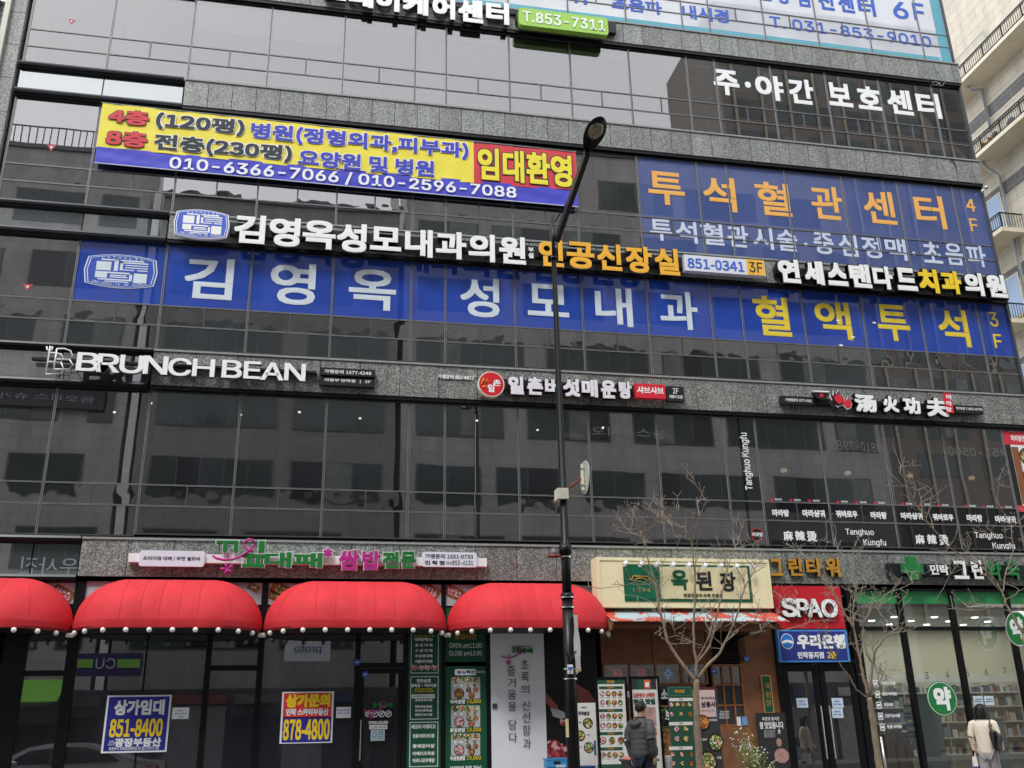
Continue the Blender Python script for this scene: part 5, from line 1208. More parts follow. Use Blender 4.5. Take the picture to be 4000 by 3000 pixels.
b.build('cloth_sheet', mat('orange_cloth', 'b98a55', .8, 0, .35, 6), t, True)
for j, (Y, z) in enumerate(((7.6, 18.5), (8.0, 15.2))):
    o = MB().box(24.2, 24.7, Y - .4, Y + .4, z - .1, z + .45).build('storage_box', mat('box_tan', '9a7a62', .8, 0, .35, 5), None)
    tagm(o, 'faded tan box on the %s small balcony at the right edge' % ('upper', 'lower')[j], 'box')
# globe lamps at the corner of the fourth floor
t = thing('cctv_pair', 'two round silver cameras on the right corner above the fourth floor film', 'camera', (18.25, -.1, 15.9))
for px, py in ((3838, 748), (3852, 733)):
    x, z = F(px, py, -.1); MB().ball((x, -.1, z), .06).build('camera_ball', STEEL, t, True)
# left edge: pale down pipe and a projecting sign
t = thing('down_pipe', 'pale steel post running up the granite pier at the left edge', 'pipe', (-7.95, -.2, 10)); 
MB().box(-8.02, -7.9, -.24, -.14, 4.5, 25).build('post', mat('post_cream', 'b4b8aa', .4, .1, .06), t); 
for z in (16.9, 18.2, 14.6): MB().box(-8.3, -8.02, -.22, -.18, z, z + .05).build('bracket', STEEL, t)
t = thing('blade_sign', 'pale lavender projecting sign with dark characters cut by the top left corner', 'sign', (-8.6, -.6, 18))
MB().box(-9.2, -8.16, -.3, -.22, 17.0, 25).build('sign_body', mat('sign_lavender', 'c3c2dc', .5), t)
text('어', (-8.5, -8.18, 17.55, 17.95), INK, t, -.305, 1, name='letter'); text('학', (-8.5, -8.18, 18.1, 18.5), INK, t, -.305, 1, name='letter')
MB().box(-30, -8.3, .5, 8, 0, 24).build('wall', mat('neighbour_grey', '6e6d6a', .8, 0, .15), thing('neighbour_building', 'plain grey building beyond the left corner pier', 'building', (-20, 4, 0)))

# the far side of the street, seen in the glass
def refl(px, py, Yb=-26.0):            # point across the street that shows at this place in the facade glass
    v = ray(px, py); v *= (21 - Yb) / v.y; return v.x, v.z + 1.15
OW = tiles_mat('far_tile', hexc('aba7a6'), hexc('75716f'), .9, .6, .06); OWD = tiles_mat('far_tile_brown', hexc('868483'), hexc('5c5958'), .9, .6, .06)
OG = mat('far_glass', (.035, .055, .055), .1, 0, .3, .6, spec=.6)
OG2 = mat('far_curtain', (.17, .19, .18), .5, 0, .3, 1.5); OG3 = mat('far_glass_dark', (.012, .014, .02), .1, 0, .3, .6, spec=.7)
def far_building(x0, x1, h, m, label, Yb=-26.0, z0=5.4, step=3.5, gaps=True):
    t = thing('opposite_building', label, 'building', ((x0 + x1) / 2, Yb - 6, 0))
    MB().box(x0, x1, Yb - 12, Yb, 0, h).build('wall', m, t)
    MB().box(x0 - .02, x1 + .02, Yb - 12, Yb + .15, h, h + .25).build('roof_edge', FRAME, t)
    z = z0
    while z + 2 < h:
        x = x0 + .8
        while x < x1 - 1.5:
            w = min(random.choice((3.2, 4.4, 5.6)), x1 - .6 - x)
            f = MB().box(x - .06, x + w + .06, Yb, Yb + .05, z - .06, z + 1.86).build('window', FRAME, t)
            n = max(1, int(w / 1.1))
            for i in range(n): MB().box(x + w * i / n + .04, x + w * (i + 1) / n - .04, Yb + .05, Yb + .06, z, z + 1.8).build('pane', OG if random.random() < .72 else random.choice((OG2, OG3)), f)
            x += w + random.choice((.9, 1.4))
        z += step
    return t
far_building(-48, -9.4, 30.6, OW, 'beige tiled building across the street mirrored in the left windows')
fb = far_building(-8.7, 3.6, 28.4, OWD, 'lower brown tiled building across the street mirrored in the middle windows')
far_building(3.9, 31, 33.5, OW, 'wide beige building across the street mirrored in the right windows')
t = far_building(33, 75, 64, mat('tower_brown', '736c66', .8, 0, .12), 'tall brown tower down the street with white vertical strips mirrored in the fifth floor glass', -45, 20, 3.2)
for k in range(14): MB().box(34 + k * 2.6, 34.22 + k * 2.6, -44.95, -44.8, 8, 62).build('white_strip', mat('strip_beige', 'a09a88', .6), t)
# roof railing of the left far building
r = MB(); x = -48
while x < -9.5: r.box(x, x + .05, -26, -25.95, 30.85, 31.9); x += .35
r.box(-48, -9.5, -26, -25.95, 31.9, 31.97); r.build('roof_railing', FRAME, thing('roof_railing', 'grey railing on the roof of the building mirrored at upper left', 'railing', (-29, -26, 30.8)))
b = MB().box(-9.2, -8.85, -26.2, -26.0, 0, 30); tagm(b.build('sky_gap_strip', mat('sky_gap_white', 'd8d8dc', .5), None), 'slim white strip standing in for bright sky in the gap between the far buildings', 'column')  # white slab added for the bright sky showing between the buildings
def far_sign(label, s, px0, px1, py0, py1, c, back=None, Yb=-25.6, w=2):
    xa, za = refl(px0, py0, Yb); xb, zb = refl(px1, py1, Yb)
    t = thing('opposite_sign', label, 'sign', ((xa + xb) / 2, Yb, zb))
    if back: MB().box(xa - .4, xb + .4, Yb - .3, Yb - .05, zb - .3, za + .3).build('sign_panel', mat('far_panel_' + back, back, .5), t)
    # characters face the office building, so they read from the street and mirror in the glass
    v, f = geo(s, WT[1][0], False); xs_ = [p[0] for p in v]; ys_ = [p[1] for p in v]; b = MB()
    for p in v: b.v.append((xb - (p[0] - min(xs_)) / (max(xs_) - min(xs_)) * (xb - xa), Yb, zb + (p[1] - min(ys_)) / (max(ys_) - min(ys_)) * (za - zb)))
    for q in f: b._f(tuple(reversed(q)))
    b.build('lettering', mat('far_ink_' + c, c, .5), t)
far_sign('pale photo studio letters mirrored in the spandrel glass at left', '미우사진', 85, 375, 2175, 2245, 'c8d8e8')
far_sign('lilac wide letters mirrored at the top of the second floor glass', '돔오피스 슈가', 0, 365, 1530, 1570, 'a8a4c0', '3a3638')
far_sign('purple convenience store banner with white letters mirrored in the lower left shop window', 'CU', 378, 448, 2572, 2612, 'c8ccd8', None, -24)
t = thing('opposite_banner', 'dark purple shop banner with two lime speech bubbles mirrored in the lower left window', 'banner', (-10, -24.2, 3)); xa, za = refl(292, 2552, -24.1); xb, zb = refl(548, 2640, -24.1)
MB().box(xa, xb, -24.3, -24.06, zb, za).build('panel', mat('far_purple', '35285e', .6), t)
for q0, q1 in ((296, 362), (460, 545)): xa, za = refl(q0, 2575, -24.04); xb, zb = refl(q1, 2608, -24.04); MB().box(xa, xb, -24.06, -24.03, zb, za).build('speech_bubble', mat('far_lime', '7fc04a', .6), t)
far_sign('studio name letters mirrored in the middle second floor glass', '폴스튜디오', 2310, 2600, 1668, 1712, 'b0aaa8')
far_sign('phone number letters mirrored left of the studio name', 'T.894-8772', 2205, 2285, 1690, 1708, 'b0aaa8')
far_sign('big phone number letters mirrored in the right second floor glass', '5810-7989', 3245, 3450, 1720, 1765, 'b5b5ae')
far_sign('pale office number letters mirrored far right of the second floor', '951-0500', 3700, 3930, 1745, 1785, 'b5b5ae')
far_sign('proto shop letters mirrored above the 878-4800 poster', 'proto', 1150, 1255, 2520, 2555, '26307a', 'c8ccd4', -24)
t = thing('green_shop_awning', 'lime green shop awning across the street mirrored at the lower left', 'awning', (-12, -23, 3)); xa, za = refl(60, 2655, -24); xb, zb = refl(235, 2745, -24)
MB().hexa([(xa, -24.8, za), (xb, -24.8, za), (xb, -23.4, zb), (xa, -23.4, zb), (xa, -24.8, za + .05), (xb, -24.8, za + .05), (xb, -23.4, zb + .05), (xa, -23.4, zb + .05)]).build('canopy', mat('far_lime', '7fc04a', .6), t)
MB().box(-48, 31, -25.9, -25.6, 0, 3.6).build('far_shop_fronts', mat('far_shop_dark', '4a4a50', .3, 0, .7, .5), thing('far_shop_row', 'row of dark shop fronts across the street seen only as reflections', 'shop front', (-8, -25.8, 0)))

t = thing('opposite_shops', 'varied doors, panels and windows of the shops across the street seen as reflections', 'shop front', (-8, -25.5, 0)); rg1 = random.Random(5)  # pale and dark panels differ in colour only
x = -30
while x < 30:
    w = rg1.uniform(.8, 2.6); c = rg1.choice(('1d1e22', '2e3036', '6d6e72', '15161a', '3d4046', '8a8a88', '23262e'))
    MB().box(x, x + w, -25.59, -25.5 + rg1.uniform(0, .1), 0, rg1.choice((2.2, 2.5, 2.9))).build('shop_panel', mat('shop_panel_' + c, c, .35, 0, .2), t)
    if rg1.random() < .5: c2 = rg1.choice(('5a5a5c', 'a9a9a4', '2f3f5a', '6a3a38')); MB().box(x + .2, x + w, -25.45, -25.35, 2.95, 3.35).build('shop_fascia', mat('fascia_' + c2, c2, .5, 0, .15), t)
    x += w + rg1.uniform(.1, .5)
# silver saloon car parked at the kerb, mirrored in the left shop window
CAR = thing('parked_car', 'silver saloon car parked at the kerb mirrored in the left shop window', 'car', (-5.95, -7.0, -.116))
SIL = mat('car_silver', 'cdd1d6', .25, .3, .03, 2, coat=.6); CG = mat('car_glass', '0d0f12', .05, 0, 0, spec=.9)
def car(cx, cy, z0):
    prof = [(-2.3, .35), (-2.32, .62), (-2.2, .78), (-1.55, .93), (-.75, 1.36), (-.3, 1.44), (.5, 1.45), (1.15, 1.28), (1.75, 1.02), (2.25, .98), (2.35, .75), (2.33, .4), (2.0, .22), (-2.0, .22)]
    b = MB(); hw = .9; n = len(prof)
    for s, k in ((-1, 1.0), (1, 1.0)):
        for x, z in prof: b.v.append((cx + x, cy + s * hw * (1 - .24 * max(0, (z - .9) / .55)), z0 + z))
    # side faces as fans on a mid belt plus skin
    b._f(tuple(range(n))); b._f(tuple(range(2 * n - 1, n - 1, -1)))
    for i in range(n): j = (i + 1) % n; b._f((i, n + i, n + j, j))
    b.build('body', SIL, CAR)
    for s in (-1, 1):
        g = MB(); yy = lambda z: cy + s * (hw * (1 - .24 * max(0, (z - .9) / .55)) + .012)
        for pts in ([(-1.25, .96), (-.72, 1.28), (-.02, 1.36), (-.02, .97)], [(.05, .97), (.05, 1.36), (.55, 1.35), (1.15, 1.18), (1.45, 1.0)]):
            o = len(g.v); g.v += [(cx + x, yy(z), z0 + z) for x, z in pts]; g._f(tuple(range(o, o + len(pts))) if s < 0 else tuple(range(o + len(pts) - 1, o - 1, -1)))
        g.build('side_window', CG, CAR)
        for hx_ in (-.2, .85): MB().box(cx + hx_, cx + hx_ + .16, cy + s * .905 - .012, cy + s * .905 + .012, z0 + .82, z0 + .85).build('door_handle', STEEL, CAR)
        MB().ball((cx - 1.0, cy + s * 1.0, z0 + 1.0), .11, .08, .07).build('mirror', SIL, CAR, True)
        MB().box(cx + 2.1, cx + 2.36, cy + s * .78 - .1, cy + s * .78 + .1, z0 + .72, z0 + .9).build('tail_light', RED, CAR)
        for wx in (-1.45, 1.4):
            b = MB(); b.tube([(cx + wx, cy + s * .72, z0 + .32), (cx + wx, cy + s * .91, z0 + .32)], .32, 20); w = b.build('wheel', BLACK, CAR); b = MB(); b.tube([(cx + wx, cy + s * .9, z0 + .32), (cx + wx, cy + s * .925, z0 + .32)], .2, 12); b.build('rim', STEEL, w)
car(-5.95, -7.0, -.116)

# ------------------------------------------------------------------ street lamp and what hangs on it
PB = mat('pole_black', '1e2022', .32, .4, .12, 5)
PX_ = F(2206, 2088, -4.7)[0]
LP = thing('street_lamp', 'tall black street lamp with angled arm and leaf shaped head on the pavement', 'street lamp', (PX_, -4.7, 0))
def pz(py, px=2200): return F(px, py, -4.7)[1]
b = MB(); b.tube([(PX_, -4.7, 0), (PX_, -4.7, pz(2660)), (PX_, -4.7, pz(2335))], [.107, .099, .092], 16); b.build('lower_pole', PB, LP, True)
b = MB(); b.tube([(PX_, -4.7, pz(2340)), (PX_, -4.7, pz(2120)), (PX_, -4.7, pz(2118)), (PX_, -4.7, pz(1010))], [.082, .08, .07, .044], 16); b.build('middle_pole', PB, LP, True)
b = MB(); b.tube([(PX_, -4.7, pz(1012)), (PX_, -4.7, pz(848))], [.035, .033], 12); b.build('top_pole', PB, LP, True)
for k in range(4):
    a = k * PI / 2 + .4; MB().tube([(PX_ + .076 * math.cos(a), -4.7 + .076 * math.sin(a), pz(2110)), (PX_ + .05 * math.cos(a), -4.7 + .05 * math.sin(a), pz(1015))], .008, 4).build('pole_rib', PB, LP)
for y0, y1, r in ((2126, 2165, .105), (2318, 2340, .112), (1008, 1016, .07)): b = MB(); b.tube([(PX_, -4.7, pz(y1)), (PX_, -4.7, pz(y0))], r, 16); b.build('collar', PB, LP, True)
for y in (2176, 2334, 2373, 2613, 2652): b = MB(); b.tube([(PX_, -4.7, pz(y + 3)), (PX_, -4.7, pz(y - 2))], .118 if y > 2300 else .098, 16); b.build('steel_band', STEEL, LP)
def onlamp(px, py, Y): x, z = F(px, py, Y); return Vector((x, Y, z))
a0 = onlamp(2178, 930, -4.78); a1 = onlamp(2294, 596, -7.0); a2 = onlamp(2348, 455, -7.75)
dirv = (a1 - a0).normalized(); side = dirv.cross(Vector((0, 0, 1))).normalized(); upv = side.cross(dirv)
def bar(p, q, w, h):
    o = []
    for c in (p, q):
        o.append([c - side * w - upv * h, c + side * w - upv * h, c + side * w + upv * h, c - side * w + upv * h])
    return MB().hexa([o[0][0], o[0][1], o[1][1], o[1][0], o[0][3], o[0][2], o[1][2], o[1][3]])
bar(a0 - dirv * .05, a1, .045, .07).build('arm', PB, LP)
b = MB(); b.tube([onlamp(2168, 865, -4.75), onlamp(2225, 775, -5.6)], .012, 6); b.build('arm_stay', PB, LP)
# head: a flattened leaf hull along the arm
hd = (a2 - a1); Lh = hd.length; hd.normalize(); hs_ = hd.cross(Vector((0, 0, 1))).normalized(); hu = hs_.cross(hd)
b = MB(); nu, nv = 24, 8
prof = lambda u: .205 * (math.sin(PI * (.04 + .96 * u) ** .8) ** .42) * (.45 + .75 * u ** .7)
for j in range(nv + 1):
    s = j / nv
    for i in range(nu):
        a = 2 * PI * i / nu; u = .5 - .5 * math.cos(a); sgn = 1 if math.sin(a) >= 0 else -1
        wv = prof(u) * abs(math.sin(a)) ** .2 * sgn * (1 - s ** 2.2 * .92)
        cpos = a1 + hd * (Lh * (.5 + (u - .5) * (1 - .85 * s ** 2.2))) + hs_ * wv + hu * (.11 * s)
        b.v.append(tuple(cpos))
for j in range(nv):
    for i in range(nu): i2 = (i + 1) % nu; b._f((j * nu + i, j * nu + i2, (j + 1) * nu + i2, (j + 1) * nu + i))
b._f(tuple(range(nu))[::-1]); b._f(tuple(nv * nu + k for k in range(nu)))
hdob = b.build('lamp_head', PB, LP, True)
lc = a1 + hd * (Lh * .62) - hu * .012; b = MB(); n = 20
for ring, (r_, d_) in enumerate(((.16, 0), (.15, .02), (.08, .045))):
    for k in range(n): a = 2 * PI * k / n; b.v.append(tuple(lc + hd * (r_ * 1.1 * math.cos(a)) + hs_ * (r_ * .82 * math.sin(a)) - hu * d_))
for j in range(2):
    for k in range(n): k2 = (k + 1) % n; b._f((j * n + k, j * n + k2, (j + 1) * n + k2, (j + 1) * n + k))
b._f(tuple(2 * n + k for k in range(n)))
b.build('lamp_lens', mat('lens_glass', '8e8c72', .12, .1, .35, 14, spec=.8), hdob, True)
# round mirror / sign seen from the side
t = thing('round_road_sign', 'round pale road sign seen almost edge on, held off the lamp post by a rusty arm', 'road sign', (PX_, -4.7, pz(1900)))
pA = onlamp(2200, 1925, -4.62); pB = onlamp(2270, 1870, -4.9); c0 = onlamp(2283, 1864, -4.9)
plate(2178, 1905, 2222, 1948, -4.83, .26, mat('clamp_white', 'd4d2c4', .5, .1, .1), t, 'clamp_plate')
b = MB(); b.tube([pA, pB], .022, 8); b.build('arm', mat('rusty_arm', '8a4a3c', .6, .2, .3, 9), t)
nrm = Vector((1, 0, 0)); tv = Vector((0, 1, 0))
b = MB(); R_ = .30; n = 32
for s in (0, .012):
    for k in range(n): a = 2 * PI * k / n; b.v.append(tuple(c0 + nrm * s + tv * (R_ * math.cos(a)) + Vector((0, 0, R_ * math.sin(a)))))
b._f(tuple(range(n))); b._f(tuple(range(2 * n - 1, n - 1, -1)))
for k in range(n): k2 = (k + 1) % n; b._f((k, n + k, n + k2, k2))
b.build('disc', mat('sign_back', 'c5c9c4', .4, .3, .08), t)
b = MB(); b.tube([c0 - nrm * .03 + Vector((0, 0, -.24)), c0 - nrm * .03 + Vector((0, 0, .24))], .03, 8); b.build('back_post', mat('post_ivory', 'd6cfb4', .5), t)
for dz_ in (-.15, .15): b = MB(); b.tube([c0 - nrm * .035 + Vector((0, 0, dz_ - .01)), c0 - nrm * .035 + Vector((0, 0, dz_ + .01))], .045, 8); b.build('band', STEEL, t)
# little lamp hood, banner, number plate, stickers
t = thing('siren_hood', 'small grey domed fitting clamped to the left side of the lamp post', 'fitting', tuple(onlamp(2165, 2160, -4.7)))
c = onlamp(2165, 2168, -4.7); b = MB(); b.ball(tuple(c), .105, .105, .13, 14, 8); b.v = [(x, y, max(z, c.z - .01)) for x, y, z in b.v]; b.build('hood', mat('hood_grey', '5c5f62', .4, .2, .1), t, True)
b = MB(); b.tube([tuple(c - Vector((0, 0, .03))), tuple(c)], [.13, .12], 14); b.build('rim', mat('rim_red', '7a2f2a', .5), t)
t = thing('street_banner', 'narrow white street banner with yellow ends seen nearly edge on beside the lamp post', 'banner', tuple(onlamp(2255, 2500, -4.6)))
q = [onlamp(2238, 2402, -4.85), onlamp(2256, 2402, -4.25), onlamp(2271, 2622, -4.25), onlamp(2247, 2626, -4.85)]
def quad4(p, m, nm, n=10):
    b = MB()
    for j in range(n + 1):
        for i in range(5):
            v = j / n; u = i / 4; L_ = p[0].lerp(p[3], v); R = p[1].lerp(p[2], v); c = L_.lerp(R, u); c.x += .012 * math.sin(v * 9 + u * 3); b.v.append(tuple(c))
    for j in range(n):
        for i in range(4): k = j * 5 + i; b._f((k, k + 1, k + 6, k + 5))
    o = len(b.v); b.v += [(x + .004, y, z) for x, y, z in b.v[:o]]; b.f += [tuple(o + k for k in reversed(f)) for f in b.f]; b.mi = [0] * len(b.f)
    return b.build(nm, m, t, True)
quad4(q, mat('cloth_white', 'dfe0da', .6, 0, .08, 3), 'cloth_sheet')
quad4([q[3].lerp(q[0], .05) - Vector((.006, 0, 0)), q[2].lerp(q[1], .05) - Vector((.006, 0, 0)), q[2] - Vector((.006, 0, 0)), q[3] - Vector((.006, 0, 0))], YEL, 'yellow_end', 3)
quad4([q[0] - Vector((.006, 0, 0)), q[1] - Vector((.006, 0, 0)), q[1].lerp(q[2], .03) - Vector((.006, 0, 0)), q[0].lerp(q[3], .03) - Vector((.006, 0, 0))], YEL, 'yellow_end', 3)
for py in (2380, 2660): b = MB(); b.tube([onlamp(2225, py, -4.7), (q[0] + q[1]) / 2 if py < 2500 else (q[2] + q[3]) / 2], .006, 5); b.build('cord', STEEL, t)
t = thing('post_number_plate', 'small white plate with number 2 strapped to the lamp post', 'sign', tuple(onlamp(2227, 2615, -4.84)))
plate(2216, 2596, 2239, 2632, -4.84, .01, WHITEP, t, 'plate'); tx('2', 2223, 2616, 2232, 2629, INK, t, -4.845, 2); plate(2218, 2606, 2237, 2614, -4.845, .003, mat('print_blue', '3f66c8'), t, 'blue_strip')
t = thing('paper_flyer', 'torn yellowed flyer wrapped on the lamp post near the bottom', 'flyer', tuple(onlamp(2217, 2845, -4.84))); plate(2209, 2808, 2223, 2880, -4.835, .012, mat('flyer_cream', 'd9cf9e', .6, 0, .15, 12), t, 'sheet')
b = MB(); b.tube([onlamp(2208, 2542, -4.83), onlamp(2227, 2585, -4.83)], .011, 6); b.tube([onlamp(2251, 2543, -4.83), onlamp(2227, 2585, -4.83)], .011, 6); b.build('bracket', PB, LP)

# ------------------------------------------------------------------ trees
BARK = mat('bark_grey', '8a7a68', .85, 0, .3, 9, .012, 26); TWIG = mat('twig_tan', '9a8f80', .8, 0, .2, 20)
def tree(label, base, trunk, limbs, Y, seed, r0=.085, dens=1.0):
    rg = random.Random(seed)
    t = thing('bare_tree', label, 'tree', (base[0], Y, 0), 'bare street trees')
    def W3(px, py, y): x, z = F(px, py, y); return Vector((x, y, z))
    P = [Vector((base[0], Y, -.02))] + [W3(px, py, Y) for px, py in trunk]
    P2 = []; R2 = []
    for i in range(len(P) - 1):
        for k in range(5):
            u = k / 5; P2.append(P[i].lerp(P[i + 1], u) + Vector((rg.uniform(-1, 1), rg.uniform(-1, 1), 0)) * .008); R2.append(r0 * (1.12 - .3 * (i + u) / len(P)) * rg.uniform(.93, 1.07))
    P2.append(P[-1]); R2.append(r0 * .82)
    MB().tube(P2, R2, 12).build('trunk', BARK, t, True)
    tw = MB(); cr = MB(); budsm = MB()
    def branch(p, d, L, r, depth):
        n = max(3, int(L / .09)); pts = [p.copy()]; q = p.copy(); dd = d.copy()
        for i in range(n):
            dd = (dd + Vector((rg.uniform(-1, 1), rg.uniform(-1, 1), rg.uniform(-.75, 1.0))) * .17).normalized(); q = q + dd * (L / n); pts.append(q.copy())
        tw.tube(pts, [r * (1 - .7 * i / n) + .0018 for i in range(n + 1)], 5, False)
        tw.ball(tuple(pts[-1]), .008, None, .012, 5, 4)
        if depth > 0:
            k = rg.randint(2, 4)
            for _ in range(k):
                i = rg.randint(1, n); a = Vector((rg.uniform(-1, 1), rg.uniform(-.8, .8), rg.uniform(-.35, .9))).normalized()
                branch(pts[i], (dd * .6 + a).normalized(), L * rg.uniform(.4, .75), r * .62, depth - 1)
    for li, (pts, ra, rb, dy) in enumerate(limbs):
        n = len(pts); Q = [W3(px, py, Y + dy * (i / (n - 1)) ** 1.2) for i, (px, py) in enumerate(pts)]
        if pts[0][1] > 2500 and li < 12: pass
        fine = []; rr = []
        for i in range(n - 1):
            for k in range(4): u = k / 4; fine.append(Q[i].lerp(Q[i + 1], u) + Vector((rg.uniform(-1, 1), rg.uniform(-1, 1), rg.uniform(-1, 1))) * .008); s = (i + u) / (n - 1); rr.append(.68 * (ra + (rb - ra) * s) * rg.uniform(.92, 1.1))
        fine.append(Q[-1]); rr.append(rb)
        cr.tube(fine, rr, 8)
        m = len(fine)
        for i in range(int(m * .3), m):
            if rg.random() < .38 * dens or i == m - 1:
                d = (fine[i] - fine[i - 1]).normalized(); a = Vector((rg.uniform(-1, 1), rg.uniform(-1, 1), rg.uniform(-.3, .8))).normalized()
                branch(fine[i], (d * .7 + a).normalized(), rg.uniform(.25, .62), .0062, 2 if i > m * .55 else 1)
    cr.build('limb', BARK, t, True); tw.build('crown', TWIG, t, kind='stuff')
    return t
tree('bare street tree with four rising limbs in front of the timber restaurant', (F(2730, 3000, -4.5)[0], 0), [(2727, 2900), (2718, 2740), (2720, 2655)], [
    ([(2718, 2660), (2678, 2612), (2642, 2566), (2606, 2503), (2592, 2440), (2574, 2377), (2567, 2322), (2551, 2250), (2545, 2237), (2520, 2146), (2502, 2074)], .05, .013, .3),
    ([(2721, 2650), (2719, 2584), (2710, 2521), (2710, 2431), (2714, 2318), (2716, 2250), (2710, 2205), (2703, 2124), (2676, 2065), (2620, 2035), (2560, 2020)], .04, .009, -.2),
    ([(2703, 2124), (2723, 2042), (2759, 1957)], .016, .008, -.3),
    ([(2721, 2590), (2764, 2539), (2787, 2476), (2809, 2363), (2836, 2259), (2850, 2190), (2870, 2140)], .034, .008, .5),
    ([(2723, 2650), (2768, 2594), (2814, 2548), (2850, 2476), (2877, 2408), (2909, 2295), (2940, 2240), (2985, 2215)], .042, .008, -.4),
    ([(2721, 2580), (2750, 2530), (2775, 2470), (2785, 2430), (2760, 2405)], .02, .008, .1),
    ([(2745, 2525), (2700, 2510), (2643, 2495)], .012, .006, .1),
    ([(2566, 2300), (2500, 2270), (2420, 2290), (2340, 2298)], .012, .006, .2),
    ([(2850, 2476), (2930, 2430), (2985, 2440), (3050, 2465)], .012, .006, -.2)], -4.5, 5, .058)
tree('bare street tree in front of the black double doors, several thin limbs fanning out', (F(3440, 3000, -4.5)[0], 0), [(3431, 2960), (3418, 2880), (3405, 2790), (3395, 2724)], [
    ([(3393, 2724), (3371, 2634), (3362, 2585), (3335, 2453), (3307, 2408), (3267, 2331), (3199, 2240), (3170, 2190)], .045, .01, .2),
    ([(3396, 2718), (3407, 2594), (3420, 2544), (3452, 2494), (3506, 2453)], .042, .016, -.3),
    ([(3407, 2590), (3389, 2562), (3375, 2503), (3371, 2440), (3402, 2386), (3461, 2322), (3565, 2277)], .03, .008, .3),
    ([(3390, 2728), (3344, 2693), (3316, 2639), (3280, 2594), (3235, 2526), (3194, 2449), (3149, 2399), (3100, 2370)], .022, .007, -.4),
    ([(3335, 2453), (3330, 2386), (3348, 2295), (3335, 2227), (3320, 2190)], .02, .007, .2),
    ([(3398, 2722), (3430, 2690), (3440, 2655)], .02, .014, 0)], -4.5, 11, .054)
tree('bare tree reaching in from the right edge over the pharmacy sign', (F(4060, 2900, -4.4)[0], 0), [(4050, 2800), (4030, 2620), (4000, 2476)], [
    ([(4000, 2476), (3963, 2422), (3931, 2363), (3918, 2318), (3890, 2272), (3836, 2241)], .04, .018, .2),
    ([(3836, 2214), (3741, 2160), (3696, 2128), (3628, 2047), (3578, 1970), (3560, 1929), (3515, 1844)], .022, .007, -.2),
    ([(3890, 2272), (3836, 2214)], .02, .02, 0),
    ([(3945, 2390), (3895, 2367), (3836, 2381), (3768, 2386), (3655, 2345)], .016, .006, -.4),
    ([(3918, 2318), (3925, 2250), (3960, 2150), (3950, 2060), (3895, 1955)], .02, .007, .3),
    ([(3925, 2250), (3990, 2200), (4040, 2120), (4060, 2040)], .016, .007, .1)], -4.4, 23, .06, 1.0)
# guard pole by second tree
x, z = F(3441, 2878, -4.4); t = thing('tree_stake', 'white metal stake beside the trunk of the tree at the double doors', 'stake', (x, -4.4, 0)); MB().tube([(x, -4.4, 0), (x, -4.4, z)], .022, 8).build('stake_tube', STEEL, t, True)

# ------------------------------------------------------------------ standing boards, crates, bin, plants
def standing(label, px0, py0, px1, Y, face, name='menu_stand', frame=None, foot=True, cat='menu stand'):
    x0, z1 = F(px0, py0, Y); x1, _ = F(px1, py0, Y)
    t = thing(name, label, cat, ((x0 + x1) / 2, Y, 0))
    MB().box(x0, x1, Y, Y + .02, .16, z1).build('printed_face', face, t)
    if frame:
        b = MB(); w = .05
        b.box(x0 - w, x0, Y - .01, Y + .03, 0, z1 + w); b.box(x1, x1 + w, Y - .01, Y + .03, 0, z1 + w); b.box(x0, x1, Y - .01, Y + .03, z1, z1 + w); b.box(x0, x1, Y - .01, Y + .03, .1, .16)
        b.build('frame', frame, t)
    else:
        for x in (x0 + .01, x1 - .01): MB().tube([(x, Y + .03, z1), ((x0 + x1) / 2, Y + .12, .7), (x, Y + .25, 0)], .008, 5).build('leg', BLACK, t)
    MB().box(x0 - .05, x1 + .05, Y - .05, Y + .3, 0, .05).build('base', BLACK, t)
    return t
PALE = mat('menu_pale', 'dcdcd6', .5, 0, .03, 2); MG = mat('menu_dark_green', '24513d', .5, 0, .06, 3)
def rowdish(t, pts, Y, r, foods):
    for k, (px, py) in enumerate(pts): x, z = F(px, py, Y); dish(x, z, r, Y - .003, t, foods[k % len(foods)])
# white menu with three bowls
t = standing('low white menu board with three bowls of food beside the lamp post', 2253, 2746, 2325, -.9, PALE)
tx('옥된장', 2270, 2760, 2292, 2767, INK, t, -.904, 1); tx('저녁술상', 2258, 2778, 2304, 2795, INK, t, -.904, 3)
rowdish(t, [(2296, 2825), (2266, 2874), (2300, 2920)], -.9, .105, [FD3, FD1, FD3])
for py in (2820, 2868, 2915): tx('수육 한상', 2257 if py != 2868 else 2290, py, 2272 if py != 2868 else 2306, py + 5, INK, t, -.904, 1)
plate(2319, 2893, 2330, 2950, -.905, .003, mat('bottle_print', '3f5f8f', .5, 0, .4, 20), t, 'bottle_picture')
# big framed menu
Y = -1.5
t = standing('tall black framed menu stand with rows of round dishes under green headings', 2333, 2655, 2438, Y, PALE, frame=BLACKM)
plate(2333, 2655, 2438, 2671, Y - .004, .002, MG, t, 'heading'); tx('옥된장', 2370, 2658, 2400, 2669, GOLD, t, Y - .008, 2)
for k, y in enumerate((2681, 2770, 2860, 2920)):
    plate(2340, y, 2433, y + 10, Y - .004, .002, MG, t, 'heading'); tx('된장반상', 2373, y + 2, 2399, y + 8, GOLD, t, Y - .008, 1)
for y, n in ((2710, 4), (2745, 4), (2798, 4), (2834, 4), (2892, 3), (2949, 4)):
    rowdish(t, [(2352 + (70 / (n - 1)) * k + (y - 2700) * .02, y) for k in range(n)], Y, .052 if n == 4 else .065, [FD2, FD1, FD4, FD3])
    for k in range(n): px = 2345 + (70 / (n - 1)) * k; plate(px, y + 14, px + 15, y + 16, Y - .004, .002, mat('print_grey', '9a9a96', .6), t, 'caption')
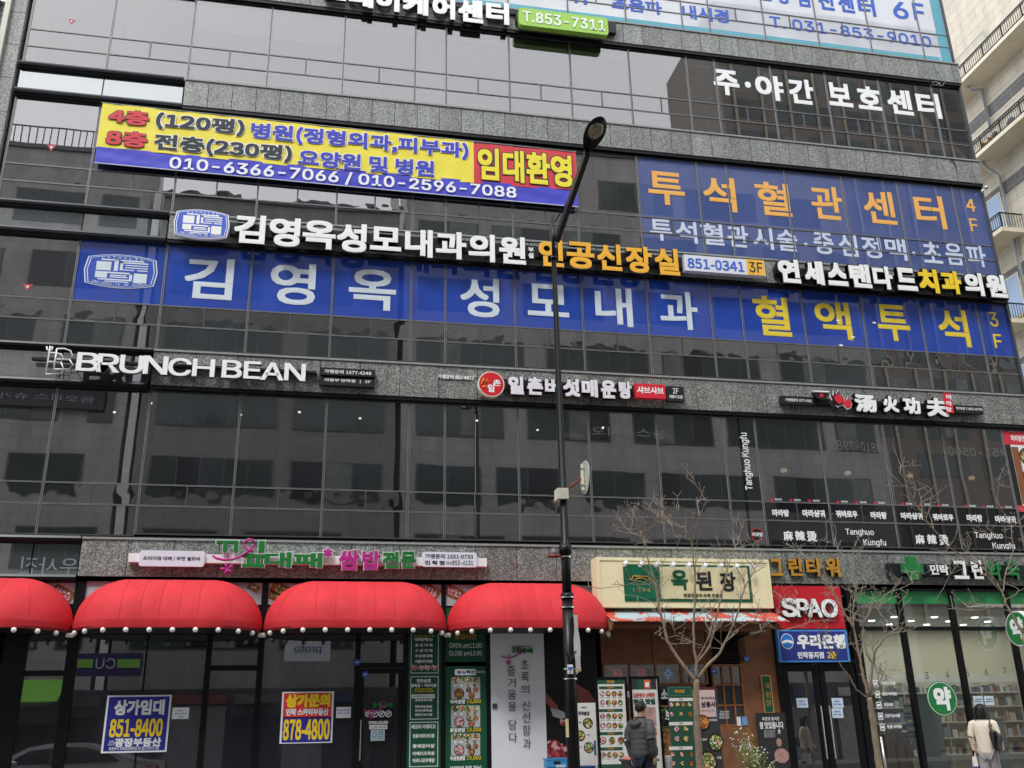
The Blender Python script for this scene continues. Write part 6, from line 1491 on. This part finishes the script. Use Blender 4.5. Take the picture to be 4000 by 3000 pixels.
MB().box(F(2333, 2980, Y)[0], F(2440, 2980, Y)[0], Y - .006, Y - .002, .16, F(2400, 2985, Y)[1]).build('heading', MG, t)
# narrow stand with portrait ad
Y = -1.2
t = standing('black framed poster stand with red and green writing, half hidden by the man', 2466, 2652, 2565, Y, PALE, frame=BLACKM)
plate(2466, 2652, 2565, 2692, Y - .004, .002, mat('slate_print', '2c3634', .5, 0, .3, 10), t, 'heading'); plate(2487, 2655, 2514, 2690, Y - .007, .002, MG, t, 'crest_panel'); plate(2514, 2655, 2542, 2690, Y - .007, .002, mat('print_orange', 'd8603a', .5), t, 'icon_panel'); plate(2520, 2665, 2536, 2683, Y - .01, .002, WHITEP, t, 'icon')
tx('김준현이 선택한', 2473, 2707, 2559, 2725, mat('print_red', 'c8343c', .5), t, Y - .006, 2); tx('한국 맛집', 2474, 2730, 2560, 2752, MG, t, Y - .006, 4)
plate(2515, 2762, 2565, 2835, Y - .004, .002, mat('portrait_print', 'b48f8c', .5, 0, .35, 8), t, 'photo_block')
for k, m in enumerate((FD4, FD1, FD3)): plate(2520, 2842 + 34 * k, 2566, 2872 + 34 * k, Y - .004, .002, m, t, 'food_picture')
# green roll banner
Y = -1.7
t = standing('dark green banner stand with dishes between white headings, left of the tree trunk', 2606, 2682, 2704, Y, MG, name='banner_stand', cat='banner stand')
tx('옥된장', 2634, 2694, 2675, 2707, GOLD, t, Y - .005, 2); oframe(*RC(2609, 2686, 2701, 2718, Y - .004), Y - .006, mat('line_green', '5a8a70', .5), t, .008)
for y in (2727, 2821, 2917): plate(2613, y, 2706, y + 11, Y - .005, .002, PALE, t, 'heading'); tx('수육', 2652, y + 2, 2666, y + 9, MG, t, Y - .008, 2)
for y, n in ((2752, 4), (2790, 3), (2848, 2), (2886, 2), (2946, 3), (2982, 3)): rowdish(t, [(2622 + (72 / (n - 1)) * k * (1 if n != 2 else .5) + (0 if n != 2 else 18) + (y - 2750) * .03, y) for k in range(n)], Y, .05 if n > 2 else .06, [FD2, FD1, FD4, FD3])
# dark leaning banner
Y = -1.3
t = standing('black and rose banner stand with large pancake dishes right of the tree trunk', 2712, 2688, 2800, Y, mat('banner_charcoal', '39383a', .55, 0, .1), name='banner_stand', cat='banner stand')
plate(2712, 2688, 2800, 2800, Y - .004, .002, mat('banner_rose', 'cdb5b2', .5, 0, .12, 2), t, 'upper_print')
plate(2712, 2684, 2800, 2694, Y - .006, .002, mat('print_maroon', '5a2226', .5), t, 'heading')
tx('엄마 손맛 생각나는', 2738, 2722, 2795, 2732, INK, t, Y - .007, 1); tx('미나리', 2716, 2718, 2730, 2726, INK, t, Y - .007, 1); tx('전 삼총사', 2714, 2740, 2797, 2764, INK, t, Y - .007, 3); tx('함께 먹는 즐거움', 2738, 2772, 2790, 2780, INK, t, Y - .007, 0)
for px, py, r, m in ((2745, 2822, .15, FD4), (2795, 2900, .17, FD3), (2765, 2975, .2, FD3)): x, z = F(px, py, Y); dish(x, z, r, Y - .009, t, m)
for s_, px, py in (('고기새우', 2768, 2808), ('오징어', 2735, 2884), ('우렁', 2800, 2955)): tx(s_, px, py, px + 9 * len(s_), py + 10, PALE, t, Y - .012, 2)
plate(2797, 2772, 2805, 2815, Y - .012, .003, mat('bottle_print', '3f5f8f'), t, 'bottle_picture')
# plant in pale pot
x, z = F(2592, 2952, -.9); t = thing('potted_plant', 'tall green leafed plant in a round white pot between the menu stands', 'potted plant', (x, -.9, 0))
b = MB(); b.tube([(x, -.9, 0), (x, -.9, z - .02), (x, -.9, z)], [.13, .17, .175], 18); b.build('pot', WHITE, t, True)
LEAF = mat('leaf_green', '4a7038', .5, 0, .35, 6); b = MB(); rg = random.Random(4)
def leaf(b, p, d, L, w):
    d = d.normalized(); s_ = d.cross(Vector((0, 0, 1))); s_ = s_.normalized() if s_.length > .01 else Vector((1, 0, 0)); m = p + d * L * .5 + Vector((0, 0, .06 * L)); e = p + d * L; o = len(b.v)
    b.v += [tuple(p), tuple(m - s_ * w), tuple(e), tuple(m + s_ * w)]; b._f((o, o + 1, o + 2, o + 3))
for k in range(70):
    h = z + rg.random() ** .8 * .85; a = rg.random() * 6.3; leaf(b, Vector((x + rg.uniform(-.04, .04), -.9, h)), Vector((math.cos(a), math.sin(a), rg.uniform(-.1, .9))), rg.uniform(.14, .26), .028)
b.build('foliage', LEAF, t, kind='stuff'); b = MB(); b.tube([(x, -.9, z), (x + .02, -.9, z + .85)], .014, 6); b.build('stem', TWIG, t)
# blossom shrub by the third tree: grows in a ground bed
x0, z0 = F(2945, 3010, -3.2); t = thing('blossom_shrub', 'fresh green shrub with small white blossoms in front of the black poster', 'shrub', (x0, -3.2, 0)); b = MB(); fl = MB(); st = MB(); rg = random.Random(9)
for k in range(46):
    a = rg.random() * 6.3; r = rg.uniform(.05, .42); top = Vector((x0 + r * math.cos(a), -3.2 + r * math.sin(a) * .7, rg.uniform(.65, 1.22) - r * .55)); base = Vector((x0 + r * .25 * math.cos(a), -3.2 + r * .2 * math.sin(a), 0))
    if k < 5: top = Vector((x0 - .38 + .1 * k, -3.2, 1.15 + .08 * (k % 3)))
    mid = base.lerp(top, .5) + Vector((0, 0, .1)); st.tube([base, mid, top], [.006, .005, .003], 5)
    for j in range(26):
        u = rg.uniform(.3, 1); p = base.lerp(top, u); d = Vector((rg.uniform(-1, 1), rg.uniform(-1, 1), rg.uniform(-.3, 1))); leaf(b, p, d, rg.uniform(.04, .08), .016)
    for j in range(3):
        p = top + Vector((rg.uniform(-.05, .05), rg.uniform(-.05, .05), rg.uniform(-.12, .05))); fl.ball(tuple(p), .013, None, None, 6, 4)
st.build('stem', TWIG, t, kind='stuff'); b.build('foliage', mat('leaf_lime', '86a83c', .5, 0, .3, 7), t, kind='stuff'); fl.build('blossom', WHITE, t, kind='stuff')
# bin with pink lid
xa, za = F(2440, 2975, -3.4); xb, zb = F(2555, 2975, -3.4); t = thing('waste_bin', 'dark grey bin with faded pink lid in front of the man', 'bin', ((xa + xb) / 2, -3.4, 0)); BG = mat('bin_grey', '3a3c3e', .6, 0, .15)
MB().hexa([(xa + .08, -3.55, 0), (xb - .08, -3.55, 0), (xb - .08, -3.2, 0), (xa + .08, -3.2, 0), (xa + .02, -3.62, za), (xb - .02, -3.62, za), (xb - .02, -3.12, za), (xa + .02, -3.12, za)]).build('body', BG, t)
MB().box(xa - .01, xb + .01, -3.65, -3.1, za, za + .035).build('rim', BG, t); MB().hexa([(xa + .03, -3.62, za + .037), (xb - .03, -3.62, za + .037), (xb - .03, -3.13, za + .037), (xa + .03, -3.13, za + .037), (xa + .08, -3.5, za + .08), (xb - .1, -3.5, za + .07), (xb - .1, -3.2, za + .07), (xa + .08, -3.2, za + .08)]).build('lid', mat('lid_pink', 'd4776c', .55, 0, .12, 5), t)
# blue crates
def crate(px0, py0, px1, Y, c, label, grp=None):
    xa, za = F(px0, py0, Y); xb, _ = F(px1, py0, Y); t = thing('plastic_crate', label, 'crate', ((xa + xb) / 2, Y, 0)); m = mat('crate_' + c, c, .45, 0, .08)
    b = MB(); h = .29; z = za
    while z > .05:
        b.box(xa, xb, Y, Y + .3, max(z - h, 0), z - .03); b.box(xa - .01, xb + .01, Y - .01, Y + .31, z - .03, z); b.box(xa - .012, xb + .012, Y - .012, Y + .005, z - .16, z - .14); z -= h
    b.build('body', m, t); MB().box((xa + xb) / 2 - .07, (xa + xb) / 2 + .07, Y - .006, Y + .004, za - .11, za - .06).build('hand_slot', BLACK, t)
    return t
t = crate(2136, 2962, 2214, -.9, '3f8fc4', 'sky blue plastic crate with white print at the foot of the white wall banner'); tx('하이트진로', 2172, 2988, 2210, 2998, VW, t, -.914, 3)
crate(2262, 2992, 2325, -1.3, '2f4f86', 'dark blue crate below the low white menu board')
# drum
x, z = F(2240, 2960, -.8); 
# ------------------------------------------------------------------ people
def skin(name, verts, edges, radii, m, parent, sub=2, root=0):
    o = _w[root_of(parent)]
    me = bpy.data.meshes.new(name); me.from_pydata([(v[0] - o[0], v[1] - o[1], v[2] - o[2]) for v in verts], edges, []); ob = bpy.data.objects.new(name, me); COL.objects.link(ob)
    sk = ob.modifiers.new('s', 'SKIN'); sk.use_smooth_shade = True
    if not me.skin_vertices: 
        pass
    for i, r in enumerate(radii):
        r = r if isinstance(r, tuple) else (r, r); me.skin_vertices[0].data[i].radius = r; me.skin_vertices[0].data[i].use_root = (i == root)
    ob.modifiers.new('d', 'SUBSURF').levels = sub; ob.modifiers['d'].render_levels = sub
    bpy.context.view_layer.update(); dg = bpy.context.evaluated_depsgraph_get(); m2 = bpy.data.meshes.new_from_object(ob.evaluated_get(dg)); bpy.data.objects.remove(ob)
    m2.materials.clear(); m2.materials.append(m); m2.polygons.foreach_set('use_smooth', [True] * len(m2.polygons)); m2.name = name
    return link(name, m2, parent)
SKIN = mat('skin_tone', 'c99a80', .55, 0, .06, 8); HAIR = mat('black_hair', '16130f', .5, 0, .3, 30, .004, 60)
def person(px, py_top, Y, H, facing, label, jacket, trousers, puffer, bob, bag):
    """facing = unit vector in the ground plane; built standing, mid-step"""
    x, _ = F(px, py_top, Y); t = thing('person', label, 'person', (x, Y, 0))
    f = Vector(facing).normalized(); r = Vector((f.y, -f.x, 0)); O = Vector((x, Y, 0))
    def P(a, b_, h): return tuple(O + r * a * H + f * b_ * H + Vector((0, 0, h * H)))    # a right, b forward, h up (fractions of height)
    # body: one skin, legs, torso, neck, head, arms
    V = [P(0, 0, .52), P(0, 0, .60), P(0, .0, .70), P(0, 0, .79), P(0, .005, .845), P(0, .012, .875), P(0, .02, .93), P(0, .022, .965),
         P(.05, 0, .49), P(.052, .035, .28), P(.055, .01, .05), P(.055, .07, .02), P(-.05, 0, .49), P(-.052, -.015, .28), P(-.05, -.09, .06), P(-.05, -.04, .02),
         P(.105, 0, .80), P(.135, -.02, .64), P(.13, .03, .50), P(.125, .04, .46), P(-.105, 0, .80), P(-.135, -.03, .64), P(-.13, .0, .50), P(-.125, .01, .46)]
    E_ = [(0, 1), (1, 2), (2, 3), (3, 4), (4, 5), (5, 6), (6, 7), (0, 8), (8, 9), (9, 10), (10, 11), (0, 12), (12, 13), (13, 14), (14, 15), (3, 16), (16, 17), (17, 18), (18, 19), (3, 20), (20, 21), (21, 22), (22, 23)]
    rad = [.055, .052, .056, .052, .03, .036, .048, .035, .035, .026, .02, .018, .035, .026, .02, .018, .026, .019, .016, .014, .026, .019, .016, .014]
    skin('body', V, E_, [q * H for q in rad], SKIN, t)
    # jacket: lofted torso with sleeves growing out of the shoulders
    jb = MB(); lo = .485 if puffer else .455; wd = 1.08 if puffer else .98
    rings = [(lo, .092, .078), (lo + .02, .104, .088), (.58, .106, .088), (.65, .108, .086), (.72, .116, .084), (.77, .118, .078), (.80, .108, .068), (.825, .07, .056), (.845, .05, .05)] + ([(.862, .05, .056)] if puffer else [])
    fine = []
    for i in range(len(rings) - 1):
        for q in range(6): u = q / 6; fine.append(tuple(rings[i][m_] + (rings[i + 1][m_] - rings[i][m_]) * u for m_ in range(3)))
    fine.append(rings[-1]); n = 28
    for h, w_, d_ in fine:
        pf = (abs(math.sin(h * PI / .05)) ** .5 - .6) * .006 if puffer else 0
        for q in range(n):
            a = 2 * PI * q / n; fold = 0 if puffer else .0022 * math.sin(a * 7 + h * 30) * (1 - abs(h - .62) * 2)
            jb.v.append(P((w_ * wd + pf + fold) * math.cos(a), (d_ * wd + pf + fold) * math.sin(a), h))
    for j in range(len(fine) - 1):
        for q in range(n): q2 = (q + 1) % n; jb._f((j * n + q, j * n + q2, (j + 1) * n + q2, (j + 1) * n + q))
    jb._f(tuple(range(n))[::-1])
    for s_, key in ((1, [(.07, 0, .80), (.115, -.005, .785), (.14, -.022, .71), (.146, -.03, .64), (.143, .0 if not bag else .045, .565), (.138, .02 if not bag else .11, .51)]),
                    (-1, [(-.07, 0, .80), (-.115, -.005, .785), (-.14, -.022, .71), (-.146, -.03, .64), (-.143, .0, .565), (-.138, .01, .50)])):
        pts = []; rr = []
        R0 = (.045, .05, .046, .044, .042, .034) if puffer else (.042, .046, .038, .034, .031, .027)
        for i in range(5):
            for q in range(5):
                u = q / 5; pts.append(Vector(P(*(key[i][m_] + (key[i + 1][m_] - key[i][m_]) * u for m_ in range(3))))); hh = i + u
                rr.append(H * ((R0[i] + (R0[i + 1] - R0[i]) * u) + ((abs(math.sin(hh * 2.6)) ** .5 - .6) * .006 if puffer else .0015 * math.sin(hh * 9))))
        pts.append(Vector(P(*key[5]))); rr.append(R0[5] * H); jb.tube(pts, rr, 14)
    jb.build('jacket', jacket, t, True)
    # trousers
    TV = [P(0, 0, .49), P(.05, 0, .46), P(.054, .03, .27), P(.056, .008, .06), P(-.05, 0, .46), P(-.054, -.015, .27), P(-.05, -.075, .07)]
    w = 1.0 if puffer else 1.3
    skin('trousers', TV, [(0, 1), (1, 2), (2, 3), (0, 4), (4, 5), (5, 6)], [.08 * H, .055 * H * w, .046 * H * w, .036 * H * w, .055 * H * w, .046 * H * w, .036 * H * w], trousers, t)
    for a, b_ in ((.055, .035), (-.05, -.055)): b = MB(); b.ball(P(a, b_, .022), .05, .05, .04, 10, 6); b.build('shoe', BLACK, t, True)
    # head details: nose, ears, hair
    hc = Vector(P(0, .022, .935))
    b = MB(); b.ball(tuple(hc + f * .056 * H - Vector((0, 0, .004 * H))), .012, .012, .018, 8, 6)
    for s in (-1, 1): b.ball(tuple(hc + r * s * .05 * H), .012, .018, .03, 8, 6)
    b.build('face_details', SKIN, t, True)
    for s in (-1, 1): b = MB(); b.ball(tuple(hc + f * .05 * H + r * s * .02 * H + Vector((0, 0, .008 * H))), .008, None, None, 6, 5); b.build('eye', BLACK, t, True)
    b = MB(); b.tube([tuple(hc + f * .052 * H + r * s * .014 * H - Vector((0, 0, .028 * H))) for s in (-1, 0, 1)], .005, 5); b.build('mouth', mat('lip', '9a5a50', .5), t)
    b = MB(); nu, nv = 26, 16; R_ = (.056 if not bob else .068) * H
    for j in range(nv + 1):
        th = PI * j / nv
        for i in range(nu):
            u = 2 * PI * i / nu; front = math.cos(u); lim = (-.1 - .9 * max(0, -front + .25)) if not bob else (-1.5 if front < .45 else .2)
            z = math.cos(th) * R_ * 1.12; rr = math.sin(th) * R_ * (1 + .04 * math.sin(u * 9 + th * 3))
            if z < lim * R_ * .55 and not bob: z = lim * R_ * .55; rr *= .9
            if bob:
                if front > .45: z = max(z, R_ * .25)
                elif z < 0: z = z * 1.45; rr = R_ * (1.06 + .03 * math.sin(u * 11)) * (1 if th < PI * .93 else .2)
            b.v.append(tuple(hc + f * (rr * front * 1.08 - .004 * H) + r * rr * math.sin(u) + Vector((0, 0, z + .008 * H))))
    for j in range(nv):
        for i in range(nu): i2 = (i + 1) % nu; b._f((j * nu + i, (j + 1) * nu + i, (j + 1) * nu + i2, j * nu + i2))
    b.build('hair', HAIR, t, True)
    # hands: palm with four fingers and thumb
    for s, hp, dn in ((1, Vector(P(.138, .02 if not bag else .115, .50)), Vector((0, 0, -1)) if not bag else (f * .6 - r * .6 + Vector((0, 0, -.2))).normalized()), (-1, Vector(P(-.138, .01, .485)), Vector((0, 0, -1)))):
        sd = f if not (bag and s == 1) else Vector((0, 0, 1)); hv = [hp, hp + dn * .045]; he = [(0, 1)]; hr = [.024, .03]
        for q in range(4):
            base = hp + dn * .07 + sd * (.028 - .019 * q); Lf = (.07, .08, .075, .058)[q]; i0 = len(hv); curl = r * (-s) * .018
            hv += [base, base + dn * Lf * .5 + curl * .4, base + dn * Lf * .9 + curl * 1.3]; he += [(1, i0), (i0, i0 + 1), (i0 + 1, i0 + 2)]; hr += [.0105, .009, .007]
        i0 = len(hv); hv += [hp + dn * .03 + sd * .038, hp + dn * .07 + sd * .052]; he += [(1, i0), (i0, i0 + 1)]; hr += [.012, .009]
        skin('hand', [tuple(v) for v in hv], he, hr, SKIN, t, 1)
    return t, P, f, r
JM = mat('puffer_grey', '4b494d', .55, 0, .12, 6, .003, 50); NV_ = mat('navy_trousers', '1e2338', .7, 0, .15, 5)
t, P, f, r = person(2496, 2727, -4.3, 1.74, (.85, .5, 0), 'man in a dark grey quilted jacket and navy trousers walking past the menu stands, head turned to them', JM, NV_, True, False, False)
b = MB(); b.tube([P(-.06, -.07, .815), P(-.03, -.085, .79), P(.03, -.085, .79), P(.06, -.07, .815)], [.03, .055, .055, .03], 10); b.build('hood', JM, t, True)
BE = mat('beige_jacket', 'e4d9c6', .65, 0, .07, 5, .002, 30); GT = mat('grey_trousers', '9c9a9c', .7, 0, .08, 5)
t, P, f, r = person(3826, 2757, -3.6, 1.62, (.75, .66, 0), 'woman with a black bob in a beige jacket and wide grey trousers walking past the pharmacy', BE, GT, False, True, True)
# shoulder bag hangs on her right side, carrier bag in the other hand
LB = mat('black_leather', '101012', .28, 0, .1, 8, .002, 30, spec=.6)
c = Vector(P(.10, -.07, .60)); bgt = thing('shoulder_bag', 'glossy black shoulder bag hanging at the right side of the woman in beige', 'bag', tuple(c))
b = MB(); n = 16
for j in range(7):
    v = j / 6; hw = .21 - .03 * v; th = .085 * math.sin(PI * (.15 + .7 * (1 - v * .55)))
    for k in range(n): a = 2 * PI * k / n; cs, sn = math.cos(a), math.sin(a); b.v.append(tuple(c + f * (hw * abs(cs) ** .5 * (1 if cs > 0 else -1)) + r * (.05 + th * abs(sn) ** .7 * (1 if sn > 0 else -1)) + Vector((0, 0, -.15 + .27 * v + .02 * cs * cs - .06 * cs))))
for j in range(6):
    for k in range(n): k2 = (k + 1) % n; b._f((j * n + k, j * n + k2, (j + 1) * n + k2, (j + 1) * n + k))
b._f(tuple(range(n))[::-1]); b._f(tuple(6 * n + k for k in range(n)))
b.build('bag_body', LB, bgt, True)
for s in (-1, 1): b = MB(); b.tube([tuple(c + f * .13 + r * (.05 + s * .03) + Vector((0, 0, .08))), tuple(c + f * .03 + r * .0 + Vector((0, 0, .28))), tuple(Vector(P(.09, -.01, .845))), tuple(c - f * .06 + r * (-.02) + Vector((0, 0, .28))), tuple(c - f * .13 + r * (.05 + s * .03) + Vector((0, 0, .12)))], .011, 6); b.build('strap', LB, bgt, True)
c = Vector(P(-.145, .015, .36)); cb = thing('carrier_bag', 'white carrier bag with purple print held low by the woman in beige', 'bag', tuple(c))
b = MB(); b.hexa([tuple(c + f * a + r * q + Vector((0, 0, h))) for h, k in ((-.14, 1), (.12, .8)) for a, q in ((-.12 * k, -.05 * k), (.12 * k, -.05 * k), (.12 * k, .05 * k), (-.12 * k, .05 * k))]); b.build('bag_body', mat('carrier_white', 'ddd6d0', .5, 0, .08), cb)
b = MB(); b.hexa([tuple(c + f * a + r * q + Vector((0, 0, h))) for h in (-.12, -.05) for a, q in ((-.121, -.052), (.0, -.052), (.0, .052), (-.121, .052))]); b.build('purple_print', mat('print_purple', '5a3a8a', .5), cb)
b = MB(); b.tube([tuple(c + f * .06 + Vector((0, 0, .11))), tuple(c + Vector((0, 0, .2))), tuple(c - f * .06 + Vector((0, 0, .11)))], .006, 5); b.build('handle', WHITE, cb)
# people's bases do not carry their bags: both bags stay things of their own
for o in list(bpy.data.objects):
    if o.parent is None and 'label' in o.keys() and len(o['label'].split()) > 16: o['label'] = ' '.join(o['label'].split()[:16])
